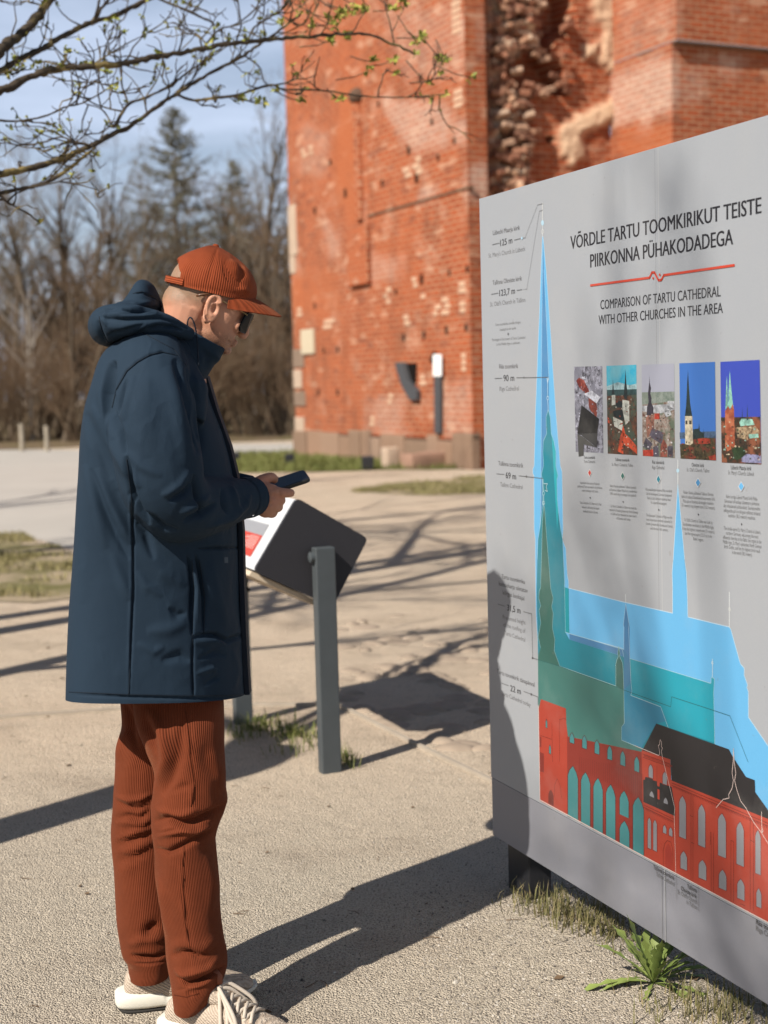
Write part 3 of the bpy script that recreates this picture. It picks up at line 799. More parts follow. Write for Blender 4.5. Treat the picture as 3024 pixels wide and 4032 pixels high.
# floodlights on the grass
M_BLACK = plain('black_housing', (0.012, 0.012, 0.013), 0.5, 0.4)
M_LENS = plain('lamp_glass', (0.05, 0.05, 0.055), 0.15, 0.5)
def floodlight(px, py, s, label):
    p = ground(px, py); root = empty('floodlight', p, label, 'floodlight', 'floodlights around the tower')
    b = MB(); b.box(p + Vector((-s / 2, -s * 0.4, 0.03)), (s, 0, 0), (0, s * 0.8, 0), (0, 0, s)); link('housing', bevel_mesh(b.mesh('housing'), s * 0.08, 2), M_BLACK, root)
    b = MB(); b.box(p + Vector((-s * 0.4, -s * 0.3, 0.03 + s)), (s * 0.8, 0, 0), (0, s * 0.6, 0), (0, 0, 0.012)); link('glass', b.mesh('glass'), M_LENS, root)
    b = MB(); b.box(p + Vector((-s * 0.3, -s * 0.3, 0)), (s * 0.6, 0, 0), (0, s * 0.6, 0), (0, 0, 0.035)); link('foot', b.mesh('foot'), M_BLACK, root)
floodlight(1449, 1852, 0.2, 'black box floodlight on the sand, nearest and right of the other two')
floodlight(1142, 1832, 0.17, 'black box floodlight on the grass by the left corner of the tower')
floodlight(929, 1822, 0.16, 'black box floodlight on the grass, farthest left beside the man')
# wooden stakes at the edge of the wood
M_STAKE = plain('grey_stake', (0.3, 0.26, 0.2), 0.85, 0.2, 0.2, 6, 0.3)
for (px, pt, label) in [(88, 1668, 'weathered upright stake by the wood, left of the pair'), (186, 1676, 'weathered upright stake by the wood, right of the pair, nearer the man')]:
    p = ground(px, 1778); zt = at_y(px, pt, p.y).z; b = MB()
    b.tube([p + Vector((0, 0, -0.02)), p + Vector((0.005, 0, zt * 0.5)), p + Vector((0, 0.004, zt))], [0.062, 0.06, 0.056], 10); o = b.build('stake', M_STAKE, sm=50); tag(o, label, 'stake', 'stakes at the edge of the wood')
# ================================================================== trees
def bark_material(name, a, b, sc=8):
    t = NT(name); v = t.coord('Object', (1, 1, 0.3)); n = t.noise(v, sc, 5, 0.65)
    t.base(t.mix(n, a, b)); t.rough(0.95, 0.1); t.bump(n, 0.8, 0.02); return t.m
M_BARK = bark_material('bark_brown', (0.05, 0.038, 0.028), (0.15, 0.115, 0.08))
M_TWIG = bark_material('twig_brown', (0.075, 0.054, 0.035), (0.20, 0.142, 0.092), 2)
M_TWIG_RED = bark_material('twig_reddish', (0.09, 0.06, 0.038), (0.215, 0.143, 0.09), 2)
M_TWIG_GREY = bark_material('twig_grey', (0.10, 0.085, 0.062), (0.225, 0.19, 0.142), 2)
M_BIRCH = bark_material('birch_bark', (0.2, 0.17, 0.14), (0.62, 0.57, 0.5), 5)
M_LARCH = bark_material('larch_twigs', (0.085, 0.082, 0.058), (0.185, 0.17, 0.12), 3)

def rot_about(d, ax, an): return Matrix.Rotation(an, 3, ax) @ d
def grow(mb, rnd, p, d, L, r, lev, maxlev, kids, droop=0.0, twig=None, wob=0.16, seg=3, ratio=0.62, ang=(0.45, 1.0), upb=0.08):
    """one branch and, from it, its side branches"""
    pts, q = [p.copy()], p.copy(); d = d.normalized()
    for i in range(seg):
        d = (d + Vector((rnd.uniform(-wob, wob), rnd.uniform(-wob, wob), rnd.uniform(-wob, wob) + upb - droop))).normalized()
        q = q + d * (L / seg); pts.append(q.copy())
    rad = [r * (1 - 0.75 * i / seg) for i in range(seg + 1)]
    (twig if (twig is not None and lev >= 2) else mb).tube(pts, rad, 7 if lev == 0 else (5 if lev == 1 else 3), cap=False)
    if lev >= maxlev: return
    for k in range(kids[lev]):
        t = rnd.uniform(0.25, 1.0) * seg; i = min(int(t), seg - 1); f = t - i
        b = pts[i].lerp(pts[i + 1], f); bd = (pts[i + 1] - pts[i]).normalized()
        ax = bd.orthogonal().normalized(); ax = rot_about(ax, bd, rnd.uniform(0, 6.283))
        nd = rot_about(bd, ax, rnd.uniform(*ang))
        grow(mb, rnd, b, nd, L * ratio * rnd.uniform(0.7, 1.15) * (1.15 - 0.45 * t / seg), max(rad[i] * 0.55, 0.004), lev + 1, maxlev, kids, droop, twig, wob, seg, ratio, ang, upb)
def bare_tree(seed, h, r, kids=(11, 7, 6, 4), forks=1, lean=0.1, maxlev=4, rmin=1.0):
    rnd = random.Random(seed); trunk, twig = MB(), MB()
    for f in range(forks):
        d = Vector((rnd.uniform(-lean, lean), rnd.uniform(-lean, lean), 1))
        grow(trunk, rnd, Vector((rnd.uniform(-.1, .1) * forks, rnd.uniform(-.1, .1) * forks, -0.05)), d, h * (0.8 if forks == 1 else rnd.uniform(0.6, 0.85)), r, 0, maxlev, kids, 0, twig, 0.09, 5, 0.42, (0.4, 0.95), 0.03)
    return trunk, twig
def shrub(seed, h, n=16, kids=(6, 5, 4)):
    rnd = random.Random(seed); b = MB(); tw = MB()
    for k in range(n):
        a = rnd.uniform(0, 6.283); d = Vector((math.cos(a) * 0.45, math.sin(a) * 0.45, 1))
        grow(b, rnd, Vector((math.cos(a) * 0.25, math.sin(a) * 0.25, -0.03)), d, h * rnd.uniform(0.6, 0.95), 0.022, 1, 4, (0,) + kids, 0.0, tw, 0.2, 4, 0.45, (0.3, 0.9), 0.05)
    return b, tw
def larch(seed, h):
    rnd = random.Random(seed); tr, tw = MB(), MB()
    tr.tube([Vector((0.03 * math.sin(i), 0.03 * math.cos(i * 1.7), h * i / 8)) for i in range(9)], [0.17 * (1 - i / 8.3) + 0.008 for i in range(9)], 8, cap=False)
    z = h * 0.12
    while z < h * 0.985:
        f = 1 - z / h; n = rnd.randint(6, 9)
        for k in range(n):
            a = rnd.uniform(0, 6.283); L = (0.46 * h * f ** 0.85) * rnd.uniform(0.6, 1.1) + 0.12
            d = Vector((math.cos(a), math.sin(a), 0.28 - 0.55 * f)); p = Vector((0, 0, z + rnd.uniform(-.1, .1)))
            pts = [p]; q = p.copy(); m = 4
            for i in range(m):
                d = (d + Vector((rnd.uniform(-.12, .12), rnd.uniform(-.12, .12), 0.1 * (i - 0.6)))).normalized(); q = q + d * L / m; pts.append(q.copy())
            tw.tube(pts, [0.045 * f + 0.012] + [0.025 * f + 0.01] * (m - 1) + [0.006], 3, cap=False)
            for j in range(int(9 + 26 * f)):
                t = rnd.uniform(0.15, 1) * m; i = min(int(t), m - 1); s = pts[i].lerp(pts[i + 1], t - i)
                e = s + Vector((rnd.uniform(-.25, .25), rnd.uniform(-.25, .25), rnd.uniform(-0.35, 0.03))) * (0.5 + 1.1 * f)
                tw.tube([s, s.lerp(e, 0.5) + Vector((0, 0, 0.03)), e], [0.028, 0.022, 0.012], 3, cap=False)
        z += h * 0.022 * (0.6 + f)
    return tr, tw

kinds = {}
def make_kind(key, pair, bark, twig):
    tr, tw = pair
    a, b = smooth(tr.mesh(key + '_trunk')), smooth(tw.mesh(key + '_crown')); a.materials.append(bark); b.materials.append(twig); kinds[key] = (a, b)
make_kind('broad', bare_tree(1, 8.2, 0.15, (13, 8, 7, 4)), M_BARK, M_TWIG)
make_kind('forked', bare_tree(2, 8.0, 0.12, (9, 7, 6, 3), 3, 0.35), M_BARK, M_TWIG_RED)
make_kind('grey', bare_tree(3, 9.0, 0.13, (13, 8, 6, 4), 1, 0.06), M_BARK, M_TWIG_GREY)
make_kind('birch', bare_tree(4, 8.4, 0.075, (12, 6, 6, 3), 2, 0.28), M_BIRCH, M_TWIG_RED)
make_kind('shrub', shrub(5, 3.6), M_TWIG, M_TWIG_RED)
make_kind('larch', larch(6, 13.0), M_BARK, M_LARCH)
def plant(kind, x, y, s, rz, name, label, cat, group=None, sz=None):
    root = empty(name, (x, y, 0), label, cat, group)
    for me, nm in zip(kinds[kind], ('trunk' if kind != 'shrub' else 'stems', 'crown')):
        o = bpy.data.objects.new(nm, me); COL.objects.link(o); o.parent = root
    root.scale = (s, s, sz or s); root.rotation_euler = (0, 0, rz); return root
def gx(px, Y): return (px - CX) / FPX * Y
Y0 = 58.0
plant('larch', gx(738, Y0), Y0, 1.0, 0.3, 'larch_tree', 'tall bare larch with a pointed top rising above the man and the wood', 'tree', sz=(1.43 + (1532 - 440) / FPX * Y0) / 13.0)
plant('larch', gx(962, 64), 64, 0.75, 1.9, 'larch_tree', 'second, lower pointed larch between the tall larch and the tower', 'tree', sz=(1.43 + (1526 - 640) / FPX * 64) / 13.0)
rnd = random.Random(77)
plant('forked', gx(285, 41.5), 41.5, 0.85, 0.5, 'forked_tree', 'dark forked tree behind the two stakes at the edge of the wood', 'tree')
plant('birch', gx(130, 43), 43, 0.78, 1.1, 'birch_tree', 'pale birch leaning left behind the stakes', 'tree')
plant('birch', gx(395, 50), 50, 0.95, 2.6, 'birch_tree', 'pale birch directly left of the hood in the wood', 'tree')
plant('birch', gx(1020, 46), 46, 0.62, 4.0, 'birch_tree', 'pale thin birch right of the cap, next to the tower corner', 'tree')
for i in range(20):
    px = -160 + i * 68 + rnd.uniform(-25, 25); Y = rnd.uniform(44, 56); k = rnd.choice(['broad', 'forked', 'grey', 'grey'])
    plant(k, gx(px, Y), Y, rnd.uniform(0.8, 1.35), rnd.uniform(0, 6.28), 'bare_tree', 'leafless brown tree within the blurred wood', 'tree', 'leafless trees of the wood')
for i in range(26):
    px = -160 + i * 54 + rnd.uniform(-20, 20); Y = rnd.uniform(39.5, 45)
    plant('shrub', gx(px, Y), Y, rnd.uniform(0.7, 1.25), rnd.uniform(0, 6.28), 'bare_shrub', 'leafless brown shrub in the undergrowth of the wood', 'shrub', 'shrubs along the wood edge')
# taller dark trees next to the tower
for (px, Y, s) in [(1075, 60, 1.05), (1130, 55, 1.0), (1010, 66, 1.1), (1190, 62, 1.1), (890, 70, 1.0)]:
    plant('grey' if px != 1130 else 'broad', gx(px, Y), Y, s, rnd.uniform(0, 6.28), 'bare_tree', 'taller leafless tree where the wood meets the tower', 'tree', 'taller trees beside the tower')
# the far wood: one mass
src = [kinds[k] for k in ('broad', 'grey', 'forked', 'broad', 'shrub')]
V, F = [], []; off = 0
for i in range(46):
    px = -260 + (i % 23) * 66 + rnd.uniform(-30, 30); Y = 62 + (i // 23) * 14 + rnd.uniform(-5, 5); s = rnd.uniform(0.8, 1.15) * Y / 66
    if i % 3 == 2: pair = kinds['shrub']; s *= 1.5
    else: pair = src[i % 4]
    M = Matrix.Translation((gx(px, Y), Y, 0)) @ Matrix.Rotation(rnd.uniform(0, 6.28), 4, 'Z') @ Matrix.Scale(s, 4)
    Mn = np.array(M)
    for me in pair:
        co = get_co(me); co = co @ Mn[:3, :3].T + Mn[:3, 3]
        fv = np.empty(len(me.loops), np.int32); me.loops.foreach_get('vertex_index', fv)
        V.append(co); F.append((fv + off).reshape(-1, 4)); off += len(co)
V = np.concatenate(V); F = np.concatenate(F)
me = bpy.data.meshes.new('far_wood'); me.from_pydata(V.tolist(), [], F.tolist()); me.update()
o = link('far_wood', smooth(me), M_TWIG); tag(o, 'far brown leafless wood behind the nearer trees', 'wood', kind='stuff')

# ---- near tree: trunk outside the left edge, its boughs reach into the top of the picture
def lichen_bark():
    t = NT('lichen_bark'); v = t.coord('Object'); n = t.noise(v, 40, 5, 0.65); l = t.noise(v, 7, 5, 0.6)
    c = t.mix(n, (0.028, 0.021, 0.016), (0.10, 0.078, 0.055)); c = t.mix(t.ramp(l, [(0.52, 0.0), (0.64, 0.75)]), c, (0.24, 0.18, 0.07))
    t.base(c); t.rough(0.95, 0.1); t.bump(n, 0.8, 0.006); return t.m
M_BOUGH = lichen_bark()
def bud_material():
    t = NT('young_leaf'); g = t.new('ShaderNodeNewGeometry')
    t.base(t.ramp(g.outputs['Random Per Island'], [(0.0, (0.13, 0.15, 0.02)), (0.6, (0.26, 0.27, 0.04)), (1.0, (0.38, 0.34, 0.08))])); t.rough(0.6, 0.3); return t.m
M_BUD = bud_material()
def trunk_at(px, py): p = ground(px, py); return Vector((p.x, p.y, 0))
TB = Vector((-1.24, 4.58, 0)) - Vector((LDIR.x, LDIR.y, 0)).normalized() * 1.75
BR = [  # (picture-space trace, radius px start, end, depth start, depth end, goes to trunk)
 ([(-120, 330), (0, 203), (43, 163), (94, 123), (145, 65), (195, 0), (240, -90)], 17, 13, 5.6, 6.2, 1),
 ([(-120, 345), (0, 282), (43, 253), (94, 224), (166, 192), (224, 155), (289, 123), (362, 87), (434, 69), (506, 36), (579, 0), (660, -40)], 10, 7, 5.6, 6.6, 1),
 ([(-140, 385), (0, 354), (58, 333), (130, 297), (217, 275), (304, 264), (398, 257), (492, 250), (564, 235), (651, 217), (723, 206), (796, 192), (882, 177), (976, 166), (1070, 156), (1157, 148), (1217, 145), (1304, 137), (1405, 134), (1463, 141), (1550, 174), (1637, 213)], 13, 3.5, 5.6, 6.6, 1),
 ([(-140, 710), (0, 687), (72, 673), (145, 655), (231, 629), (318, 593), (383, 564), (434, 535), (506, 499), (579, 448), (651, 398), (694, 372), (781, 315), (868, 268), (962, 217), (1013, 181), (1100, 120), (1180, 60)], 11, 3.5, 5.4, 6.5, 1),
 ([(-140, 775), (0, 759), (72, 745), (145, 731), (217, 702), (289, 651), (376, 579)], 7, 5, 5.4, 5.75, 1),
 ([(448, 499), (506, 412), (579, 383), (651, 347), (723, 297), (796, 246)], 5, 3, 5.8, 6.2, 0),
 ([(694, 372), (759, 394), (832, 387), (926, 376), (998, 354), (1070, 333), (1116, 351), (1253, 354), (1383, 372), (1448, 380), (1593, 383), (1752, 372)], 5, 2, 6.0, 6.8, 0),
 ([(-100, 470), (0, 474), (72, 477), (181, 456), (253, 423), (325, 405), (405, 362), (448, 333)], 4, 2, 5.5, 5.8, 1),
 ([(362, 87), (391, 43), (427, 0), (450, -50)], 5, 3, 6.2, 6.3, 0),
 ([(-60, 740), (0, 770), (29, 796), (108, 839), (159, 882)], 4.5, 2.5, 5.4, 5.6, 0),
 ([(600, -30), (636, 0), (723, 36), (796, 69), (839, 94), (843, 159)], 4.5, 3, 6.4, 6.5, 0),
 ([(506, 412), (480, 330), (478, 250), (470, 170), (478, 120)], 3.2, 1.6, 5.9, 6.2, 0),
 ([(579, 448), (575, 385), (620, 310), (640, 230), (625, 215)], 2.6, 1.4, 5.9, 6.2, 0),
 ([(448, 499), (400, 430), (330, 400), (345, 320), (310, 250)], 2.6, 1.4, 5.8, 6.0, 0),
 ([(796, 192), (780, 140), (730, 130), (690, 90), (660, 95)], 2.8, 1.4, 6.2, 6.4, 0),
 ([(976, 166), (1000, 110), (1060, 70), (1120, 30), (1150, -20)], 3.5, 2, 6.4, 6.7, 0),
 ([(962, 217), (1020, 262), (1040, 320), (1085, 352)], 2.8, 1.5, 6.4, 6.6, 0),
 ([(796, 192), (860, 120), (930, 95), (1000, 40), (1040, -20)], 3, 2, 6.2, 6.5, 0),
 ([(318, 593), (250, 540), (170, 560), (90, 570), (0, 520)], 3, 1.6, 5.6, 5.8, 0),
 ([(376, 579), (300, 560), (180, 580), (100, 580), (30, 560)], 2.6, 1.4, 5.7, 5.9, 0)]
near_tree = empty('lichened_tree', TB, 'near tree reaching in from the left edge with lichened boughs and first yellow green leaves', 'tree')
bough, twigs, buds = MB(), MB(), MB()
rnd = random.Random(404)
TOPT = TB + Vector((0.05, 0.1, 2.9))
bough.tube([TB + Vector((0, 0, -0.1)), TB + Vector((0.02, 0.03, 0.8)), TB + Vector((0.0, 0.05, 1.7)), TB + Vector((-0.05, 0.05, 2.5)), TB + Vector((-0.5, -0.1, 3.1)), TB + Vector((-1.4, -0.3, 3.9))], [0.15, 0.12, 0.115, 0.12, 0.06, 0.02], 14); bough.ell(TB + Vector((0.0, 0.05, 2.3)), (.19, .19, .34), None, 12, 8)  # unseen burl and leftward bend added to shape the trunk's shadow on the ground
def bud(p, s):
    for k in range(rnd.randint(3, 6)):
        d = Vector((rnd.uniform(-1, 1), rnd.uniform(-1, 1), rnd.uniform(-0.6, 1))).normalized(); w = d.orthogonal().normalized() * s * 0.33
        q = p + d * s; mid = p + d * s * 0.5 + Vector((0, 0, 0.1 * s))
        buds.add([p, mid + w, q, mid - w], [(0, 1, 2, 3)])
def knobby(pts, r0, r1, mb, n, depth=0):
    """bough with small irregularities; returns the dense points"""
    rows = [(p.x, p.y, p.z) for p in pts]; dn = hull_interp(rows, max(6, len(pts) * 5)); out = []
    for i, q in enumerate(dn):
        v = Vector(q) + Vector((rnd.uniform(-1, 1), rnd.uniform(-1, 1), rnd.uniform(-1, 1))) * r0 * 0.22; out.append(v)
    rr = [(r0 + (r1 - r0) * i / (len(out) - 1)) * rnd.uniform(0.82, 1.2) for i in range(len(out))]
    mb.tube(out, rr, n); return out
def twiglet(p, d, L, lev):
    m = 4; pts = [p]; q = p.copy()
    for i in range(m):
        d = (d + Vector((rnd.uniform(-.5, .5), rnd.uniform(-.5, .5), rnd.uniform(-.35, .5)))).normalized(); q = q + d * L / m; pts.append(q.copy())
    twigs.tube(pts, [0.0042 - 0.0007 * lev, 0.0036 - 0.0006 * lev, 0.003 - 0.0005 * lev, 0.0026 - 0.0004 * lev, 0.0018], 4)
    if rnd.random() < 0.2: bud(pts[-1], rnd.uniform(0.014, 0.03))
    if rnd.random() < 0.06: bud(pts[2], rnd.uniform(0.012, 0.022))
    if lev < 2:
        for k in range(rnd.randint(1, 3)):
            i = rnd.randint(1, m); twiglet(pts[i], (d + Vector((rnd.uniform(-1, 1), rnd.uniform(-1, 1), rnd.uniform(-.8, 1)))).normalized(), L * rnd.uniform(0.4, 0.7), lev + 1)
for (tr, r0, r1, ya, yb, tot) in BR:
    n = len(tr); pts = [at_y(px, py, ya + (yb - ya) * i / (n - 1)) for i, (px, py) in enumerate(tr)]
    R0, R1 = 1.3 * r0 / FPX * ya, 1.2 * r1 / FPX * yb
    dn = knobby(pts, R0, R1, bough, 8 if r0 > 6 else 6)
    if tot:
        z = min(max(pts[0].z + 0.1, 1.4), 3.6); a = TB + Vector((0.03, 0.05, z - 0.5)); bough.tube([a, a.lerp(pts[0], 0.35) + Vector((0, 0, 0.25)), a.lerp(pts[0], 0.7) + Vector((0, 0, 0.16)), pts[0]], [R0 * 1.9, R0 * 1.5, R0 * 1.2, R0], 8)
    step = 3 if r0 > 6 else 2
    for i in range(2, len(dn) - 1, step):
        if rnd.random() < (0.32 if r0 > 6 else 0.42):
            d = (dn[i + 1] - dn[i]).normalized(); twiglet(dn[i], (d * 0.5 + Vector((rnd.uniform(-1, 1), rnd.uniform(-1, 1), rnd.uniform(-.7, 1)))).normalized(), rnd.uniform(0.10, 0.3), 0 if r0 > 3 else 1)
    if r1 < 4: bud(dn[-1], 0.03)
# young leaves that show against the brick
for (px, py) in [(1310, 100), (1295, 75), (1345, 50), (1395, 30), (1380, 45), (1435, 40), (1540, 30), (1560, 35), (1330, 70), (1440, 35), (1365, 140), (1375, 138), (1300, 160), (1308, 165), (1640, 165), (1655, 150), (1675, 138), (1745, 235), (1760, 235), (1545, 235), (1475, 240), (1450, 280), (1690, 330), (1740, 300), (1855, 305), (1190, 400), (1340, 390), (1595, 5), (1230, 110), (1105, 95), (1120, 90), (1040, 130)]:
    p = at_y(px, py, 6.6 + rnd.uniform(-.15, .15))
    for q in range(3): bud(p + Vector((rnd.uniform(-.015, .015), rnd.uniform(-.02, .02), rnd.uniform(-.012, .012))), rnd.uniform(0.018, 0.034))
    d = Vector((rnd.uniform(-1, -.3), rnd.uniform(-.3, .3), rnd.uniform(-.3, .6))); twigs.tube([p, p + d * 0.07, p + d * 0.16 + Vector((0, 0, 0.02))], [0.002, 0.0028, 0.0034], 4)
link('trunk', smooth(bough.mesh('trunk')), M_BOUGH, near_tree); link('twigs', smooth(twigs.mesh('twigs')), M_BOUGH, near_tree); link('young_leaves', buds.mesh('young_leaves'), M_BUD, near_tree)
# its high crown and three more bare trees beyond the left edge: they throw the shadows on the sand
def shade_tree(x, y, h, r, seed, label, kids=(10, 8, 6, 4)):
    tr, tw = bare_tree(seed, h, r, kids, 1, 0.1)
    root = empty('park_tree', (x, y, 0), label, 'tree', 'park trees left of the path')
    for mb, nm in ((tr, 'trunk'), (tw, 'crown')):
        me = smooth(mb.mesh(nm)); me.materials.append(M_BARK); o = bpy.data.objects.new(nm, me); COL.objects.link(o); o.parent = root
LH = Vector((LDIR.x, LDIR.y, 0)).normalized()
def before(px, py, back):
    p = ground(px, py); return p.x - LH.x * back, p.y - LH.y * back
x, y = before(60, 2695, 2.6); shade_tree(x, y, 12.5, 0.11, 51, 'bare park tree beyond the left edge whose shadow crosses behind the man')
x, y = before(100, 2370, 3.4); shade_tree(x, y, 13.0, 0.12, 52, 'bare park tree beyond the left edge shading the worn grass')
x, y = before(1600, 2215, 5.2); shade_tree(x, y, 14.0, 0.13, 53, 'bare park tree beyond the left edge whose shadow falls right of the lectern')
x, y = before(200, 2130, 4.5); shade_tree(x, y, 13.0, 0.12, 54, 'bare park tree farthest beyond the left edge beside the pale path')
x, y = before(250, 1985, 5.0); shade_tree(x, y, 12.0, 0.12, 55, 'bare park tree beyond the left edge shading the pale path', (10, 7, 5, 3))
shade_tree(-5.7, -6.3, 13.0, 0.18, 56, 'bare park tree behind the viewer throwing faint twig shadows on the board', (11, 7, 6, 4))
# ================================================================== the big information board
PU = Vector((math.sin(math.atan(2326 / FPX)), -math.cos(math.atan(2326 / FPX)), 0))   # along the board, towards the camera
P0 = at_y(1938, 3286, 3.95); P0.z = 0
PN = Vector((PU.y, -PU.x, 0))                     # out of the printed face
if PN.dot(CAM - P0) < 0: PN = -PN
BL = 1.36                                          # board length
def on_B(px, py, out=0.0): return on_plane(px, py, P0 + PN * out, PN)
def uv_B(px, py):
    p = on_B(px, py); return (p - P0).dot(PU), p.z
def B_at(u, v, out=0.0): return P0 + PU * u + ZV * v + PN * out
zb, zt = on_B(1938, 3288).z, on_B(1886, 783).z
zs = on_B(1935, 3060).z
board = empty('info_board', P0, 'large grey information board comparing church heights, standing on dark posts at the right', 'information board')
def print_material(name, col, rough=0.42, var=0.05):
    """printed vinyl: faint grain and dust over a flat ink colour"""
    t = NT(name); v = t.coord('Object'); n = t.noise(v, 240, 3, 0.7); d = t.noise(v, 3.5, 6, 0.65)
    c = t.mix(n, tuple(q * (1 - var) for q in col), tuple(min(1, q * (1 + var)) for q in col))
    c = t.mix(t.ramp(d, [(0.5, 0.0), (0.75, 0.16)]), c, (0.36, 0.34, 0.31))
    sp = t.noise(v, 38, 2, 0.5); c = t.mix(t.ramp(sp, [(0.74, 0.0), (0.77, 0.22)]), c, (0.16, 0.14, 0.12))          # stray specks of dirt
    t.base(c); t.rough(rough, 0.35); return t.m
S = lambda r, g, b: tuple(0.62 * ((x / 255) / 12.92 if x / 255 <= 0.04045 else ((x / 255 + 0.055) / 1.055) ** 2.4) for x in (r, g, b))
M_PANEL = print_material('panel_grey', (0.275, 0.287, 0.302)); M_SKIRT = print_material('skirt_grey', (0.195, 0.197, 0.218))
M_STEEL = plain('dark_steel', (0.018, 0.018, 0.02), 0.45, 0.4)
TH = 0.045
b = MB(); b.box(B_at(0, zs, -TH), PU * BL, PN * TH, ZV * (zt - zs)); me = bevel_mesh(b.mesh('board'), 0.0015, 2); link('panel', me, M_PANEL, board)
b = MB(); b.box(B_at(0.0, zb, -TH + 0.001), PU * BL, PN * (TH - 0.003), ZV * (zs - zb - 0.002)); me = bevel_mesh(b.mesh('skirt'), 0.0015, 2); link('skirt_panel', me, M_SKIRT, board)
for u in (0.045, 1.228):
    b = MB(); b.box(B_at(u, -0.05, -TH - 0.05), PU * 0.125, PN * 0.07, ZV * (zb + 0.25)); me = bevel_mesh(b.mesh('post'), 0.004, 2); link('post', me, M_STEEL, board)
us = uv_B(2578, 580)[0]
M_SEAM = print_material('seam_dark', (0.19, 0.19, 0.19)); M_SEAM_L = print_material('seam_light', (0.325, 0.33, 0.336))
b = MB(); b.quad(B_at(us - .0007, zb, .00012), B_at(us + .0006, zb, .00012), B_at(us + .0006, zt - .002, .00012), B_at(us - .0007, zt - .002, .00012)); b.build('seam', M_SEAM, board)
b = MB(); b.quad(B_at(us + .0115, zb, .00012), B_at(us + .0142, zb, .00012), B_at(us + .0142, zt - .002, .00012), B_at(us + .0115, zt - .002, .00012)); b.build('seam', M_SEAM_L, board)

LAY = [0]
def sheet_B(polys, col, name, parent=board, out=None, mat=None):
    """flat print: polygons drawn on the board face, one mesh"""
    LAY[0] += 1; o = out if out is not None else 0.0003 + 0.000014 * LAY[0]
    bm = bmesh.new()
    for P in polys:
        pts = [on_B(*p, o) if not isinstance(p, Vector) else p for p in P]
        try: f = bm.faces.new([bm.verts.new(q) for q in pts])
        except ValueError: continue
        f.normal_update()
        if f.normal.dot(PN) < 0: f.normal_flip()
    bmesh.ops.triangulate(bm, faces=bm.faces, ngon_method='EAR_CLIP')
    me = bpy.data.meshes.new(name); bm.to_mesh(me); bm.free()
    if mat is None and parent is not None and parent.name.startswith('photo_print'): mat = busy(name + '_ink', tuple(q * .72 for q in col), tuple(min(1, q * 1.2) for q in col), tuple(q * .5 for q in col), 130)
    return link(name, me, mat or print_material(name + '_ink', col), parent)
def strip_polys(pts, w, out):
    """ribbon along a traced line, width in metres on the board"""
    q = [on_B(*p, out) if not isinstance(p, Vector) else p for p in pts]; polys = []
    uv = [((p - P0).dot(PU), p.z) for p in q]
    for i in range(len(uv) - 1):
        (a, b_), (c, d) = uv[i], uv[i + 1]; L = math.hypot(c - a, d - b_)
        if L < 1e-6: continue
        nx_, ny_ = -(d - b_) / L * w / 2, (c - a) / L * w / 2; ex, ey = (c - a) / L * w * 0.3, (d - b_) / L * w * 0.3
        polys.append([B_at(a - ex + nx_, b_ - ey + ny_, out), B_at(a - ex - nx_, b_ - ey - ny_, out), B_at(c + ex - nx_, d + ey - ny_, out), B_at(c + ex + nx_, d + ey + ny_, out)])
    return polys
def lines_B(lines, w, col, name, parent=board, dash=None):
    LAY[0] += 1; o = 0.0003 + 0.000014 * LAY[0]; polys = []
    for ln in lines:
        if dash:
            for i in range(len(ln) - 1):
                n = max(1, int(math.hypot(ln[i + 1][0] - ln[i][0], ln[i + 1][1] - ln[i][1]) / dash))
                for k in range(n):
                    f0, f1 = k / n, (k + 0.55) / n
                    polys += strip_polys([(ln[i][0] + (ln[i + 1][0] - ln[i][0]) * f, ln[i][1] + (ln[i + 1][1] - ln[i][1]) * f) for f in (f0, f1)], w, o)
        else: polys += strip_polys(ln, w, o)
    return sheet_B(polys, col, name, parent, o)
T1 = lambda P: [(1850 + x / 2.765, 700 + y / 2.765) for x, y in P]        # the crops the drawing was traced from
T3 = lambda P: [(1850 + x / 2.765, 1400 + y / 2.765) for x, y in P]
T5 = lambda P: [(1850 + x / 2.765, 2200 + y / 2.765) for x, y in P]
T6 = lambda P: [(2400 + x / 2.6587, 2200 + y / 2.6587) for x, y in P]
T7 = lambda P: [(1850 + x * .7077, 2900 + y * .7077) for x, y in P]
T8 = lambda P: [(2500 + x * .3616, 2900 + y * .3616) for x, y in P]
BASE = T7([(390, 358), (970, 668), (1659, 1035)])                          # ground line of the drawing
# --- pale blue church
pale_l = T1([(790, 640), (775, 1000), (757, 1500), (735, 2000)]) + T3([(735, 100), (715, 600), (700, 1200), (686, 1235), (686, 1280), (698, 1310), (700, 1900), (712, 1990), (712, 2212)]) + T5([(720, 600), (745, 1000)]) + [(2122, 2900)]
pale_r = T1([(798, 640), (830, 1000), (880, 1700), (912, 2200)]) + T3([(935, 600), (985, 1200), (1003, 1262), (1005, 1330), (1015, 1900), (1008, 2000), (1025, 2050), (1045, 2100), (1050, 2212)]) + T5([(1062, 180), (1075, 250), (1075, 320), (1659, 468)]) + T6([(660, 570), (660, 300), (655, 150), (665, 20)]) + [(2650, 2214), (2669, 1905), (2697, 2214)] + T6([(785, 0), (805, 150), (815, 400), (820, 610), (1255, 715), (1270, 740), (1370, 1100), (1410, 1145), (1410, 1220), (1445, 1320), (1438, 1350), (1453, 1390), (1455, 1660), (1659, 1960)]) + [(3060, 3000), (3130, 3130), (3130, 3500)]
church = sheet_B([pale_l[::-1] + pale_r], S(112, 190, 238), 'pale_blue_church')
lines_B([pale_l, pale_r], 0.0017, S(200, 228, 244), 'outline', church)
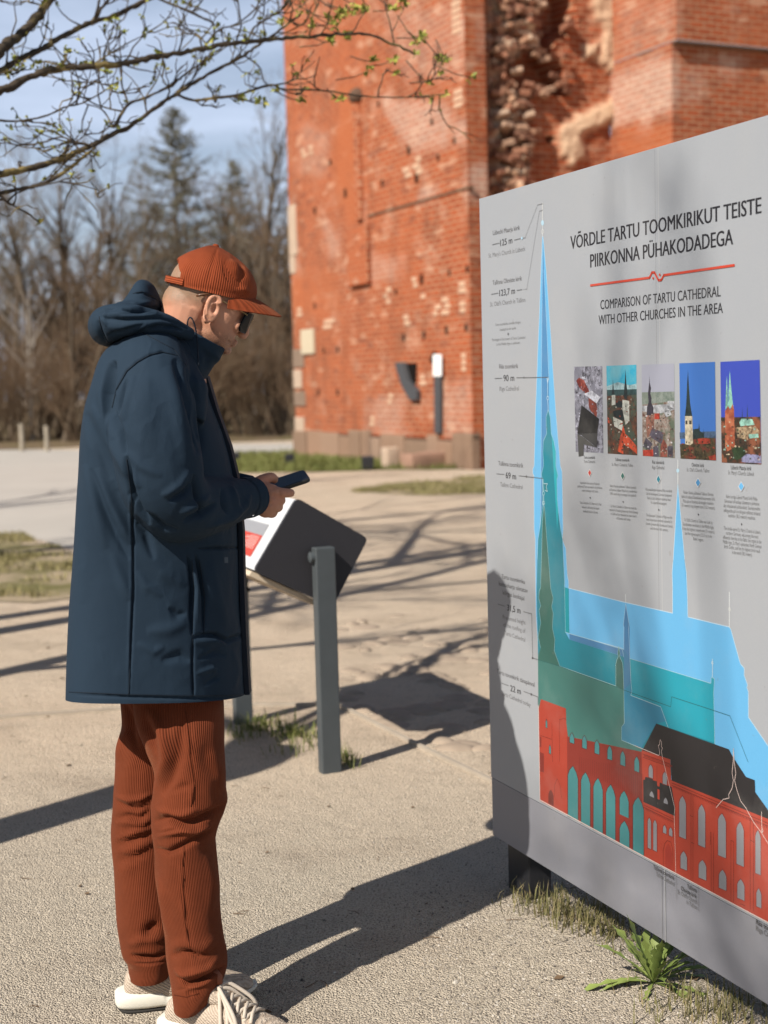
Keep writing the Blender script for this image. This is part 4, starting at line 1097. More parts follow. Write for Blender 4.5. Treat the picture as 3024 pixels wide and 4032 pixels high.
# tips and small finials
lines_B([T1([(790, 275), (790, 470)])], 0.0021, S(238, 238, 232), 'finial_pattern', church)
lines_B([T1([(792, 520), (792, 640)]), T6([(1255, 352), (1255, 715)]), [(2669, 1812), (2669, 1905)], T6([(168, 375), (170, 455)])], 0.0024, S(228, 232, 232), 'finial_pattern', church)
def dia(cx, cy, rx, ry, n=10): return [(cx + rx * math.cos(6.283 * k / n), cy + ry * math.sin(6.283 * k / n)) for k in range(n)]
sheet_B([dia(*T1([(791, 490)])[0], 5.5, 11), dia(2669, 1853, 6, 8)], S(190, 224, 240), 'finial_ball', church)
lines_B([dia(*T1([(792, 585)])[0], 4.6, 8) + [dia(*T1([(792, 585)])[0], 4.6, 8)[0]], dia(*T6([(1257, 530)])[0], 3.6, 6)], 0.0016, S(235, 235, 230), 'finial_ring', church)
# --- mid blue church
mid_l = T1([(794, 740), (785, 1500), (780, 2200)]) + T3([(780, 600), (775, 1230), (768, 1800), (760, 1870)])
mid_r = T1([(806, 1000), (840, 1700), (860, 2200)]) + T3([(862, 560), (872, 800), (880, 1000), (900, 1500)])
mid = sheet_B([[T1([(796, 700)])[0]] + mid_r + mid_l[::-1]], S(82, 146, 196), 'mid_blue_church')
lines_B([mid_l, T1([(806, 1000), (840, 1700), (860, 2200)]) + T3([(858, 230)])], 0.0013, S(186, 218, 240), 'outline', mid)
band = T5([(1083, 815), (1085, 880), (1659, 1060)]) + T6([(60, 1018), (215, 1050), (210, 700), (190, 590), (170, 470), (155, 590), (145, 690), (155, 720), (148, 950), (0, 908)])
sheet_B([band], S(78, 136, 182), 'mid_blue_roof', mid)
lines_B([T5([(1083, 815), (1659, 975)]) + T6([(150, 952), (150, 720), (145, 690), (170, 470), (205, 690), (200, 740), (213, 1050)])], 0.0013, S(186, 218, 240), 'outline', mid)
# --- teal church
teal_l = T3([(850, 600), (830, 670), (832, 780), (837, 850), (800, 930), (795, 1060), (802, 1200), (778, 1290), (790, 1345), (788, 1640), (765, 1870), (742, 2000), (735, 2212)]) + T5([(728, 330), (735, 700), (742, 1000)]) + [(2121, 2900)]
teal_r = T3([(856, 600), (875, 670), (882, 780), (885, 850), (915, 930), (937, 1050), (937, 1200), (960, 1310), (948, 1350), (952, 1560), (970, 1750), (990, 1900), (1010, 2000), (1018, 2212)]) + T5([(1030, 230), (1040, 800), (1085, 880), (1659, 1062)]) + T6([(215, 1048), (1062, 1305), (1065, 1240), (1098, 1255), (1090, 1400), (1100, 1800), (1098, 2127)]) + [(2814, 3100)]
teal = sheet_B([teal_l[::-1] + teal_r + [(2300, 2960)]], S(34, 140, 158), 'teal_church')
cyan = T6([(215, 1050), (1062, 1305), (1068, 1240), (1098, 1255), (1090, 1400), (1098, 1800), (1098, 1925), (490, 1725), (600, 1700), (535, 1550), (225, 1430), (235, 1390)])
sheet_B([cyan], S(38, 166, 186), 'bright_teal_roof', teal)
sheet_B([T3([(890, 860), (915, 930), (937, 1050), (937, 1200), (960, 1310), (948, 1350), (952, 1560), (965, 1680), (950, 1890)])], S(40, 178, 190), 'bright_teal_side', teal)
sheet_B([T5([(1030, 310), (1075, 325), (1083, 815), (1040, 800)])], S(20, 160, 172), 'bright_teal_corner', teal)
lines_B([teal_l[:13], teal_r[:14] + T5([(1030, 230), (1040, 800), (1659, 985)]) + T6([(150, 1030), (215, 1045), (1062, 1305), (1065, 1240), (1098, 1255), (1090, 1400), (1100, 1800), (1103, 2127)]) + T8([(875, 150), (878, 400), (883, 775)])], 0.0013, S(176, 214, 226), 'outline', teal)
lines_B([T3([(848, 235), (846, 450)]), T3([(848, 480), (853, 605)]), T6([(1077, 1050), (1077, 1235)])], 0.0018, S(214, 232, 238), 'finial_pattern', teal)
lines_B([dia(*T3([(848, 462)])[0], 4, 7) + [dia(*T3([(848, 462)])[0], 4, 7)[0]], dia(*T6([(1077, 1090)])[0], 3.2, 5.5), T3([(838, 245), (846, 300), (858, 240)])], 0.0016, S(214, 232, 238), 'finial_ring', teal)
# --- blue side tower of the nave
nave = T6([(150, 950), (213, 1050), (225, 1300), (235, 1390), (222, 1430), (535, 1550), (600, 1700), (490, 1725), (345, 1960), (335, 1990), (125, 1900), (125, 1760), (155, 1720), (150, 1380)])
nv = sheet_B([nave], S(58, 146, 178), 'blue_side_tower')
sheet_B([T6([(150, 952), (213, 1050), (225, 1300), (150, 1376)])], S(70, 136, 176), 'tower_shade', nv)
lines_B([T6([(150, 1380), (155, 1720), (125, 1760), (125, 1900), (520, 2060)]), T6([(213, 1050), (225, 1300), (235, 1390), (222, 1430), (535, 1550), (745, 2127)]) + T8([(590, 540), (672, 780), (655, 825), (655, 1060), (668, 1120), (672, 1300), (680, 1600)])], 0.0013, S(190, 224, 232), 'outline', nv)
# --- dark green church
g_l = T3([(805, 1640), (790, 1800), (780, 2212)]) + T5([(770, 320), (755, 350), (750, 430), (772, 510), (755, 560), (772, 700), (745, 850), (770, 970), (742, 1050)]) + [(2119, 2700)]
g_r = T3([(812, 1640), (830, 1900), (855, 2212)]) + T5([(880, 320), (890, 360), (907, 430), (890, 520), (907, 590), (898, 750), (925, 880), (918, 1000), (980, 1170), (1590, 1385), (1590, 1165)]) + T6([(62, 1120), (75, 1060), (92, 1025), (85, 990), (97, 915), (110, 990), (105, 1020), (135, 1090), (142, 1160), (150, 1380), (153, 1720), (125, 1762), (125, 1900), (335, 1990), (335, 2025)])
green = sheet_B([g_l[::-1] + g_r + [(2300, 2990), (2122, 2900)]], S(72, 130, 122), 'dark_green_church')
spire = T3([(808, 1640), (830, 1900), (855, 2212)]) + T5([(880, 320), (907, 430), (890, 520), (907, 590), (898, 750), (925, 880), (918, 1000), (980, 1170), (745, 1100), (770, 970), (745, 850), (772, 700), (755, 560), (772, 510), (750, 430), (770, 320)]) + T3([(780, 2212), (790, 1800)])
sheet_B([spire], S(58, 112, 102), 'green_spire', green)
sheet_B([T6([(62, 1325), (62, 1120), (97, 1030), (135, 1090), (150, 1380)])], S(54, 108, 100), 'green_ridge_turret', green)
lines_B([g_l[:11], g_r[:-4]], 0.0013, S(172, 206, 206), 'outline', green)
lines_B([T3([(803, 1520), (805, 1640)]), T3([(795, 1345), (800, 1480)])], 0.0022, S(206, 226, 232), 'finial_pattern', green)
sheet_B([T3([(805, 1395), (845, 1395), (830, 1430), (845, 1480), (815, 1465), (822, 1430)])], S(60, 126, 132), 'weathercock', green)
lines_B([dia(*T3([(803, 1500)])[0], 4, 7) + [dia(*T3([(803, 1500)])[0], 4, 7)[0]], dia(*T3([(803, 1605)])[0], 4.5, 6.5), T3([(805, 1395), (845, 1395), (830, 1430), (845, 1480), (815, 1465)])], 0.0014, S(206, 226, 232), 'finial_ring', green)
lines_B([T5([(740, 1100), (975, 1170), (1200, 1255), (1659, 1420)]) + T6([(150, 1375), (640, 1550), (650, 1445), (1095, 1590), (1260, 1645), (1450, 2127)])], 0.0013, S(40, 104, 104), 'present_roof_line', green)
# --- the cathedral itself: black roofs, red brick
roof_c = S(48, 46, 48)
tower_pt = [(2122, 2788), (2130, 2753)] + T5([(1045, 1630), (1050, 1790)])
red_left = tower_pt + T7([(545, 0), (955, 85), (960, 70), (970, 668), (390, 358)])
cath = sheet_B([[p for p in red_left]], S(184, 68, 50), 'red_cathedral')
red_right = T7([(958, 72), (1115, 125), (1120, 240), (1659, 450)]) + [(3130, 3271), (3130, 3690)] + T7([(1659, 1035), (970, 668)])
sheet_B([red_right], S(192, 72, 52), 'choir_wall', cath)
sheet_B([T7([(541, 0), (955, 85), (966, 660), (543, 440)])], S(146, 52, 42), 'nave_wall', cath)
sheet_B([T6([(490, 1725), (1250, 1995)]) + T8([(1060, 210), (1210, 440), (1305, 475), (1310, 605), (1449, 800)]) + [(3130, 3340)] + T8([(1500, 918), (400, 480), (388, 250), (80, 150)])], roof_c, 'choir_roof', cath)
sheet_B([T8([(90, 470), (110, 470), (112, 440), (195, 455), (195, 475), (240, 490), (245, 540), (268, 545), (270, 500), (400, 550), (438, 770), (438, 868), (92, 712)])], roof_c, 'chapel_roof', cath)
def arch(l, r, yt, ysl, ybl, ybr, T):
    """pointed window: left, right, apex y, spring y (left), bottom y left and right in a crop's coordinates"""
    sl = (ybr - ybl) / (r - l); ysr = ysl + sl * (r - l) * 0.8; c = (l + r) / 2
    P = [(l, ybl), (l, ysl), (l + (c - l) * .35, yt + (ysl - yt) * .42), (c, yt), (c + (r - c) * .65, yt + (ysr - yt) * .5), (r, ysr), (r, ybr)]
    return T(P)
TEAL_W = S(72, 140, 142); GREY_W = S(152, 152, 156); LINE = S(104, 34, 28)
big = [(546, 601, 165, 215, 444, 472), (619, 669, 200, 245, 482, 507), (688, 739, 232, 280, 518, 545), (758, 809, 268, 315, 556, 583), (834, 883, 303, 345, 432, 455), (834, 887, 470, 512, 594, 622), (908, 967, 338, 385, 634, 664)]
small = [(556, 580, -20, 5, 32, 40), (626, 650, -5, 20, 62, 70), (695, 720, 20, 45, 92, 100), (766, 791, 52, 78, 124, 132), (838, 864, 82, 108, 156, 166), (916, 942, 112, 138, 190, 200)]
grow_ = lambda q, k: (q[0] - k, q[1] + k, q[2] - k * 1.6, q[3], q[4] + (0 if q in big else k), q[5] + (0 if q in big else k))
sheet_B([arch(*grow_(q, 3), T7) for q in big + small], S(92, 32, 28), 'rim_pattern', cath)
sheet_B([arch(*q, T7) for q in big + small], TEAL_W, 'opening_pattern', cath)
sheet_B([arch(824, 845, 1740, 1775, 1835, 1850, T5), arch(860, 884, 2020, 2055, 2120, 2135, T5)], S(92, 32, 28), 'rim_pattern', cath)
sheet_B([arch(826, 843, 1755, 1780, 1832, 1845, T5), arch(863, 882, 2030, 2058, 2115, 2130, T5)], TEAL_W, 'opening_pattern', cath)
sheet_B([arch(437, 466, 295, 320, 372, 388, T7)], S(120, 42, 34), 'tower_door', cath)
sheet_B([T7([(388, 85), (412, 95), (412, 200), (392, 195)]), T7([(388, 0), (398, 4), (398, 60), (388, 56)])], S(140, 50, 42), 'tower_shade', cath)
gw = [(150, 195, 305, 345, 440, 458), (303, 348, 385, 425, 512, 528), (483, 555, 650, 715, 1088, 1118), (497, 566, 1250, 1300, 1432, 1460), (690, 765, 742, 810, 1180, 1212), (695, 776, 1345, 1395, 1535, 1568), (906, 990, 840, 905, 1290, 1325), (915, 995, 1452, 1505, 1645, 1680), (1107, 1185, 930, 1000, 1385, 1420), (1115, 1192, 1555, 1605, 1755, 1790), (1312, 1368, 1020, 1085, 1485, 1510), (1323, 1375, 1655, 1705, 1848, 1872), (140, 175, 885, 920, 1210, 1228), (200, 238, 910, 945, 1235, 1255), (306, 342, 965, 995, 1045, 1062), (372, 408, 990, 1020, 1075, 1092)]
sheet_B([arch(*grow_(q, 7), T8) for q in gw], S(150, 52, 42), 'rim_pattern', cath)
sheet_B([arch(*q, T8) for q in gw], GREY_W, 'opening_pattern', cath)
sheet_B([arch(160, 207, 595, 630, 645, 668, T8), arch(313, 358, 665, 700, 722, 740, T8)], GREY_W, 'opening_pattern', cath)
sheet_B([T8([(245, 570), (268, 580), (268, 690), (246, 680)])], S(192, 72, 52), 'dormer_pier', cath)
sheet_B([arch(330, 400, 1165, 1230, 1425, 1460, T8)], S(176, 62, 48), 'choir_door', cath)
lines_B([T8([(310, 1420), (308, 1240), (325, 1165), (352, 1132), (390, 1150), (412, 1230), (414, 1470)])] + [T8([(x, y0), (x, y1)]) for x, y0, y1 in [(610, 640, 1560), (632, 650, 1570), (830, 1040, 1690), (855, 1050, 1700), (1045, 1130, 1790), (1075, 1145, 1800), (1255, 900, 1880), (1290, 915, 1900), (820, 1040, 1180), (240, 320, 500)]] + [T8([(400, 505), (1449, 945)]), T8([(400, 530), (1449, 975)]), T8([(95, 745), (420, 900)]), T8([(95, 770), (420, 925)]), T8([(85, 190), (385, 300)]), T8([(85, 225), (385, 335)]), T8([(600, 860), (635, 875)]), T8([(610, 1150), (640, 1165)]), T8([(1045, 1130), (1075, 1145)]), T8([(1260, 1130), (1300, 1150)]), T8([(1150, 1820), (1200, 1845)])] + [T5([(770, 1925), (890, 1965)]), T5([(893, 1790), (900, 2212)]), T5([(975, 1750), (1005, 1745), (1020, 1735), (1045, 1748)]), T5([(975, 1750), (975, 2212)])] + [T7([(x, 95 + (x - 545) * .27), (x, 160 + (x - 545) * .45)]) for x in range(610, 960, 12)] + [T7([(470, 335), (472, 270), (485, 235), (500, 262), (512, 345)])], 0.0011, LINE, 'masonry_pattern', cath)
# corbel teeth under the eaves
teeth = []
for k in range(62):
    x = 415 + k * 16.6; y = 535 + (x - 415) * 0.432; teeth.append(T8([(x, y), (x + 8, y + 3), (x + 6, y + 24), (x - 1, y + 20)]))
for k in range(22):
    x = 100 + k * 14.2; y = 200 + (x - 100) * 0.37; teeth.append(T8([(x, y), (x + 7, y + 3), (x + 6, y + 24), (x - 1, y + 21)]))
for k in range(22):
    x = 118 + k * 13.5; y = 785 + (x - 118) * 0.48; teeth.append(T8([(x, y), (x + 6, y + 3), (x + 5, y + 20), (x - 1, y + 17)]))
sheet_B(teeth, S(150, 52, 42), 'corbel_teeth', cath)
white = S(238, 214, 204)
lines_B([[(2120, 2780), (2126, 3150)] + BASE[1:] + [(3130, 3690)]], 0.0026, white, 'ground_line', cath)
lines_B([T8([(0, 100), (262, 208), (270, 175), (262, 130), (255, 100), (268, 85), (275, 35), (290, 60), (288, 110), (300, 125), (288, 160), (300, 230), (435, 780), (428, 850), (445, 1490)])], 0.0014, white, 'church_outline', cath)
lines_B([T8([(883, 775), (960, 685), (1025, 670), (1020, 635), (1060, 560), (1072, 480), (1058, 390), (1070, 280), (1072, 130), (1082, 280), (1098, 400), (1085, 480), (1110, 580), (1150, 700), (1210, 780), (1290, 930), (1380, 1050), (1449, 1165)]), T8([(1378, 820), (1382, 1040)]), T8([(1380, 1050), (1395, 1030), (1385, 1000)])], 0.0015, white, 'church_outline', cath)
# --- lettering
FONT = [None]
LETL = [0]
def letters(lines, col, name, parent=board, bold=0.0):
    """lines = (text, px/py of baseline start, px/py of baseline end, cap height m). Real text meshes on the face"""
    V, F = [], []
    for (txt, a, c, cap) in lines:
        (u0, v0), (u1, v1) = uv_B(*a), uv_B(*c)
        cu = bpy.data.curves.new('t', 'FONT'); cu.body = txt; cu.size = 1.0; cu.resolution_u = 3; cu.fill_mode = 'FRONT'
        ob = bpy.data.objects.new('t', cu); COL.objects.link(ob); bpy.context.view_layer.update()
        me = bpy.data.meshes.new_from_object(ob.evaluated_get(bpy.context.evaluated_depsgraph_get()))
        co = get_co(me); x0, x1 = co[:, 0].min(), co[:, 0].max(); sx = (u1 - u0) / (x1 - x0); sy = cap / 0.72; n0 = len(V)
        for rep in range(3 if bold else 1):          # heavier cuts: the same glyph struck again a hair to the side
            n0 = len(V); dx = (rep - 1) * bold * sy if bold else 0.0; o = 0.00028 + 0.000012 * rep
            V += [tuple(B_at(u0 + dx + (q[0] - x0) * sx, v0 + (v1 - v0) * (q[0] - x0) / (x1 - x0) + q[1] * sy, o)) for q in co]
            F += [tuple(i + n0 for i in p.vertices) for p in me.polygons]
        bpy.data.objects.remove(ob); bpy.data.curves.remove(cu); bpy.data.meshes.remove(me)
    me = bpy.data.meshes.new(name); me.from_pydata(V, [], F); me.update()
    if len(me.polygons) and me.polygons[0].normal.dot(PN) < 0: me.flip_normals()
    return link(name, me, print_material(name + '_ink', col, 0.5, 0.02), parent)
TT = lambda x, y: (2200 + x / 2.0133, 700 + y / 2.0133)
INK = (0.012, 0.011, 0.013); INK2 = (0.07, 0.068, 0.07)
letters([('VÕRDLE TARTU TOOMKIRIKUT TEISTE', TT(95, 566), TT(1606, 280), 0.0325), ('PIIRKONNA PÜHAKODADEGA', TT(252, 712), TT(1382, 528), 0.0325)], INK, 'title_lettering', bold=0.022)
letters([('COMPARISON OF TARTU CATHEDRAL', TT(332, 1044), TT(1284, 940), 0.0225), ('WITH OTHER CHURCHES IN THE AREA', TT(318, 1163), TT(1302, 1072), 0.0225)], INK, 'subtitle_lettering', bold=0.014)
red = S(214, 74, 48)
lines_B([[TT(252, 853), TT(718, 792), TT(738, 750), TT(758, 750), TT(790, 812), TT(812, 810), TT(832, 772), TT(1390, 693)]], 0.0052, red, 'divider_line')
sheet_B([[TT(748, 782), TT(756, 796), TT(748, 808), TT(740, 796)], [TT(800, 755), TT(808, 769), TT(800, 782), TT(792, 769)]], red, 'divider_diamond')
def L1(x, y): return (1850 + x / 2.765, 700 + y / 2.765)
def L3(x, y): return (1850 + x / 2.765, 1400 + y / 2.765)
def L5(x, y): return (1850 + x / 2.765, 2200 + y / 2.765)
letters([('125 m', L1(333, 745), L1(463, 712), 0.0175), ('123,7 m', L1(323, 1290), L1(492, 1262), 0.0175), ('90 m', L3(368, 280), L3(484, 276), 0.0175), ('69 m', L3(393, 1335), L3(504, 1350), 0.0175), ('31,5 m', L5(408, 563), L5(552, 598), 0.0175), ('22 m', L5(443, 1440), L5(556, 1478), 0.0175)], INK, 'height_numbers', bold=0.018)
letters([('Lübecki Maarja kirik', L1(252, 625), L1(547, 565), 0.0125), ('Tallinna Oleviste kirik', L1(250, 1168), L1(568, 1118), 0.0125), ('Riia toomkirik', L3(322, 142), L3(527, 138), 0.0125), ('Tallinna toomkirik', L3(312, 1195), L3(583, 1222), 0.0125), ('Tartu toomkiriku', L5(348, 213), L5(600, 275), 0.0125), ('katuseharja oletatav', L5(318, 290), L5(630, 372), 0.0125), ('kõrgus keskajal', L5(360, 388), L5(594, 455), 0.0125), ('Tartu toomkirik tänapäeval', L5(297, 1245), L5(706, 1395), 0.0125)], INK2, 'church_names', bold=0.01)
letters([("St. Mary's Church in Lübeck", L1(206, 872), L1(604, 795), 0.0122), ("St. Olaf's Church in Tallinn", L1(222, 1403), L1(604, 1350), 0.0122), ('Riga Cathedral', L3(325, 385), L3(535, 380), 0.0122), ('Tallinn Cathedral', L3(332, 1425), L3(576, 1455), 0.0122), ('Presumed height', L5(360, 655), L5(607, 718), 0.0122), ('of the roofing of', L5(365, 735), L5(606, 810), 0.0122), ('Tartu Cathedral', L5(376, 825), L5(603, 905), 0.0122), ('Tartu Cathedral today', L5(345, 1480), L5(662, 1615), 0.0122)], (0.11, 0.108, 0.11), 'church_names_english', bold=0.0)
letters([('Tartu toomkiriku tornide kõrgus', L1(277, 1615), L1(553, 1585), 0.0075), ('keskajal ei ole teada', L1(328, 1668), L1(502, 1648), 0.0075), ('The height of the towers of Tartu Cathedral', L1(240, 1780), L1(603, 1752), 0.0075), ('in the Middle Ages is unknown', L1(292, 1828), L1(546, 1808), 0.0075)], (0.13, 0.13, 0.13), 'small_print')
lines_B([[L1(242, 728), L1(320, 710)], [L1(482, 678), L1(550, 660)], [L1(232, 1268), L1(308, 1254)], [L1(510, 1225), L1(566, 1216)], [L3(270, 248), L3(350, 246)], [L3(506, 240), L3(735, 238), L3(850, 236)], [L3(290, 1286), L3(372, 1294)], [L3(533, 1308), L3(640, 1320), L3(792, 1338)], [L5(303, 493), L5(382, 518)], [L5(582, 575), L5(672, 600), L5(682, 1075)], [L5(682, 1080), L5(735, 1096)], [L5(342, 1352), L5(420, 1382)], [L5(585, 1443), L5(668, 1475), L5(740, 1505), L5(740, 1590)]], 0.0014, (0.1, 0.1, 0.1), 'leader_lines')
lines_B([[L1(735, 295), L1(600, 650)], [L1(755, 365), L1(618, 1210), L1(575, 1218)]], 0.0012, (0.16, 0.16, 0.16), 'dashed_leader_lines', dash=4.2)
lines_B([[L1(735, 295), L1(790, 280)], [L1(755, 362), L1(788, 352)], [L1(566, 657), L1(605, 650)]], 0.0012, (0.14, 0.14, 0.14), 'leader_lines')
sheet_B([dia(*L1(566, 657), 4, 7, 4)], S(186, 222, 242), 'marker'); sheet_B([dia(*L1(416, 1700), 2.6, 6, 4), dia(*L3(588, 239), 2.0, 5, 4), dia(*L3(615, 1316), 2.2, 6, 4), dia(*L5(682, 1080), 3, 4.5), dia(*L5(668, 1476), 3, 4.5)], INK2, 'marker')
def P4(x, y): return (2200 + x / 2.0133, 1380 + y / 2.0133)
letters([('Tartu toomkirik', P4(200, 858), P4(288, 860), 0.0075), ('Tallinna toomkirik', P4(448, 876), P4(562, 882), 0.0075), ('Riia toomkirik', P4(742, 896), P4(838, 903), 0.0078), ('Oleviste kirik', P4(1055, 920), P4(1153, 926), 0.0082), ('Lübecki Maarja kirik', P4(1366, 942), P4(1528, 952), 0.0088)], (0.03, 0.03, 0.03), 'photo_captions', bold=0.008)
letters([('Tartu Cathedral', P4(200, 890), P4(288, 893), 0.007), ("St. Mary's Cathedral, Tallinn", P4(422, 914), P4(590, 922), 0.007), ('Riga Cathedral', P4(742, 938), P4(838, 943), 0.0075), ("St. Olaf's Church, Tallinn", P4(1016, 958), P4(1195, 968), 0.008), ("St. Mary's Church, Lübeck", P4(1344, 982), P4(1550, 995), 0.0085)], (0.08, 0.08, 0.08), 'photo_captions_english')
for (x, y, w, h, c) in [(245, 970, 12, 25, (196, 66, 58)), (506, 995, 14, 28, (46, 110, 102)), (790, 1021, 15, 30, (46, 132, 152)), (1104, 1048, 19, 33, (78, 146, 196)), (1446, 1078, 21, 35, (112, 188, 238))]:
    c4 = lambda k: [P4(x, y - h - k * 1.6), P4(x + w + k, y), P4(x, y + h + k * 1.6), P4(x - w - k, y)]
    d = sheet_B([c4(4)], S(225, 222, 218), 'diamond_marker'); sheet_B([c4(0)], S(*c), 'diamond_fill', d)
PARA = [
 (150, 346, 1062, 30, [('Apostlitele Peetrusele ja Paulusele', .78), ('pühitsetud Tartu toomkirik oli piirkonna', 1), ('suurim keskaegne kirik Eestis.', .66)], 0.0062),
 (168, 338, 1222, 33, [('Tartu Cathedral of St. Peter and St. Paul', 1), ('was and is still today the largest', .82), ('medieval church in Estonia.', .7)], 0.0062),
 (402, 622, 1090, 31, [('Neitsi Maarjale pühitsetud Tallinna toomkirik', .95), ('sai Eestimaa (tollane Põhja-Eesti) toomkirikuks', 1), ('1240. aastal ning on praegugi Eesti peakirik.', .95)], 0.0064),
 (402, 628, 1252, 31, [("St. Mary's Cathedral in Tallinn was made the", .9), ('cathedral of Estonia (present-day North-Estonia)', 1), ('in 1240 and has remained the main church', .9), ('of Estonia until today.', .5)], 0.0064),
 (690, 900, 1118, 34, [('Riia peapiiskopile kuulunud Riia toomkirik', 1), ('Läti ala keskaegses, Liivimaa (tänapäeval', .96), ('Eesti ja Läti) tähtsaim katedraal kuni', .88), ('16. sajandi keskpaigani.', .6)], 0.0066),
 (692, 902, 1325, 34, [('The Episcopal Cathedral of Riga was the', .98), ('most important medieval cathedral in', .97), ('Livonia (present-day Estonia and Latvia)', 1), ('until the mid-16th century.', .68)], 0.0066),
 (976, 1240, 1145, 35, [('Pühale Olavile pühitsetud Tallinna Oleviste', .9), ('kirik oli keskajal Skandinaavia kaupmeeste kirik.', 1), ('Püha ajal on Eestimaa ala kõrgeim kesklööv', .92), ('(31 meetrit) ning kõrgeim torn (123,7 meetrit).', 1)], 0.0072),
 (982, 1235, 1365, 36, [("St. Olaf's Church in Tallinn was built by", .88), ('Scandinavian merchants in the Middle Ages.', .98), ('It has the highest central nave (31 meters)', 1), ('and the highest spire (123,7 m) in the', .85), ('Baltic region.', .32)], 0.0072),
 (1308, 1598, 1180, 38, [('Kahe torniga Lübecki Maarja kirik Põhja-', .86), ('Saksamaal oli keskaja Läänemere piirkonna', .95), ('üks mõjukamaid pühakodasid. Suurejooneline', 1), ('tellisgootika pärl on kõrgeim tellistest ehitatud', 1), ('kesklööv (38,5 meetrit) maailmas.', .74)], 0.0078),
 (1303, 1608, 1438, 37, [("The double-spired St. Mary's Church in Lübeck,", .96), ('northern Germany, was among the most', .84), ('influential churches in the Baltic Sea region in the', 1), ("Middle Ages. St. Mary's epitomises North German", 1), ('brick Gothic, and has the highest brick vault', .93), ('in the world (38,5 meters).', .52)], 0.0078)]
plines = []
for (x0, x1, y, dy, rows, cap) in PARA:
    for i, (s, w) in enumerate(rows):
        c, hw = (x0 + x1) / 2, (x1 - x0) / 2 * w; yy = y + i * dy
        sl = 0.062 + 0.08 * max(0, (yy - 1000)) / 600
        plines.append((s, P4(c - hw, yy - sl * hw), P4(c + hw, yy + sl * hw), cap))
letters(plines, (0.1, 0.1, 0.1), 'paragraph_text')
sheet_B([dia(*P4(249, 1167), 2, 4, 4), dia(*P4(510, 1199), 2, 4, 4), dia(*P4(793, 1263), 2, 4, 4), dia(*P4(1106, 1300), 2.2, 4.4, 4), dia(*P4(1449, 1377), 2.4, 4.8, 4)], INK, 'paragraph_marks')
letters([('Tallinna toomkirik', T8([(203, 1440)])[0], T8([(430, 1565)])[0], 0.0105), ('Tallinna', T8([(570, 1650)])[0], T8([(672, 1700)])[0], 0.0105), ('Oleviste kirik', T8([(503, 1672)])[0], T8([(672, 1765)])[0], 0.0105), ('Riia toomkirik', T8([(1320, 2040)])[0], T8([(1600, 2190)])[0], 0.0115)], (0.03, 0.03, 0.03), 'base_captions', bold=0.008)
letters([('Tallinn Cathedral', T8([(232, 1515)])[0], T8([(430, 1630)])[0], 0.0105), ("St. Olaf's Church", T8([(465, 1708)])[0], T8([(676, 1825)])[0], 0.0105), ('in Tallinn', T8([(562, 1820)])[0], T8([(676, 1885)])[0], 0.0105), ('Riga Cathedral', T8([(1318, 2110)])[0], T8([(1590, 2255)])[0], 0.0115)], (0.1, 0.1, 0.1), 'base_captions_english')
lines_B([T8([(447, 1500), (449, 1770)]), T8([(688, 1640), (692, 1910)])], 0.0012, (0.1, 0.1, 0.1), 'dashed_leader_lines', dash=5)
# --- five photographs of churches, printed on the board
def busy(name, a, b, c, sc=60):
    t = NT(name); v = t.coord('Object', (1, 1, 1)); n = t.noise(v, sc, 6, 0.75); n2 = t.noise(v, sc * 0.35, 3, 0.6)
    q = t.mix(t.ramp(n, [(0.38, 0.0), (0.6, 1.0)]), a, b); q = t.mix(t.ramp(n2, [(0.5, 0.0), (0.62, 0.9)]), q, c)
    t.base(q); t.rough(0.42, 0.35); return t.m
def sky_print(name, top, low, z0, z1):
    """printed sky: ink runs from one tone to the other"""
    t = NT(name); tc = t.new('ShaderNodeNewGeometry'); sp = t.new('ShaderNodeSeparateXYZ'); t.link(tc.outputs['Position'], sp.inputs[0])
    f = t.math('DIVIDE', t.math('SUBTRACT', sp.outputs['Z'], z0), z1 - z0); t.base(t.mix(f, low, top)); t.rough(0.42, 0.35); return t.m
def quadP(x0, y0, x1, y1, x2, y2, x3, y3): return [P4(x0, y0), P4(x1, y1), P4(x2, y2), P4(x3, y3)]
PH = [(121, 129, 345, 124, 354, 813, 135, 803), (378, 122, 615, 113, 623, 831, 389, 817), (657, 114, 914, 103, 921, 853, 665, 835), (956, 102, 1238, 90, 1247, 872, 966, 856), (1281, 90, 1592, 74, 1606, 903, 1292, 887)]
def photo(q, mat): return sheet_B([quadP(*q)], None, 'photo_print', mat=mat)
Q = lambda *P: [P4(*p) for p in P]
def roofs(parent, x0, y0, x1, y1, n, seed, pal, smin=5, smax=15):
    rr = random.Random(seed)
    for ci, c in enumerate(pal):
        polys = []
        for k in range(n):
            x, y, w, h = rr.uniform(x0, x1), rr.uniform(y0, y1), rr.uniform(smin, smax), rr.uniform(smin, smax) * .8; sk = rr.uniform(-.5, .5) * w
            x = min(max(x, x0 + w), x1 - w); polys.append([P4(x - w / 2, y), P4(x + w / 2, y + 1), P4(x + w / 2 - abs(sk) * .3, y - h), P4(x - w / 2 + abs(sk) * .5, y - h * rr.uniform(.8, 1.2))])
        sheet_B(polys, S(*c), 'town_roof_pattern', parent)
LAY[0] = 0
p1 = photo(PH[0], busy('snowy_wood_print', S(60, 58, 64), S(176, 176, 190), S(128, 128, 140), 75))
sheet_B([Q((138, 240), (160, 215), (200, 235), (245, 330), (215, 345), (160, 290))], None, 'ruin_wall', p1, mat=busy('ruin_print', S(130, 46, 34), S(96, 34, 28), S(170, 90, 74), 90))
sheet_B([Q((175, 212), (208, 205), (212, 228), (190, 222)), Q((200, 345), (260, 318), (330, 370), (300, 420), (250, 380))], S(206, 208, 218), 'snowy_roof', p1)
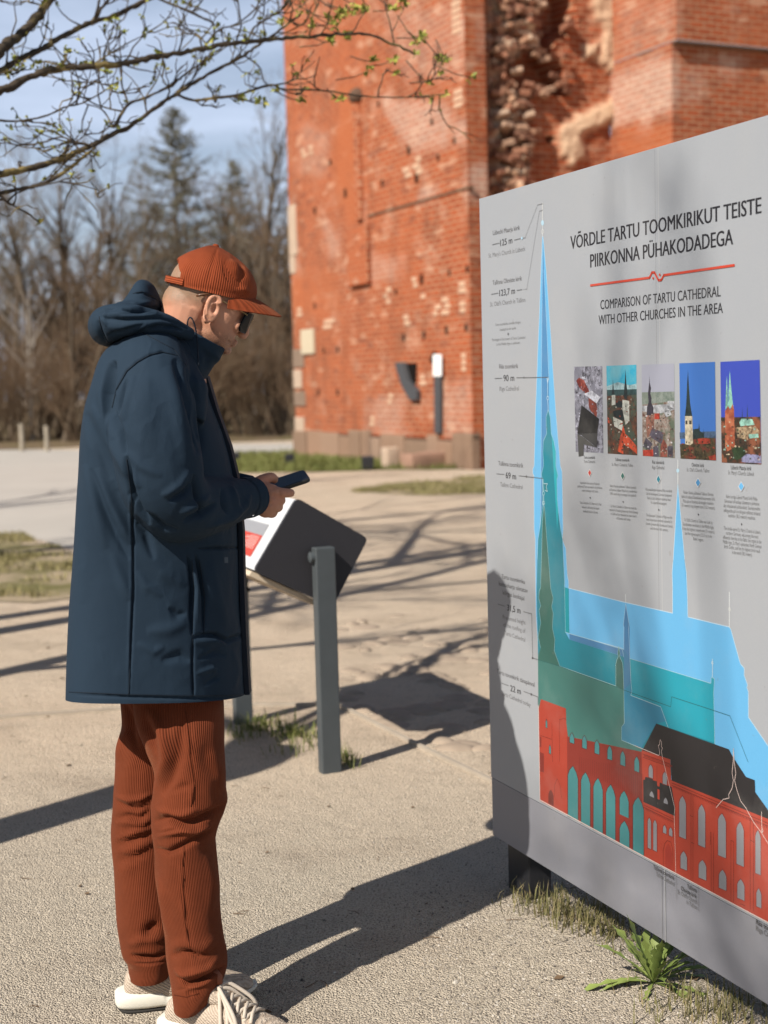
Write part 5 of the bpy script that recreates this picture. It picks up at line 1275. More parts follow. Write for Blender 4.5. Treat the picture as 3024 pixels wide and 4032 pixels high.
sheet_B([Q((235, 375), (300, 420), (306, 470), (300, 530), (255, 480), (240, 450))], S(132, 62, 48), 'ruin_wall', p1)
p2 = photo(PH[1], busy('old_town_print', S(52, 44, 38), S(112, 70, 48), S(70, 88, 74), 80))
sheet_B([Q((378, 122), (615, 113), (617, 305), (382, 312))], None, 'sky', p2, mat=busy('stormy_sky_print', S(40, 170, 205), S(96, 186, 206), S(120, 190, 205), 30))
sheet_B([Q((380, 285), (470, 250), (560, 275), (617, 262), (617, 306), (382, 313))], S(168, 200, 204), 'cloud', p2)
sheet_B([Q((382, 313), (617, 306), (618, 350), (384, 360))], S(58, 88, 88), 'far_town', p2)
sheet_B([Q((530, 145), (536, 260), (545, 330), (540, 385), (520, 385), (516, 330), (524, 250)), Q((430, 225), (436, 310), (440, 345), (422, 350), (426, 300)), Q((430, 480), (520, 460), (545, 500), (510, 560), (436, 520)), Q((456, 405), (500, 400), (508, 450), (455, 455))], S(34, 46, 46), 'dark_spire_and_roof', p2)
sheet_B([Q((505, 390), (558, 400), (560, 560), (530, 590), (505, 470)), Q((420, 355), (448, 352), (450, 430), (420, 435)), Q((430, 525), (505, 560), (508, 640), (440, 600))], S(206, 208, 196), 'white_tower', p2)
sheet_B([Q((470, 800), (485, 690), (505, 640), (560, 690), (618, 760), (620, 822), (560, 770), (510, 740), (512, 822)), Q((388, 525), (400, 545), (402, 580), (390, 570)), Q((500, 630), (512, 595), (526, 650), (512, 690))], S(214, 86, 52), 'tile_roof', p2)
roofs(p2, 386, 350, 616, 800, 20, 2, [(150, 66, 44), (60, 64, 58), (196, 190, 176), (88, 96, 76), (40, 36, 34)])
p3 = photo(PH[2], busy('river_town_print', S(110, 82, 68), S(170, 160, 150), S(96, 110, 92), 90))
sheet_B([Q((657, 114), (914, 103), (917, 325), (659, 332))], None, 'sky', p3, mat=sky_print('pale_sky_print', S(170, 172, 186), S(186, 188, 198), 1.0, 1.2))
sheet_B([Q((659, 332), (917, 325), (918, 400), (660, 430))], None, 'far_bank', p3, mat=busy('bank_print', S(110, 124, 112), S(150, 158, 150), S(128, 138, 124), 80))
sheet_B([Q((660, 440), (860, 425), (918, 470), (800, 500), (661, 482)), Q((830, 480), (880, 470), (895, 510), (850, 530)), Q((862, 400), (915, 402), (915, 470), (864, 465))], S(188, 190, 194), 'river', p3)
sheet_B([Q((719, 200), (722, 255), (732, 300), (726, 340), (736, 380), (734, 415), (750, 450), (752, 510), (697, 515), (700, 450), (712, 410), (708, 340), (712, 300), (717, 255))], S(62, 58, 68), 'dome_spire', p3)
sheet_B([Q((690, 515), (756, 510), (758, 640), (720, 680), (700, 690))], S(150, 104, 88), 'brick_tower', p3)
sheet_B([Q((715, 680), (740, 615), (830, 650), (818, 745)), Q((667, 760), (690, 690), (745, 740), (720, 790)), Q((748, 765), (790, 750), (795, 842), (750, 840)), Q((862, 760), (905, 755), (905, 845), (866, 845))], S(92, 86, 98), 'slate_roof', p3)
sheet_B([Q((667, 790), (748, 785), (750, 840), (668, 835)), Q((760, 500), (800, 498), (800, 545), (758, 545))], S(190, 68, 50), 'red_house', p3)
sheet_B([Q((806, 760), (830, 700), (858, 750), (860, 845), (806, 842))], S(150, 84, 70), 'brick_gable', p3)
roofs(p3, 664, 500, 918, 840, 16, 3, [(176, 150, 136), (120, 70, 56), (206, 206, 208), (84, 96, 76), (60, 56, 62)])
p4 = photo(PH[3], sky_print('blue_sky_print', S(66, 118, 196), S(126, 158, 190), 0.86, 1.2))
sheet_B([Q((958, 650), (1243, 640), (1244, 700), (960, 700))], S(78, 100, 128), 'sea', p4)
sheet_B([Q((960, 742), (1000, 738), (1060, 700), (1150, 690), (1244, 695), (1247, 872), (966, 856))], None, 'treetops', p4, mat=busy('treetop_print', S(46, 44, 30), S(92, 78, 54), S(120, 56, 44), 90))
sheet_B([Q((1025, 150), (1030, 250), (1042, 420), (1058, 520), (1000, 520), (1010, 430), (1018, 260)), Q((1112, 575), (1120, 640), (1148, 655), (1148, 610), (1152, 690), (1064, 705), (1064, 625), (1108, 618))], S(42, 58, 58), 'copper_spire', p4)
sheet_B([Q((1000, 520), (1060, 520), (1064, 735), (1040, 752), (1002, 742))], S(206, 194, 168), 'limestone_tower', p4)
sheet_B([Q((1005, 555), (1020, 555), (1020, 585), (1005, 585)), Q((1034, 555), (1052, 555), (1052, 585), (1034, 585))], S(70, 66, 60), 'belfry_opening', p4)
sheet_B([Q((1100, 700), (1150, 695), (1200, 700), (1202, 740), (1104, 740)), Q((1186, 840), (1240, 825), (1246, 870), (1200, 868))], S(172, 66, 48), 'red_roofs', p4)
roofs(p4, 966, 720, 1244, 860, 12, 4, [(70, 62, 38), (150, 66, 50), (110, 100, 70), (40, 44, 30)], 6, 18)
p5 = photo(PH[4], sky_print('deep_sky_print', S(64, 82, 186), S(186, 200, 226), 0.92, 1.21))
sheet_B([Q((1286, 530), (1598, 525), (1606, 903), (1292, 887))], None, 'town', p5, mat=busy('brick_town_print', S(92, 58, 44), S(44, 50, 40), S(150, 92, 66), 90))
sheet_B([Q((1332, 200), (1338, 300), (1342, 440), (1320, 470), (1326, 330)), Q((1356, 158), (1364, 260), (1380, 420), (1385, 440), (1342, 470), (1346, 330))], S(150, 208, 186), 'green_spires', p5)
sheet_B([Q((1318, 480), (1342, 440), (1360, 470), (1378, 420), (1390, 470), (1396, 760), (1340, 800), (1320, 760))], None, 'brick_towers', p5, mat=busy('tower_print', S(176, 96, 66), S(140, 70, 50), S(196, 120, 86), 110))
sheet_B([Q((1432, 570), (1448, 540), (1535, 545), (1552, 590), (1440, 600)), Q((1505, 660), (1580, 650), (1585, 690), (1508, 698))], S(162, 214, 196), 'copper_roof', p5)
sheet_B([Q((1490, 555), (1495, 420), (1502, 550)), Q((1452, 530), (1455, 450), (1458, 530))], S(52, 70, 76), 'ridge_turret', p5)
sheet_B([Q((1400, 610), (1560, 600), (1590, 640), (1590, 660), (1505, 665), (1500, 710), (1420, 690))], None, 'buttresses', p5, mat=busy('buttress_print', S(200, 176, 140), S(96, 76, 60), S(176, 140, 110), 120))
sheet_B([Q((1372, 790), (1400, 760), (1450, 765), (1480, 800), (1470, 850), (1400, 870))], S(52, 70, 46), 'tree_crown', p5)
sheet_B([Q((1450, 850), (1490, 820), (1600, 830), (1606, 895), (1450, 885))], S(150, 150, 184), 'grey_canopy', p5)
roofs(p5, 1296, 560, 1600, 880, 14, 5, [(120, 62, 44), (60, 76, 48), (206, 190, 160), (48, 40, 36), (160, 196, 180)], 6, 18)
roofs(p1, 128, 140, 344, 800, 22, 1, [(190, 190, 204), (84, 80, 90), (150, 148, 160)], 4, 14)
# dark lectern shown in front of the first photograph
dk = sheet_B([Q((180, 433), (320, 542), (304, 655), (148, 658))], (0.004, 0.004, 0.004), 'black_silhouette')
sheet_B([Q((148, 660), (306, 655), (300, 770), (180, 672))], (0.028, 0.028, 0.028), 'black_silhouette_side', dk); sheet_B([Q((148, 662), (185, 680), (295, 768), (196, 742), (196, 832), (158, 840))], (0.045, 0.045, 0.042), 'black_silhouette_leg', dk)

# ================================================================== the slanting lectern
LP = Vector((-0.24, 5.17, 0)); LW = Vector((0.376, -0.927, 0)).normalized(); LHV = Vector((0.927, 0.376, 0)).normalized()
lect = empty('lectern', LP, 'slanted information lectern with dark square ends on grey posts behind the man', 'lectern')
M_CASE = plain('charcoal_case', (0.022, 0.021, 0.024), 0.55, 0.35, 0.1, 40); M_POST = plain('grey_post', (0.055, 0.063, 0.066), 0.5, 0.4, 0.15, 20); M_WHITE = plain('white_face', (0.52, 0.53, 0.53), 0.45, 0.4, 0.03, 5); M_CREAM = plain('cream_board', (0.5, 0.41, 0.30), 0.7, 0.3, 0.1, 10)
SP = LP - LW * 0.035
corners = [on_plane(*c, SP, LW) for c in [(1170, 1960), (1450, 2120), (1310, 2390), (1000, 2250)]]     # top, right, bottom, left
LLEN = 0.93
def rounded(c4, r, n=5):
    out = []
    for i in range(4):
        a, b_, c = c4[i - 1], c4[i], c4[(i + 1) % 4]; d1, d2 = (a - b_).normalized(), (c - b_).normalized()
        for k in range(n + 1):
            t = k / n; out.append(b_ + d1 * r * (1 - t) ** 2 + d2 * r * t ** 2)
    return out
rc = rounded(corners, 0.022)
def prism(poly, off0, off1, name, mat, parent):
    n = len(poly); b = MB(); b.add([p + LW * off0 for p in poly] + [p + LW * off1 for p in poly], [tuple(range(n)), tuple(range(n, 2 * n))] + [(k, (k + 1) % n, n + (k + 1) % n, n + k) for k in range(n)])
    return link(name, fix_normals(b.mesh(name)), mat, parent)
prism(rc, 0, -0.02, 'end_plate', M_CASE, lect); prism(rc, -LLEN, -LLEN - 0.02, 'end_plate', M_CASE, lect)
cen = sum(corners, Vector()) / 4
ins = [cen + (p - cen) * 0.965 for p in corners]
prism(ins, -0.0205, -LLEN + 0.0005, 'case', M_WHITE, lect)
T_, R_, B_, L_ = corners
dn = (B_ - L_).normalized(); up_ = (T_ - L_).normalized(); fn = -dn      # face L-T looks along -dn
fo = L_ + dn * 0.0 + fn * (-0.006)
def face(w0, w1, s0, s1, col, name, out=0.0015):
    q = lambda w, s: ins[3] + (ins[0] - ins[3]) * s - LW * (0.02 + w) + fn * out
    b = MB(); b.quad(q(w0, s0), q(w0, s1), q(w1, s1), q(w1, s0)); return b.build(name, plain(name + '_ink', col, 0.45, 0.35, 0.05, 30), lect)
face(0.12, 0.8, 0.14, 0.44, S(214, 74, 52), 'red_print'); face(0.12, 0.8, 0.44, 0.60, (0.24, 0.24, 0.25), 'grey_print')
# pale text lines on the red print
tb = MB()
for i in range(9):
    for w0 in (0.14, 0.37, 0.6):
        s = 0.245 + i * 0.02; q = lambda w, s: ins[3] + (ins[0] - ins[3]) * s - LW * (0.02 + w) + fn * 0.003
        tb.quad(q(w0, s), q(w0, s + 0.007), q(w0 + 0.19 - 0.04 * (i % 3), s + 0.007), q(w0 + 0.19 - 0.04 * (i % 3), s))
tb.build('print_lines', plain('pale_ink', (0.62, 0.42, 0.38), 0.5, 0.3), lect)
b = MB(); q0 = L_ + (-up_) * 0.004 + dn * 0.0; b.box(L_ - LW * 0.03 - up_ * 0.022, dn * (B_ - L_).length, -LW * (LLEN - 0.06), up_ * 0.02); link('bottom_board', bevel_mesh(b.mesh('bottom_board'), 0.002, 1), M_CREAM, lect)
b = MB(); b.box(L_ - LW * 0.5 - up_ * 0.075 + dn * 0.02, dn * 0.17, -LW * 0.42, up_ * 0.016); link('under_tray', bevel_mesh(b.mesh('under_tray'), 0.002, 1), M_CASE, lect)
zt_p = at_y(1250, 2155, 5.17).z
pw, pd = 0.076, 0.05
for k, base in enumerate((LP, ground(944, 2848))):
    b = MB(); o = base - LHV * (pw / 2 - 0.015) - LW * (pd / 2) + LHV * -0.0
    b.box(o + ZV * -0.06, LHV * pw, LW * pd, ZV * (zt_p + 0.06)); link('post', bevel_mesh(b.mesh('post'), 0.006, 3), M_POST, lect)
    c = base - LHV * (pw / 2 - 0.012) + ZV * (zt_p - 0.035); b = MB(); b.tube([c + LHV * 0.01, c - LHV * 0.012, c - LHV * 0.016], [0.02, 0.02, 0.012], 14); link('bolt', smooth(b.mesh('bolt'), 40), M_POST, lect)

# ================================================================== plants at the foot of the board and lectern
def leaf_material():
    t = NT('dandelion_leaf'); g = t.new('ShaderNodeNewGeometry'); v = t.coord('Object')
    c = t.ramp(g.outputs['Random Per Island'], [(0, (0.10, 0.15, 0.025)), (1, (0.25, 0.30, 0.075))]); t.base(t.mix(t.noise(v, 50, 3), c, (0.2, 0.25, 0.07))); t.rough(0.55, 0.35); return t.m
M_LEAF = leaf_material()
def dandelion(c, n, L, seed, label):
    rnd = random.Random(seed); root = empty('dandelion', c, label, 'weed')
    rose = MB()
    for k in range(n):
        a = 6.283 * k / n + rnd.uniform(-.25, .25); l = L * rnd.uniform(0.6, 1.1); el = rnd.uniform(0.25, 1.25); hw = l * 0.05
        d = Vector((math.cos(a) * math.cos(el), math.sin(a) * math.cos(el), math.sin(el))); s = d.cross(ZV).normalized(); seg = 9
        prev = None; p = Vector(c) + d * 0.005; vs = []; fs = []
        for i in range(seg + 1):
            t = i / seg; w = hw * (0.22 + 1.1 * t) if t < 0.75 else hw * (1.05) * (1 - (t - 0.75) / 0.27)
            if 0.25 < t < 0.95: w *= 1.5 if i % 2 else 0.5          # toothed margin
            cur = Vector((0, 0, -1)) * (t * t * l * 0.42 * math.cos(el))
            q = Vector(c) + d * l * t + cur; lift = Vector((0, 0, w * 0.35))
            vs += [q - s * w + lift, q, q + s * w + lift]
        for i in range(seg):
            a0, b0 = i * 3, i * 3 + 3; fs += [(a0, a0 + 1, b0 + 1, b0), (a0 + 1, a0 + 2, b0 + 2, b0 + 1)]
        rose.add(vs, fs)
    link('leaf_rosette', smooth(rose.mesh('leaf_rosette')), M_LEAF, root); return root
dandelion(ground(2572, 3872), 44, 0.19, 3, 'bright green dandelion rosette growing at the foot of the grey board')
M_TUFT = grass_material('grass_tuft_blades', (0.09, 0.10, 0.03), (0.17, 0.14, 0.06), (0.26, 0.2, 0.11))
tuft = []
rnd = random.Random(91)
for (px, py, n, r) in [(2085, 3548, 120, 0.035), (2160, 3570, 220, 0.05), (2240, 3590, 200, 0.045), (2300, 3620, 260, 0.05), (2350, 3640, 200, 0.045), (2400, 3670, 120, 0.045), (2440, 3690, 110, 0.04), (2180, 3640, 60, 0.05), (2480, 3700, 70, 0.05), (2800, 3970, 160, 0.06), (2870, 3990, 160, 0.06), (2720, 4000, 120, 0.06), (2650, 3940, 60, 0.06), (2950, 4020, 120, 0.06)]:
    p = ground(px, py)
    for k in range(int(n * 0.42)): tuft.append((p.x + rnd.gauss(0, r), p.y + rnd.gauss(0, r), 0.0))
blades('grass', tuft, 0.02, 0.075, M_TUFT, 92, 'tufts of half dry grass along the foot of the grey board', 0.8, 0.0016)
tuft = []
for (px, py, n, r) in [(1010, 2870, 70, 0.05), (1060, 2860, 90, 0.06), (1130, 2890, 90, 0.05), (1180, 2905, 80, 0.05), (1150, 2950, 50, 0.07), (1340, 3000, 70, 0.035), (1355, 3020, 40, 0.03), (960, 2905, 40, 0.04)]:
    p = ground(px, py)
    for k in range(n): tuft.append((p.x + rnd.gauss(0, r), p.y + rnd.gauss(0, r), 0.0))
blades('grass', tuft, 0.03, 0.075, M_GRASS, 93, 'small green grass tufts around the posts of the lectern', 0.9, 0.0022)
# ================================================================== the man
YM = 3.2
def mp(px, py, dy=0.0):
    """point of the man's middle plane, shifted sideways (negative = towards the camera)"""
    p = at_y(px, py, YM); p.y += dy; return p
def ap(px, py, dy=0.0): return at_y(px, py, YM + dy)
PX = YM / FPX                                       # metres per picture pixel at the man
man_loc = Vector((mp(650, 3900).x, 3.22, 0))
man = empty('person', man_loc, 'man in navy hooded coat, rust cap and corduroy trousers looking down at a phone', 'person')

def cloth_material(name, a, b, rough=0.75, weave=900, spec=0.25):
    t = NT(name); v = t.coord('Object'); n = t.noise(v, 7, 4, 0.6); w = t.noise(v, weave, 2, 0.5)
    t.base(t.mix(t.math('ADD', t.math('MULTIPLY', n, 0.6), t.math('MULTIPLY', w, 0.4)), a, b)); t.rough(rough, spec)
    # creases: thin ridges where a stretched noise crosses its middle
    vd = t.coord('Object', (1.0, 0.7, 0.5), (0.3, 0.5, 0.2)); rg = t.math('ABSOLUTE', t.math('SUBTRACT', t.noise(vd, 9, 3, 0.45), 0.5)); rg = t.ramp(rg, [(0.0, 1.0), (0.05, 0.35), (0.2, 0.0)])
    msk = t.ramp(t.noise(v, 5, 3), [(0.45, 0.0), (0.62, 1.0)])
    h = t.math('ADD', t.math('MULTIPLY', t.math('MULTIPLY', rg, msk), 1.0), t.math('MULTIPLY', w, 0.05)); h = t.math('ADD', h, t.math('MULTIPLY', t.noise(v, 16, 4, 0.55), 0.5)); t.bump(h, 0.42, 0.005); return t.m
M_COAT = cloth_material('navy_coat', (0.0095, 0.0195, 0.033), (0.0155, 0.0305, 0.049), 0.85, 1100, 0.18)
M_LINING = cloth_material('dark_lining', (0.006, 0.010, 0.018), (0.012, 0.018, 0.028))
def cord_material(name, a, b, wale):
    """corduroy: raised wales along the V direction of the UV map, given in metres"""
    t = NT(name); uv = t.new('ShaderNodeTexCoord').outputs['UV']; sp = t.new('ShaderNodeSeparateXYZ'); t.link(uv, sp.inputs[0])
    ob = t.coord('Object'); n = t.noise(ob, 60, 3, 0.6); big = t.noise(ob, 6, 4, 0.6)
    w = t.math('SINE', t.math('MULTIPLY', sp.outputs['X'], 6.2832 / wale))
    w01 = t.math('ADD', t.math('MULTIPLY', w, 0.5), 0.5)
    c = t.mix(w01, tuple(q * 0.66 for q in a), a); c = t.mix(t.math('MULTIPLY', n, 0.5), c, b); c = t.mix(t.ramp(big, [(0.45, 0.0), (0.75, 0.4)]), c, b)
    t.base(c); t.rough(0.85, 0.15)
    t.b.inputs['Sheen Weight'].default_value = 0.10; t.b.inputs['Sheen Roughness'].default_value = 0.4; t.b.inputs['Sheen Tint'].default_value = (0.9, 0.45, 0.25, 1)
    t.bump(t.math('ADD', w01, t.math('MULTIPLY', n, 0.35)), 0.8, 0.0016); return t.m
M_CORD = cord_material('rust_corduroy', (0.125, 0.027, 0.009), (0.185, 0.042, 0.015), 0.0046)
M_CAPCORD = cord_material('orange_corduroy', (0.25, 0.046, 0.0145), (0.31, 0.075, 0.027), 0.0050)

def se(c, s, e): return math.copysign(abs(c) ** e, c), math.copysign(abs(s) ** e, s)
def side_loft(rows, nr, ns, base, e=0.85, yoff=0.0, turn=0.0):
    bf = base if callable(base) else (lambda y: base)
    """rings from picture-space rows (y, x back, x front, half width); returns rings"""
    rings = []
    for (py, xl, xr, hw) in hull_interp(rows, nr):
        a0 = turn * (xr - xl) / 2 * bf(py) / FPX; L, R = at_y(xl, py, bf(py) - a0), at_y(xr, py, bf(py) + a0); L.y = R.y = bf(py); zm_ = (L.z + R.z) / 2; L.z = R.z = at_y((xl + xr) / 2, py, bf(py)).z; c = (L + R) / 2; a = (R - L) / 2; ring = []
        for k in range(ns):
            an = 2 * math.pi * k / ns; cc, ss = se(math.cos(an), math.sin(an), e)
            ring.append(c + a * cc + Vector((0, yoff + hw * ss + turn * (a * cc).x, 0)))
        rings.append(ring)
    return rings

# ---------------------------------------------------------------- coat
b = MB()
TORSO = [(1285, 575, 700, .05), (1325, 505, 760, .115), (1365, 444, 790, .165), (1420, 408, 800, .20), (1500, 384, 806, .215), (1600, 354, 835, .22), (1720, 337, 880, .22), (1850, 328, 915, .215), (2000, 318, 934, .21), (2200, 302, 943, .21), (2400, 288, 950, .215), (2600, 281, 958, .222), (2760, 278, 967, .228), (2830, 276, 970, .228)]
b.loft(side_loft(TORSO, 90, 64, YM, 0.74, 0.0, 0.32))
def chain(rows, n=5):
    """(px, py, dy, radius) rows to a dense tube"""
    d = hull_interp(rows, len(rows) * n); return [ap(q[0], q[1], q[2]) for q in d], [q[3] for q in d]
NEAR = [(590, 1400, -.10, .075), (588, 1480, -.165, .088), (598, 1580, -.205, .092), (608, 1700, -.232, .092), (624, 1820, -.24, .092), (648, 1925, -.235, .088), (705, 1988, -.20, .079), (780, 1992, -.14, .068), (860, 1982, -.065, .058), (930, 1968, .002, .050), (972, 1960, .045, .044), (990, 1956, .062, .042)]
FAR = [(590, 1400, .10, .075), (588, 1480, .165, .088), (598, 1580, .205, .09), (612, 1700, .24, .088), (632, 1800, .27, .084), (665, 1880, .29, .078), (730, 1925, .29, .07), (800, 1935, .28, .062), (880, 1938, .265, .055), (950, 1940, .25, .048), (1000, 1940, .24, .042)]
for rows in (NEAR, FAR):
    p, r = chain(rows); b.tube(p, r, 20)
# filler between upper arm and chest
b.tube([ap(640, 1450, -.10), ap(680, 1560, -.13), ap(700, 1680, -.14)], [.07, .08, .06], 16); b.tube([ap(640, 1450, .10), ap(680, 1560, .13), ap(700, 1680, .14)], [.07, .08, .06], 16)
coat = subsurf(remesh(b.mesh('coat'), 0.0056, 6, 0.5), 1)
C4 = lambda P: [(300 + x * .6027, 900 + y * .6027) for x, y in P]
C5 = lambda P: [(200 + x * .7233, 1800 + y * .7233) for x, y in P]
noise_disp(coat, 0.0018, 5.0, 2, (1, 1, 0.4))
folds(coat, [(q[0], q[1] * 1.05, q[2] * (0.85 if q[2] > 0 else 1.15)) for q in [
 (C4([(250, 860), (235, 900), (215, 1080), (225, 1200), (300, 1370), (330, 1480)]), 11, -.022), (C4([(330, 1480), (350, 1600)]) + C5([(440, 200), (490, 300), (540, 370)]), 9, -.02),
 (C4([(190, 900), (170, 1080), (190, 1230), (250, 1380)]), 16, .010),
 (C4([(330, 980), (290, 1130), (270, 1220)]), 8, -.010), (C4([(380, 960), (340, 1110), (310, 1260)]), 14, .008),
 (C4([(660, 830), (560, 805), (480, 825), (400, 870), (330, 930), (262, 1050), (235, 1170)]), 4, -.0045),
 (C4([(640, 850), (720, 1050), (790, 1300), (800, 1480)]), 18, -.016), (C4([(590, 900), (650, 1100), (700, 1350), (720, 1560)]), 30, .010),
 (C4([(720, 900), (760, 1000), (800, 1150)]), 9, -.008), (C4([(700, 960), (760, 1120)]), 10, .006),
 (C4([(450, 950), (420, 1200), (470, 1500)]), 40, .008), (C4([(330, 1450), (420, 1550), (560, 1620)]), 16, .006),
 (C5([(420, 30), (440, 200), (448, 420), (450, 700), (440, 950), (428, 1310)]), 4, -.005), (C5([(412, 30), (430, 200), (438, 420), (440, 700), (430, 950), (418, 1310)]), 6, .003),
 (C5([(250, 60), (330, 260), (400, 400), (440, 470)]), 18, .011), (C5([(215, 60), (290, 270), (360, 430), (430, 560)]), 14, -.008), (C5([(180, 40), (250, 300), (300, 500)]), 20, .008), (C5([(150, 120), (180, 500), (170, 800)]), 26, .006), (C5([(330, 520), (400, 700), (430, 780)]), 18, .006),
 (C4([(100, 1150), (200, 1350), (330, 1580), (420, 1700)]), 18, .010), (C4([(70, 1200), (140, 1420), (230, 1640)]), 18, -.006),
 (C5([(745, 530), (765, 620), (775, 720), (768, 850), (770, 975)]), 7, -.016), (C5([(790, 530), (815, 620), (838, 760), (833, 960)]), 7, -.016), (C5([(768, 560), (795, 700), (802, 900)]), 9, .005),
 (C5([(768, 985), (840, 968), (900, 970), (960, 1000), (1000, 985), (1050, 962)]), 8, -.013), (C5([(770, 1010), (900, 1000), (1040, 1000)]), 12, .006), (C5([(775, 980), (772, 1150), (778, 1320)]), 4, -.005),
 (C5([(800, 495), (920, 494), (1045, 490)]), 5, -.008), (C5([(870, 560), (900, 760), (960, 940)]), 24, .008), (C5([(1000, 560), (1010, 760), (1030, 930)]), 16, -.005),
 (C5([(600, 210), (640, 195), (700, 155), (760, 70)]), 13, .007), (C5([(640, 240), (720, 200), (780, 130)]), 10, -.009), (C5([(700, 310), (780, 270), (870, 205)]), 12, .009), (C5([(720, 350), (820, 310), (900, 250)]), 10, -.013), (C5([(840, 390), (980, 335), (1055, 265), (1085, 200)]), 12, .012), (C5([(780, 90), (800, 220), (835, 330)]), 9, -.014), (C5([(930, 170), (945, 260), (960, 310)]), 8, -.010), (C5([(980, 150), (1005, 220), (1020, 300)]), 9, .007),
 (C5([(500, 300), (560, 340), (620, 390), (700, 400)]), 10, -.012), (C5([(450, 320), (520, 420), (560, 560)]), 14, -.008), (C5([(470, 620), (520, 700), (610, 760)]), 14, .005), (C5([(460, 480), (600, 620), (740, 700)]), 26, .006),
 (C5([(520, 950), (640, 940), (740, 900)]), 22, .006), (C5([(470, 1010), (560, 1060), (620, 1030)]), 14, .005), (C5([(600, 1110), (700, 1080), (760, 1110)]), 16, -.006), (C5([(790, 1180), (880, 1150), (900, 1170)]), 9, .006), (C5([(800, 1100), (900, 1060), (960, 1080)]), 10, -.005), (C5([(830, 1240), (900, 1200), (920, 1215)]), 8, -.005), (C5([(990, 1040), (1020, 1160), (1000, 1260)]), 12, .005),
 (C5([(95, 1292), (420, 1306), (770, 1314), (1080, 1308)]), 4, -.004), (C5([(640, 820), (690, 860), (740, 850)]), 12, -.005)]])
def cut_below(me, P, N):
    bm = bmesh.new(); bm.from_mesh(me)
    bmesh.ops.bisect_plane(bm, geom=bm.verts[:] + bm.edges[:] + bm.faces[:], plane_co=P, plane_no=N, clear_inner=True)
    bm.to_mesh(me); bm.free(); smooth(me); return me
pa, pb_ = mp(266, 2732), mp(985, 2742); hem_n = (pb_ - pa).normalized().cross(Vector((0, 1, -0.14)).normalized()); hem_n = hem_n if hem_n.z > 0 else -hem_n
cut_below(coat, pa, hem_n)
M_SEAM_C = cloth_material('seam_thread', (0.004, 0.008, 0.014), (0.008, 0.014, 0.022))
ct = surf_tree(coat)
surf_lines(ct, [C4([(660, 830), (560, 805), (480, 825), (400, 870), (330, 930), (262, 1050), (235, 1170)]), C5([(412, 10), (437, 200), (445, 420), (447, 700), (436, 950), (424, 1290)]), C5([(768, 560), (779, 700), (770, 975)]), C5([(808, 560), (838, 760), (833, 960)]), C5([(772, 985), (772, 1150), (777, 1300)]), C5([(800, 497), (920, 496), (1040, 492)]), C4([(360, 640), (470, 700), (640, 790), (720, 900)])], 0.0009, 'seam', M_SEAM_C, man)
surf_lines(ct, [C5([(98, 1278), (420, 1292), (770, 1299), (1040, 1295)])], 0.0007, 'seam', M_SEAM_C, man)
pt = MB(); pq = [ct.ray_cast(CAM, ray(*q).normalized()) for q in C5([(945, 545), (965, 545), (966, 576), (946, 576)])]
if all(h[0] is not None for h in pq):
    pt.add([h[0] + (CAM - h[0]).normalized() * 0.0012 for h in pq], [(0, 1, 2, 3)]); pt.build('logo_patch', plain('navy_patch', (0.03, 0.05, 0.072), 0.6, 0.3), man)
link('coat', coat, M_COAT, man)
# front placket edge standing a little forward of the coat
fl = MB(); rows = [(1480, 800), (1620, 842), (1760, 893), (1900, 926), (2100, 944), (2300, 948), (2500, 956), (2660, 964), (2750, 970)]
for i in range(len(rows) - 1):
    (y0, x0), (y1, x1) = rows[i], rows[i + 1]; a, c = mp(x0 - 12, y0), mp(x1 - 12, y1)
    fl.box(a + Vector((0, .035, 0)), Vector((0.011, 0, 0)), Vector((0, .05, 0)), c - a)
fl.build('placket', M_LINING, man)
# cuff
cb_ = MB(); p, r = chain([(955, 1963, .030, .0475), (978, 1959, .053, .0475), (996, 1955, .070, .0455)]); cb_.tube(p, r, 24, cap=False); me = cb_.mesh('cuff')
link('cuff', smooth(me), M_COAT, man)

# ---------------------------------------------------------------- hood
b = MB()
half = [(775, 1324, -.090, .015), (705, 1294, -.135, .022), (620, 1276, -.168, .029), (540, 1274, -.175, .035), (474, 1284, -.135, .040), (444, 1294, -.06, .041)]
full = half + [(q[0], q[1], -q[2], q[3]) for q in reversed(half)]
d = hull_interp(full, 60); b.tube([mp(q[0], q[1], q[2]) for q in d], [q[3] for q in d], 18)
b.tube([mp(530, 1275, -.12), mp(520, 1275, 0), mp(530, 1275, .12)], [.045, .05, .045], 14); b.tube([mp(620, 1285, -.13), mp(600, 1285, 0), mp(620, 1285, .13)], [.03, .03, .03], 14)
b.loft(side_loft([(1262, 450, 650, .115), (1225, 468, 645, .115), (1190, 492, 632, .105), (1155, 517, 618, .088), (1125, 533, 602, .065), (1108, 546, 582, .040), (1102, 556, 570, .015)], 16, 24, YM))
hood = subsurf(remesh(b.mesh('hood'), 0.0046, 4, 0.5), 1)
noise_disp(hood, 0.0016, 8, 4)
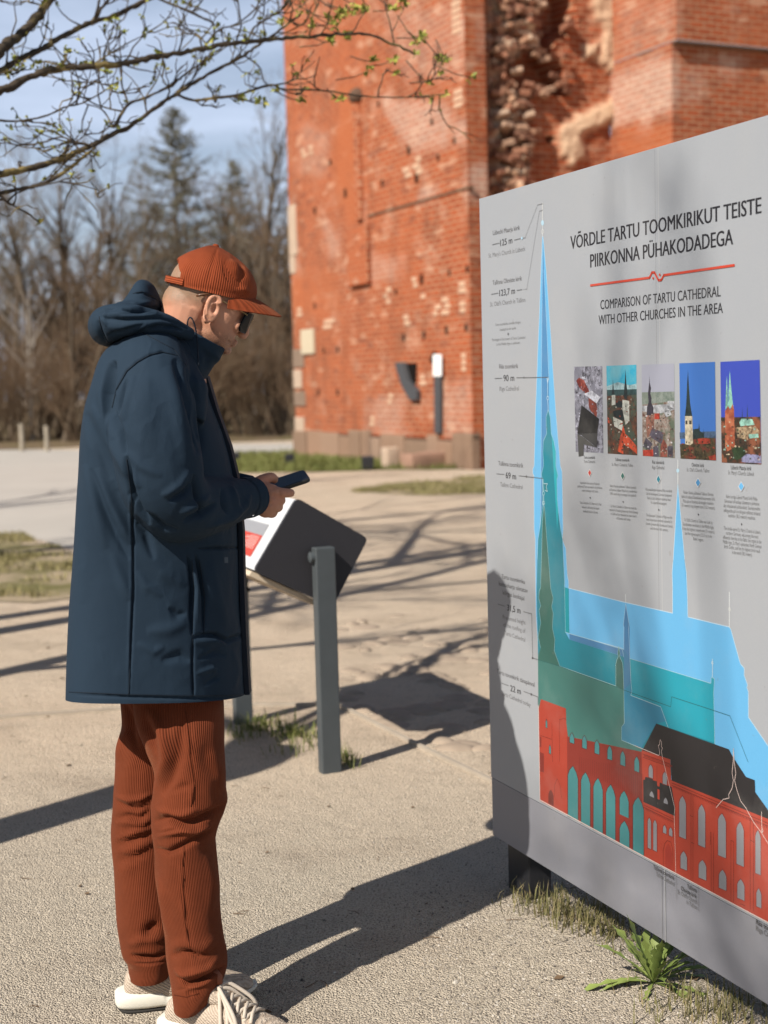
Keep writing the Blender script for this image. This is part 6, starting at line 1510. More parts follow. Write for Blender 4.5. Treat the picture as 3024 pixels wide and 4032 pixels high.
folds(hood, [(q[0], q[1] * 1.0, q[2] * (0.85 if q[2] > 0 else 1.2)) for q in [(C4([(300, 525), (360, 535), (420, 530), (470, 520), (530, 515), (590, 550)]), 8, -.016), (C4([(150, 570), (200, 590), (300, 598), (430, 590), (560, 582), (660, 620), (740, 660)]), 8, -.007), (C4([(200, 555), (320, 560), (450, 555), (540, 545)]), 10, .006), (C4([(180, 640), (300, 650), (420, 630), (520, 615), (640, 640)]), 14, .006), (C4([(300, 715), (420, 680), (520, 640), (640, 628)]), 8, -.008), (C4([(380, 420), (430, 415), (480, 440), (530, 460)]), 4, -.004), (C4([(560, 650), (640, 640), (700, 670)]), 7, -.010), (C4([(140, 600), (160, 680), (200, 750)]), 9, -.006), (C4([(350, 480), (420, 490), (500, 480)]), 9, .005), (C4([(130, 570), (180, 530), (260, 520)]), 7, -.006), (C4([(205, 525), (180, 590), (200, 640)]), 7, .006), (C4([(280, 560), (420, 556), (520, 550)]), 6, -.006), (C4([(200, 700), (330, 660), (450, 620)]), 8, -.006), (C4([(240, 740), (380, 690), (500, 655)]), 6, .006)]])
ht = surf_tree(hood); surf_lines(ht, [C4([(370, 425), (430, 412), (490, 440), (530, 470)]), C4([(150, 575), (165, 660), (210, 745)])], 0.0009, 'seam', M_SEAM_C, man)
link('hood', hood, M_COAT, man)

# ---------------------------------------------------------------- stand-up collar
def tilt_ring(L, R, hw, n=40, e=1.0, dy=0.0):
    L, R = mp(*L), mp(*R); c = (L + R) / 2; a = (R - L) / 2
    return [c + a * se(math.cos(6.2832 * k / n), 0, e)[0] + Vector((0, dy + hw * math.sin(6.2832 * k / n), 0)) for k in range(n)]
outer = [((556, 1345), (806, 1500), .118), ((590, 1300), (838, 1446), .100), ((622, 1262), (868, 1408), .086), ((646, 1230), (890, 1374), .078)]
oi = [tilt_ring((q[0], q[1]), (q[2], q[3]), q[4]) for q in hull_interp([(*a, *c, h) for a, c, h in outer], 14)]
inner = [[p + (sum(r, Vector()) / len(r) - p).normalized() * 0.007 for p in r] for r in reversed(oi)]
b = MB(); b.loft(oi + inner, cap=False); collar = fix_normals(b.mesh('collar')); collar = subsurf(collar, 1)
folds(collar, [(C4([(800, 760), (860, 840), (840, 920)]), 10, -.006), (C4([(890, 800), (930, 850), (900, 890)]), 9, .005), (C4([(700, 720), (780, 800), (800, 900)]), 12, -.006)])
link('collar', collar, M_COAT, man)
# elastic cord loop at the hood
lp = MB(); pts = [ap(738, 1282, -.100), ap(740, 1262, -.104), ap(748, 1250, -.106), ap(758, 1258, -.106), ap(768, 1285, -.102), ap(775, 1325, -.095), ap(779, 1385, -.099), ap(782, 1440, -.108)]
lp.tube([Vector(q) for q in hull_interp([tuple(p) for p in pts], 30)], 0.0016, 6); lp.build('cord_loop', M_LINING, man, sm=0)

# ---------------------------------------------------------------- head, neck, hands: one continuous body
PSI = math.radians(9); CF, SF = math.cos(math.radians(22)), math.sin(math.radians(22))
HC = mp(800, 1180)
AXF = (mp(800 + 100, 1180) - HC) / 100; AXZ = (mp(800, 1180 - 100) - HC) / 100
def hp(f, u, lat):
    """head frame in picture pixels: f to the face, u to the crown, lat away from the camera"""
    f2, l2 = f * math.cos(PSI) - lat * math.sin(PSI), f * math.sin(PSI) + lat * math.cos(PSI)
    return HC + AXF * (f2 * CF + u * SF) - AXZ * (f2 * SF - u * CF) + Vector((0, l2 * PX, 0))
b = MB()
def hell(c, r, seg=24, rings=16, rotf=0.0):
    n0 = len(b.v); b.ell((0, 0, 0), r, None, seg, rings)
    for i in range(n0, len(b.v)):
        x, y, z = b.v[i]; ca, sa = math.cos(rotf), math.sin(rotf); x, z = x * ca - z * sa, x * sa + z * ca
        b.v[i] = tuple(hp(c[0] + x, c[1] + z, c[2] + y))
def hloft(rows, n=28, e=0.9):
    rings = []
    for (u, fb, ff, hw) in hull_interp(rows, 26):
        rings.append([hp((fb + ff) / 2 + (ff - fb) / 2 * se(math.cos(6.2832 * k / n), 0, e)[0], u, hw * se(0, math.sin(6.2832 * k / n), e)[1]) for k in range(n)])
    b.loft(rings)
hell((14, 46, 0), (166, 124, 150)); hell((-50, -38, 0), (101, 100, 92))
hloft([(95, 0, 172, 100), (60, 5, 184, 106), (30, 0, 184, 110), (0, -5, 180, 114), (-40, -10, 174, 113), (-80, -8, 172, 104), (-115, 8, 168, 90), (-140, 30, 162, 74), (-160, 62, 152, 52), (-170, 85, 140, 34)])
for (f, u, rf, ru, rl) in [(186, 24, 14, 16, 44), (183, -10, 20, 22, 16), (190, -35, 20, 24, 17), (197, -60, 22, 22, 19), (196, -74, 20, 14, 24), (176, -108, 15, 9, 34), (173, -122, 15, 9, 30), (160, -152, 20, 18, 34), (150, -40, 26, 26, 60)]: hell((f, u, 0), (rf, rl, ru), 16, 10)
for s in (-1, 1):
    hell((158, -45, s * 62), (24, 30, 26), 14, 10); hell((46, -22, s * 122), (29, 11, 53), 20, 14, 0.15); hell((40, -68, s * 120), (15, 9, 18), 12, 8)
    hx = [(66, 8), (58, 24), (44, 33), (30, 28), (20, 10), (18, -14), (22, -42), (32, -68), (42, -78)]
    dn = hull_interp(hx, 30); b.tube([hp(q[0], q[1], s * 131) for q in dn], 8.5 * PX, 10)
    b.tube([hp(q[0], q[1], s * 129) for q in hull_interp([(58, 6), (46, 8), (38, -6), (40, -32), (50, -48)], 12)], 6.0 * PX, 8)
b.tube([hp(-38, -40, 0), mp(722, 1290), mp(700, 1380), mp(660, 1500), mp(630, 1700), mp(620, 2200), mp(630, 2600)], [.060, .058, .062, .09, .11, .10, .11], 20)
for rows, sy in ((NEAR, 1), (FAR, 1)):
    p, r = chain([q for q in rows]); b.tube(p, [min(0.042, q * 0.55) if i < len(r) - 14 else min(0.03, q * 0.66) for i, q in enumerate(r)], 14)
for (x, dy, base) in ((700, -.09, 3.07), (570, .09, 3.23)):
    b.tube([mp(630, 2560, dy * .6), at_y(x + 20, 3000, base), at_y(x + 20, 3300, base), at_y(x + 45, 3800, base)], [.03, .03, .03, .028], 14)
# near hand: back of the hand to the camera, thumb on top, index along the phone, the rest curled under it
HSH = .16
def hand_loft(rows, dy):
    dy += HSH
    rings = []
    for (xt, yt, xb, yb, th) in hull_interp(rows, 18):
        t_, b2 = ap(xt, yt, dy), ap(xb, yb, dy); c = (t_ + b2) / 2; a = (t_ - b2) / 2
        rings.append([c + a * se(math.cos(6.2832 * k / 20), 0, .8)[0] + Vector((0, th / 2 * se(0, math.sin(6.2832 * k / 20), .9)[1], 0)) for k in range(20)])
    b.loft(rings)
hand_loft([(985, 1905, 1000, 2008, .036), (1015, 1898, 1020, 2030, .034), (1050, 1900, 1046, 2040, .034), (1082, 1908, 1072, 2030, .031), (1104, 1924, 1092, 2004, .024)], -.083)
def finger(rows, n=6):
    rows = [(x, y, d_ + HSH, r) for x, y, d_, r in rows]
    d = hull_interp(rows, len(rows) * n); b.tube([ap(q[0], q[1], q[2]) for q in d], [q[3] for q in d], 12)
    for q in (d[0], d[-1]): b.ell(ap(q[0], q[1], q[2]), (q[3],) * 3, None, 12, 8)
finger([(1085, 1936, -.086, .0125), (1110, 1940, -.088, .0118), (1130, 1941, -.085, .0112), (1145, 1941, -.080, .0098)])
finger([(1080, 1968, -.085, .012), (1103, 1972, -.078, .0112), (1108, 1968, -.055, .0102), (1104, 1955, -.028, .0095), (1098, 1947, -.012, .0085)])
finger([(1072, 1996, -.083, .0118), (1092, 2000, -.076, .0108), (1099, 1994, -.055, .0100), (1096, 1976, -.030, .0092), (1090, 1962, -.014, .0082)])
finger([(1056, 2020, -.080, .0108), (1072, 2024, -.072, .0098), (1080, 2014, -.053, .009), (1078, 1996, -.034, .0082), (1072, 1980, -.020, .0075)])
finger([(1002, 1915, -.082, .017), (1028, 1896, -.072, .0155), (1052, 1884, -.062, .0130), (1070, 1880, -.054, .0118), (1080, 1888, -.046, .0102)])
# far hand holds the other edge of the phone
b.ell(ap(1050, 1955, .05 + HSH), (.045, .017, .036), None, 16, 10); b.tube([ap(990, 1945, .085 + HSH), ap(1040, 1952, .058 + HSH)], [.026, .026], 14)
for k, (x, y) in enumerate([(1096, 1925), (1098, 1950), (1092, 1975), (1080, 1992)]):
    finger([(x - 22, y + 6, .052, .0105), (x + 2, y + 8, .046, .0098), (x + 10, y + 4, .028, .009), (x + 6, y - 4 + 2 * k, .012, .008)])
finger([(1030, 1930, .062, .014), (1060, 1902, .050, .0125), (1082, 1892, .040, .011), (1094, 1894, .030, .0095)])
body = remesh(b.mesh('body'), 0.0028, 3, 0.5)
folds(body, [(C4([(905, 490), (900, 560)]), 9, -.010), (C4([(890, 470), (920, 478)]), 6, -.004), (C4([(840, 480), (838, 560), (880, 620)]), 6, -.006), (C4([(985, 735), (1010, 745)]), 4, -.003), (C4([(720, 640), (820, 640), (880, 660)]), 16, -.003),
 ([(1060, 1935), (1092, 1940)], 6, .0015), ([(1055, 1965), (1085, 1972)], 6, .0015), ([(1045, 1990), (1075, 1998)], 6, .0014), ([(1058, 1952), (1084, 1957)], 4, -.0015), ([(1050, 1980), (1076, 1987)], 4, -.0015), ([(1098, 1925), (1102, 1955)], 4, -.002), ([(1066, 1868), (1072, 1878)], 3, -.001), ([(1126, 1926), (1128, 1955)], 3, -.0012)])
# close-cropped hair at the back and sides, stubble on the jaw
co = get_co(body); px_, py_ = project_np(co)
fx, fy = px_ - 800, py_ - 1180; fl_, ul_ = fx * CF + fy * SF, fx * SF - fy * CF
nz = np.array([noise.noise(Vector(c) * 60) for c in co])
sm01 = lambda x: np.clip(x, 0, 1) ** 2 * (3 - 2 * np.clip(x, 0, 1))
hair = sm01((ul_ + 100 - 0.3 * (fl_ + 150)) / 75 + nz * 0.15) * (fl_ < 55) + sm01((ul_ - 5) / 40) * (fl_ >= 55) * (fl_ < 150) * 0.7
hair = np.where((py_ > 1400) | ((np.hypot(px_ - 832, py_ - 1220) < 62) & (px_ > 805)), 0, hair)
beard = sm01((-70 - ul_) / 50 + nz * .3) * sm01((fl_ - 20) / 40) * (py_ < 1420) * 0.8
for nm, vals in (('hair', hair), ('beard', beard)):
    a = body.attributes.new(nm, 'FLOAT', 'POINT'); a.data.foreach_set('value', vals.astype(np.float32))
def skin_material():
    t = NT('skin'); v = t.coord('Object'); n = t.noise(v, 14, 4, 0.6); f = t.noise(v, 420, 3, 0.7)
    c = t.mix(n, (0.42, 0.19, 0.115), (0.55, 0.28, 0.175)); c = t.mix(t.ramp(t.noise(v, 9, 3), [(0.5, 0.0), (0.7, 0.45)]), c, (0.47, 0.14, 0.09))
    c = t.mix(t.math('MULTIPLY', t.attr('hair').outputs['Fac'], t.ramp(f, [(0.35, 0.55), (0.6, 1.0)])), c, t.mix(f, (0.10, 0.068, 0.042), (0.30, 0.21, 0.135)))
    c = t.mix(t.math('MULTIPLY', t.attr('beard').outputs['Fac'], t.ramp(f, [(0.4, 0.3), (0.6, 1.0)])), c, (0.22, 0.12, 0.075))
    t.base(c); t.rough(0.55, 0.35); t.b.inputs['Subsurface Weight'].default_value = 0.06; t.b.inputs['Subsurface Radius'].default_value = (0.012, 0.004, 0.002); t.b.inputs['Subsurface Scale'].default_value = 0.6
    t.bump(f, 0.5, 0.0016); return t.m
link('body', body, skin_material(), man)

# ---------------------------------------------------------------- cap
TC, TS = math.cos(math.radians(8.8)), math.sin(math.radians(8.8))
def cp(e1, h, lat): return hp(10 + e1 * TC - h * TS, 52 + e1 * TS + h * TC, lat)
CAPROWS = [(-18, -166, 174, 136), (8, -172, 177, 140), (30, -172, 175, 141), (55, -165, 166, 138), (80, -149, 148, 130), (102, -126, 127, 117), (125, -97, 92, 95), (143, -68, 52, 66), (156, -45, 12, 36), (161, -26, -10, 10)]
capmap = hull_interp(CAPROWS, 34); NS = 120
crown = MB(); vid = {}; uvs = {}
for j, (h, eb, ef, hw) in enumerate(capmap):
    for k in range(NS):
        an = 6.2832 * k / NS; c, s = math.cos(an), math.sin(an)
        vid[j, k] = len(crown.v); crown.v.append(tuple(cp((eb + ef) / 2 + (ef - eb) / 2 * c, h, hw * s))); uvs[vid[j, k]] = (an * 0.098, h * PX)
for j in range(33):
    for k in range(NS):
        an = abs(((k + .5) / NS - 0.5) * 6.2832); h = (capmap[j][0] + capmap[j + 1][0]) / 2      # an = 0 at the back
        if 10 < h < 82 and an < 0.80 * math.sqrt(max(0, 1 - ((h - 10) / 72) ** 2)): continue       # opening over the strap
        k2 = (k + 1) % NS; crown.f.append((vid[j, k], vid[j, k2], vid[j + 1, k2], vid[j + 1, k])); crown.mi.append(0)
crown.f.append(tuple(vid[33, k] for k in range(NS))); crown.mi.append(0)
def finish_cord(mb, name, uvf, thick):
    me = bpy.data.meshes.new(name); me.from_pydata(mb.v, [], mb.f); me.update(); fix_normals(me)
    uvl = me.uv_layers.new(name='UVMap')
    for l in me.loops: uvl.data[l.index].uv = uvf[l.vertex_index]
    o = bpy.data.objects.new('tmp', me); COL.objects.link(o); md = o.modifiers.new('s', 'SOLIDIFY'); md.thickness = thick; md.offset = 1
    bpy.context.view_layer.update(); out = bpy.data.meshes.new_from_object(o.evaluated_get(bpy.context.evaluated_depsgraph_get())); bpy.data.objects.remove(o); smooth(out, 60); return out
# the wrap-around wale at k = 0 would jump: use the unwrapped angle, the seam sits at the far side of the forehead
capm = finish_cord(crown, 'cap', uvs, 0.003)
C6 = lambda P: [(600 + x * .3134, 950 + y * .3134) for x, y in P]
folds(capm, [(C6([(820, 75), (790, 160), (730, 400), (700, 600)]), 4, -.003), (C6([(900, 260), (930, 380), (980, 470), (1060, 545), (1150, 590)]), 9, -.011), (C6([(1000, 180), (1100, 290), (1130, 420), (1080, 550)]), 7, -.009), (C6([(960, 240), (1040, 300), (1060, 420)]), 14, .007), (C6([(1080, 560), (1160, 600), (1240, 660)]), 8, .006), (C6([(1130, 300), (1220, 480), (1260, 620)]), 14, .004), (C6([(500, 130), (420, 300), (400, 480)]), 20, .004), (C6([(350, 560), (640, 590), (900, 640), (1150, 680)]), 4, -.002)])
capo = link('cap', capm, M_CAPCORD, man)
bb = MB(); bb.ell(cp(-18, 164, 0), (.008, .008, .006), None, 12, 8); link('cap_button', smooth(bb.mesh('cap_button')), M_CAPCORD, capo)
# strap across the opening, with its small buckle
st = MB(); ring = []; uvst = {}
for i, an in enumerate(np.linspace(math.pi - 0.9, math.pi + 0.9, 22)):
    for h in (-14, 10):
        j = [q for q in CAPROWS if q[0] == 8][0]; st.v.append(tuple(cp((j[1] + j[2]) / 2 + (j[2] - j[1] + 5) / 2 * math.cos(an), h, (j[3] + 2) * math.sin(an)))); uvst[len(st.v) - 1] = (h * PX, an * 0.1)
for i in range(21): st.f.append((2 * i, 2 * i + 1, 2 * i + 3, 2 * i + 2)); st.mi.append(0)
link('cap_strap', finish_cord(st, 'cap_strap', uvst, 0.0035), M_CAPCORD, capo)
bk = MB(); an = math.pi + 0.74; q0 = [cp(2 + 177 * math.cos(an + d), h, 144 * math.sin(an + d)) for d, h in ((-.035, -16), (-.035, 12), (.035, 12), (.035, -16))]
bk.tube(q0 + [q0[0]], 0.0016, 6); link('buckle', smooth(bk.mesh('buckle')), plain('brass', (0.12, 0.07, 0.03), 0.4, 0.5, metal=0.6), capo)
# brim
br_ = MB(); uvb = {}; NSB, NTB = 36, 12
for t in range(NTB + 1):
    tt = t / NTB
    for s in range(NSB + 1):
        ss = -1 + 2 * s / NSB; an = ss * math.radians(66); e1 = 3 + 173 * math.cos(an); lat = 138 * math.sin(an)
        L = 116 * (1 - abs(ss) ** 2.3) + 3; br_.v.append(tuple(cp(e1 + tt * L, -4 - 26 * ss * ss - tt * 44 * (1 - .25 * ss * ss) * (0.6 + .4 * tt), lat * (1 + .02 * tt)))); uvb[len(br_.v) - 1] = (lat * PX, (e1 + tt * L) * PX)
for t in range(NTB):
    for s in range(NSB): a = t * (NSB + 1) + s; br_.f.append((a, a + 1, a + NSB + 2, a + NSB + 1)); br_.mi.append(0)
link('cap_brim', finish_cord(br_, 'cap_brim', uvb, 0.004), M_CAPCORD, capo)

# ---------------------------------------------------------------- sunglasses
M_DARKLENS = plain('dark_lens', (0.003, 0.003, 0.004), 0.3, 0.04); M_GOLD = plain('gold_wire', (0.42, 0.28, 0.13), 0.3, 0.5, metal=0.85); M_TORT = plain('brown_tip', (0.09, 0.035, 0.012), 0.3, 0.5)
gl = bpy.data.objects.new('sunglasses', None); COL.objects.link(gl); gl.parent = man; gl.location = (0, 0, 0)
for s in (-1, 1):
    ln = MB(); R_, nn = [], 28
    for off in (0, 5.0):
        for k in range(nn):
            c, q = se(math.cos(6.2832 * k / nn), math.sin(6.2832 * k / nn), .55)
            lat = s * 58 + 42 * c; u = -22 + 42 * q; f = 209 - off - ((abs(lat) / 100) ** 2) * 38 + u * 0.05
            R_.append(hp(f, u, lat))
    ln.add(R_, [tuple(range(nn)), tuple(range(nn, 2 * nn))] + [(k, (k + 1) % nn, nn + (k + 1) % nn, nn + k) for k in range(nn)])
    me = fix_normals(ln.mesh('lens')); link('lens', me, M_DARKLENS, gl)
    tm = MB(); tm.tube([hp(178, 8, s * 101), hp(150, 14, s * 114), hp(100, 18, s * 124), hp(60, 24, s * 131), hp(30, 30, s * 133)], 0.0014, 8)
    link('temple', smooth(tm.mesh('temple')), M_GOLD, gl)
    tp = MB(); tp.tube([hp(34, 30, s * 133), hp(8, 29, s * 133), hp(-22, 10, s * 130), hp(-32, 2, s * 128)], [.0018, .003, .0034, .002], 8); link('temple_tip', smooth(tp.mesh('temple_tip')), M_TORT, gl)
bd = MB(); bd.tube([hp(206, -8, -18), hp(211, -2, 0), hp(206, -8, 18)], 0.0016, 8); link('bridge', smooth(bd.mesh('bridge')), M_GOLD, gl)

# ---------------------------------------------------------------- trousers
def leg(rows, nr, ns, base, yoff):
    rings = side_loft(rows, nr, ns, base, 0.92, yoff); v = [p for r in rings for p in r]; f = []; uvf = {}
    for j in range(nr):
        for k in range(ns): uvf[j * ns + k] = (6.2832 * (k if k <= ns else 0) / ns * 0.088, v[j * ns + k].z)
    for j in range(nr - 1):
        for k in range(ns): k2 = (k + 1) % ns; f.append((j * ns + k, j * ns + k2, (j + 1) * ns + k2, (j + 1) * ns + k))
    me = bpy.data.meshes.new('leg'); me.from_pydata([tuple(p) for p in v], [], f); me.update(); fix_normals(me)
    uvl = me.uv_layers.new(name='UVMap')
    for p in me.polygons:
        ks = [me.loops[l].vertex_index % ns for l in p.loop_indices]; wrap = max(ks) - min(ks) > ns / 2
        for l in p.loop_indices:
            vi = me.loops[l].vertex_index; u, w = uvf[vi]
            if wrap and vi % ns == 0: u = 6.2832 * 0.088
            uvl.data[l].uv = (u, w)
    smooth(me); return me
NLEG = [(2690, 530, 870, .070), (2750, 522, 880, .082), (2850, 536, 885, .100), (2950, 580, 886, .100), (3037, 610, 887, .096), (3110, 606, 889, .094), (3158, 597, 894, .092), (3200, 600, 880, .090), (3242, 602, 862, .088), (3290, 607, 848, .087), (3333, 612, 845, .087), (3453, 617, 859, .087), (3556, 637, 864, .085), (3688, 656, 880, .083), (3755, 662, 893, .084), (3803, 668, 893, .084), (3840, 674, 884, .083), (3875, 678, 868, .082), (3905, 682, 848, .081), (3925, 685, 832, .08), (3948, 689, 806, .078)]
FLEG = [(2690, 474, 810, .088), (2760, 476, 800, .095), (2840, 482, 780, .102), (2905, 470, 740, .102), (2971, 460, 705, .098), (3060, 456, 695, .094), (3122, 451, 690, .092), (3200, 446, 684, .09), (3303, 442, 680, .088), (3453, 451, 690, .086), (3604, 466, 700, .085), (3700, 479, 702, .084), (3740, 487, 702, .084), (3758, 496, 700, .082), (3775, 506, 696, .080), (3795, 510, 690, .079), (3812, 511, 684, .079), (3828, 512, 678, .078)]
near_leg = leg(NLEG, 170, 90, lambda y: 3.135 - .085 * (y - 2690) / 1250, 0.0); far_leg = leg(FLEG, 150, 80, lambda y: 3.275 - .06 * (y - 2690) / 1130, 0.0)
K6 = lambda P: [(300 + x * .6027, 2700 + y * .6027) for x, y in P]
for me, sd in ((near_leg, 7), (far_leg, 9)): noise_disp(me, 0.0035, 9, sd, (1, 1, 0.5))
folds(near_leg, [(K6([(470, 150), (520, 230), (570, 350), (585, 470), (550, 600), (505, 740)]), 16, .012), (K6([(440, 200), (500, 330), (530, 450)]), 14, -.008), (K6([(700, 200), (690, 330), (680, 450), (620, 620), (560, 720)]), 17, -.011), (K6([(712, 170), (728, 330), (738, 470), (766, 650), (745, 800)]), 4, .005), (K6([(722, 170), (738, 330), (748, 470), (776, 650)]), 4, -.004),
 (K6([(840, 380), (850, 500), (900, 600)]), 22, -.005), (K6([(880, 420), (940, 560), (950, 700)]), 20, .005), (K6([(510, 890), (600, 860), (700, 900), (780, 890), (900, 830), (985, 765)]), 14, -.020), (K6([(510, 800), (620, 850), (700, 850), (800, 800)]), 14, .008), (K6([(600, 700), (700, 660), (760, 640)]), 9, -.005), (K6([(520, 990), (640, 960), (700, 945), (780, 960), (890, 910)]), 10, .012), (K6([(520, 1060), (600, 1090), (690, 1050), (800, 990), (905, 930)]), 10, -.014), (K6([(540, 950), (640, 920), (720, 930)]), 8, .007),
 (K6([(700, 1050), (690, 1200), (694, 1350), (705, 1550), (740, 1730)]), 4, .005), (K6([(710, 1050), (700, 1200), (704, 1350), (716, 1550), (752, 1730)]), 4, -.004), (K6([(540, 1250), (570, 1450), (610, 1650)]), 16, .007), (K6([(850, 1100), (900, 1300), (870, 1500)]), 22, .006), (K6([(620, 1770), (680, 1745), (740, 1740), (800, 1765), (870, 1760)]), 9, -.016), (K6([(620, 1700), (720, 1690), (820, 1720), (930, 1640)]), 14, .009), (K6([(640, 1850), (700, 1890), (760, 1880), (860, 1850), (930, 1760)]), 12, .013), (K6([(660, 1900), (720, 1950), (800, 1935), (880, 1895), (975, 1830)]), 8, -.022), (K6([(700, 1995), (790, 1960), (880, 1930)]), 8, .008), (K6([(720, 1960), (745, 2010), (740, 2050)]), 5, -.006), (K6([(640, 1990), (800, 1975)]), 5, -.003)])
folds(far_leg, [(K6([(310, 100), (350, 200), (360, 300), (400, 420)]), 12, -.012), (K6([(330, 280), (280, 400), (270, 500)]), 16, .007), (K6([(262, 745), (320, 790), (400, 805), (500, 770)]), 8, -.010), (K6([(255, 720), (340, 750), (420, 740), (500, 700)]), 9, .009), (K6([(250, 870), (340, 850), (420, 870), (490, 800)]), 9, -.011), (K6([(245, 900), (330, 890), (430, 900), (510, 850)]), 8, .009), (K6([(245, 1010), (380, 960), (520, 920)]), 8, .009), (K6([(245, 1040), (380, 1000), (520, 960)]), 8, -.009), (K6([(245, 1100), (380, 1070), (520, 1000)]), 8, .008), (K6([(250, 1140), (400, 1110), (520, 1060)]), 8, -.007), (K6([(250, 1210), (400, 1180)]), 8, .005), (K6([(430, 1650), (480, 1600), (550, 1540)]), 18, -.018), (K6([(330, 1700), (450, 1650), (570, 1660)]), 14, .010), (K6([(355, 1762), (420, 1775), (520, 1778), (600, 1740)]), 8, -.020), (K6([(370, 1815), (480, 1820), (590, 1800)]), 6, -.005)])
V, F, UV = [], [], []
tm_ = bmesh.new(); tm_.from_mesh(near_leg); tm_.from_mesh(far_leg); trousers = bpy.data.meshes.new('trousers'); tm_.to_mesh(trousers); tm_.free(); smooth(trousers)
M_SEAM_T = plain('rust_thread', (0.07, 0.016, 0.006), 0.9, 0.1)
tt_ = surf_tree(trousers); surf_lines(tt_, [K6([(716, 170), (733, 330), (744, 470), (770, 650), (750, 790)]), K6([(705, 1050), (695, 1200), (699, 1350), (710, 1550), (746, 1730)]), K6([(640, 2020), (720, 2035), (800, 2010)])], 0.0009, 'seam', M_SEAM_T, man)
link('trousers', trousers, M_CORD, man)

# ---------------------------------------------------------------- shoes
def knit_material():
    t = NT('knit_upper'); v = t.coord('Object', (1, 1, 1)); w = t.new('ShaderNodeTexWave'); w.inputs['Scale'].default_value = 55; w.inputs['Distortion'].default_value = 2.5; w.inputs['Detail'].default_value = 1; w.inputs['Detail Scale'].default_value = 1.5
    mpn = t.new('ShaderNodeMapping'); mpn.inputs['Rotation'].default_value = (0.3, 0.9, 0.5); t.link(v, mpn.inputs['Vector']); t.link(mpn.outputs[0], w.inputs['Vector'])
    vo = t.new('ShaderNodeTexVoronoi'); vo.inputs['Scale'].default_value = 240; t.link(v, vo.inputs['Vector'])
    h = t.math('ADD', t.math('MULTIPLY', w.outputs['Fac'], 0.8), t.math('MULTIPLY', vo.outputs['Distance'], -0.8))
    t.base(t.mix(w.outputs['Fac'], (0.36, 0.285, 0.215), (0.50, 0.415, 0.325))); t.rough(0.85, 0.2); t.bump(h, 0.7, 0.003); return t.m
M_KNIT = knit_material(); M_SOLE = plain('cream_sole', (0.62, 0.59, 0.50), 0.6, 0.35, 0.06, 20, 0.1); M_OUT = plain('dark_outsole', (0.03, 0.028, 0.025), 0.8, 0.2); M_LACE = plain('beige_lace', (0.50, 0.43, 0.35), 0.85, 0.2, 0.15, 300, 0.3); M_LOOP = plain('rust_leather', (0.22, 0.07, 0.035), 0.6, 0.3); M_SOCK = plain('pale_sock', (0.55, 0.53, 0.60), 0.9, 0.2, 0.08, 200)
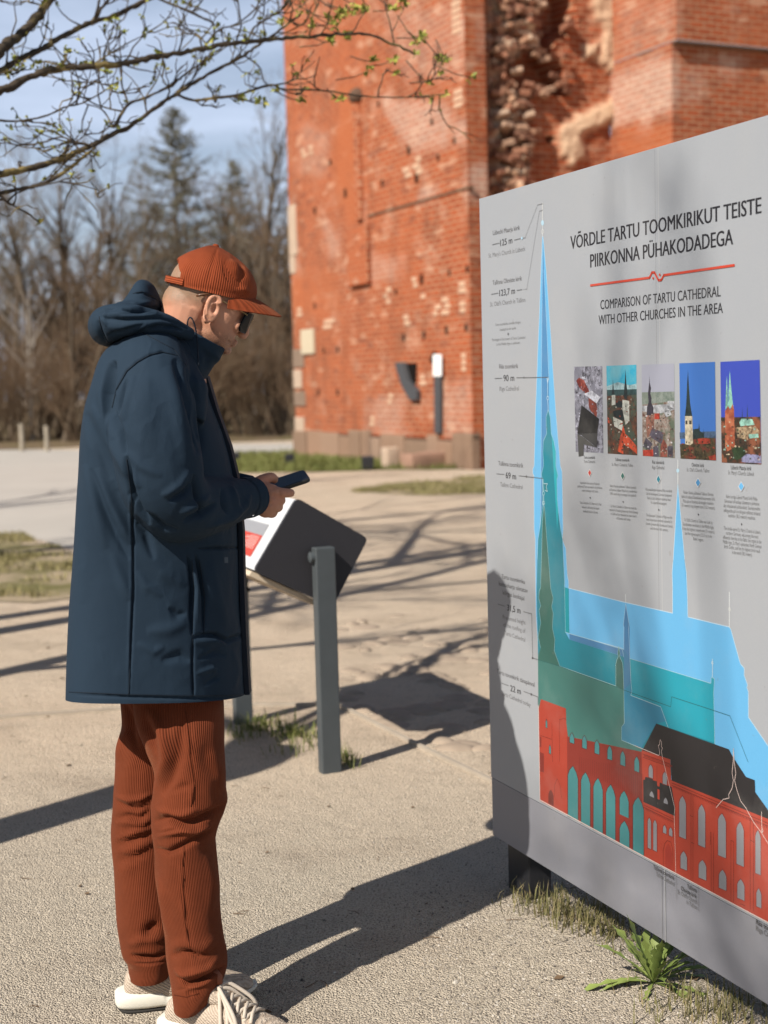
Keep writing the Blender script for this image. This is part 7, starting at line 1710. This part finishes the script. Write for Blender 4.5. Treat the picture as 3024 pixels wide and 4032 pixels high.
def shoe(heel, toe, label, laces=True):
    root = bpy.data.objects.new('shoe', None); COL.objects.link(root); root.parent = man; root['label'] = label; root.location = (0, 0, 0)
    h, t = Vector(heel), Vector(toe); X = (t - h).normalized(); Yv = ZV.cross(X); L = 0.305
    P = lambda x, y, z: h + X * x + Yv * y + ZV * z
    def sect(rows, n, m, e=0.75):
        out = []
        for (x, z0, z1, wl, wr) in hull_interp(rows, m):
            ring = []
            for k in range(n):
                c, s = se(math.cos(6.2832 * k / n), math.sin(6.2832 * k / n), e); ring.append(P(x, (c * wl if c > 0 else c * wr), (z0 + z1) / 2 + (z1 - z0) / 2 * s))
            out.append(ring)
        return out
    b = MB(); b.loft(sect([(.000, .026, .050, .010, .010), (.006, .024, .082, .026, .026), (.03, .022, .098, .034, .034), (.07, .022, .094, .037, .037), (.10, .022, .090, .039, .040), (.125, .022, .098, .040, .042), (.15, .022, .096, .042, .045), (.18, .022, .083, .045, .048), (.22, .022, .066, .047, .050), (.255, .022, .053, .043, .047), (.285, .022, .042, .032, .036), (.300, .024, .032, .014, .016)], 28, 44)); me = b.mesh('upper'); noise_disp(me, .0015, 25, 3); up = link('upper', smooth(me), M_KNIT, root)
    b = MB(); b.loft(sect([(-.022, .022, .040, .016, .016), (-.014, .010, .046, .030, .030), (.01, .006, .050, .038, .038), (.05, .005, .050, .041, .041), (.085, .006, .047, .041, .041), (.10, .007, .036, .040, .041), (.15, .006, .031, .042, .046), (.21, .006, .029, .048, .052), (.26, .009, .029, .044, .048), (.29, .015, .030, .032, .036), (.308, .022, .031, .014, .016)], 28, 50, .6)); so = link('sole', smooth(b.mesh('sole')), M_SOLE, root)
    b = MB(); b.loft(sect([(-.020, .012, .022, .014, .014), (-.008, .002, .012, .028, .028), (.02, -.001, .009, .036, .036), (.10, .000, .009, .036, .037), (.21, .0, .009, .044, .048), (.28, .008, .016, .032, .036), (.300, .014, .020, .012, .012)], 20, 30, .6)); link('outsole', smooth(b.mesh('outsole')), M_OUT, root)
    b = MB(); b.loft(sect([(.092, .085, .125, .012, .012), (.104, .085, .136, .024, .024), (.120, .085, .128, .030, .030), (.15, .085, .104, .026, .026), (.19, .07, .084, .024, .024)], 18, 16, .8)); link('tongue', smooth(b.mesh('tongue')), M_KNIT, root)
    b = MB(); b.tube([P(.112, 0, .140), P(.106, 0, .152), P(.118, 0, .156), P(.126, 0, .146), P(.126, 0, .132)], [.0085] * 5, 10); link('pull_loop', smooth(b.mesh('pull_loop')), M_LOOP, root)
    b = MB(); b.tube([P(.085, 0, .07), P(.088, 0, .09), P(.09, 0, .104)], [.026, .026, .024], 16); link('sock', smooth(b.mesh('sock')), M_SOCK, root)
    b = MB()
    for i, x in enumerate((.135, .152, .169, .186, .203)):
        z = .112 - (x - .135) * .50; w = .024 + .003 * i
        b.tube([P(x - .006, -w, z - .010), P(x, -w * .5, z - .001), P(x + .008, w * .5, z - .002), P(x + .012, w, z - .011)], .004, 6); b.tube([P(x - .006, w, z - .010), P(x, w * .5, z + .001), P(x + .008, -w * .5, z), P(x + .012, -w, z - .011)], .004, 6)
    K = P(.128, -.004, .122)
    def loop(*pts): b.tube([Vector(q) for q in hull_interp([tuple(K + X * a + Yv * c + ZV * d) for a, c, d in pts], 22)], .0046, 6)
    loop((0, 0, 0), (.012, -.02, .004), (.05, -.045, -.03), (.062, -.052, -.055), (.05, -.048, -.05), (.02, -.022, -.012), (0, 0, 0)); loop((0, 0, 0), (.012, .02, .006), (.055, .04, -.028), (.066, .046, -.05), (.05, .044, -.044), (.02, .02, -.008), (0, 0, 0)); loop((0, 0, 0), (.01, -.02, -.01), (.022, -.046, -.05), (.026, -.052, -.085)); loop((0, 0, 0), (.016, -.012, -.006), (.034, -.036, -.04), (.04, -.05, -.08))
    b.ell(K, (.008, .008, .007), None, 10, 8); link('laces', smooth(b.mesh('laces')), M_LACE, root)
g0, g1 = ground(668, 4072), ground(1140, 4135); shoe(g0, g1, 'beige knit sneaker nearest the camera')
g0, g1 = ground(492, 3972), ground(985, 3915); shoe(g0, g1, 'beige knit sneaker behind, seen from its heel')

# ---------------------------------------------------------------- the phone in his hands
A = (ap(1222, 1886, -.045 + HSH) - ap(1085, 1931, -.06 + HSH)).normalized(); Wd = Vector((-.12, .93, .27)); Wd = (Wd - A * Wd.dot(A)).normalized(); Nn = A.cross(Wd); Nn = Nn if Nn.z > 0 else -Nn
pc = ap(1224, 1890, -.045 + HSH) - A * 0.074 + Wd * 0.036
def rrect(a, w, r, n=6):
    out = []
    for sx, sy, st in ((1, 1, 0), (-1, 1, 1), (-1, -1, 2), (1, -1, 3)):
        for k in range(n + 1):
            an = (st + k / n) * math.pi / 2; out.append((sx * (a - r) + r * math.cos(an), sy * (w - r) + r * math.sin(an)))
    return out
ph = empty('phone', pc, 'black smartphone held in the man\'s hands', 'phone')
prof = rrect(.074, .0365, .012); b = MB(); rings = []
for z, k in ((-.0048, .965), (-.0042, .99), (-.002, 1), (.002, 1), (.0040, .99), (.0046, .975)): rings.append([pc + A * x * k + Wd * y * k + Nn * z for x, y in prof])
b.loft(rings); link('case', smooth(fix_normals(b.mesh('case')), 40), plain('phone_case', (0.02, 0.019, 0.018), 0.4, 0.4, metal=0.2), ph)
b = MB(); sc_ = rrect(.0715, .034, .010); b.add([pc + A * x + Wd * y + Nn * .0049 for x, y in sc_], [tuple(range(len(sc_)))]); me = b.mesh('screen')
if me.polygons[0].normal.dot(Nn) < 0: me.flip_normals()
link('screen', me, plain('dark_glass', (0.006, 0.006, 0.008), 0.14, 0.45), ph)
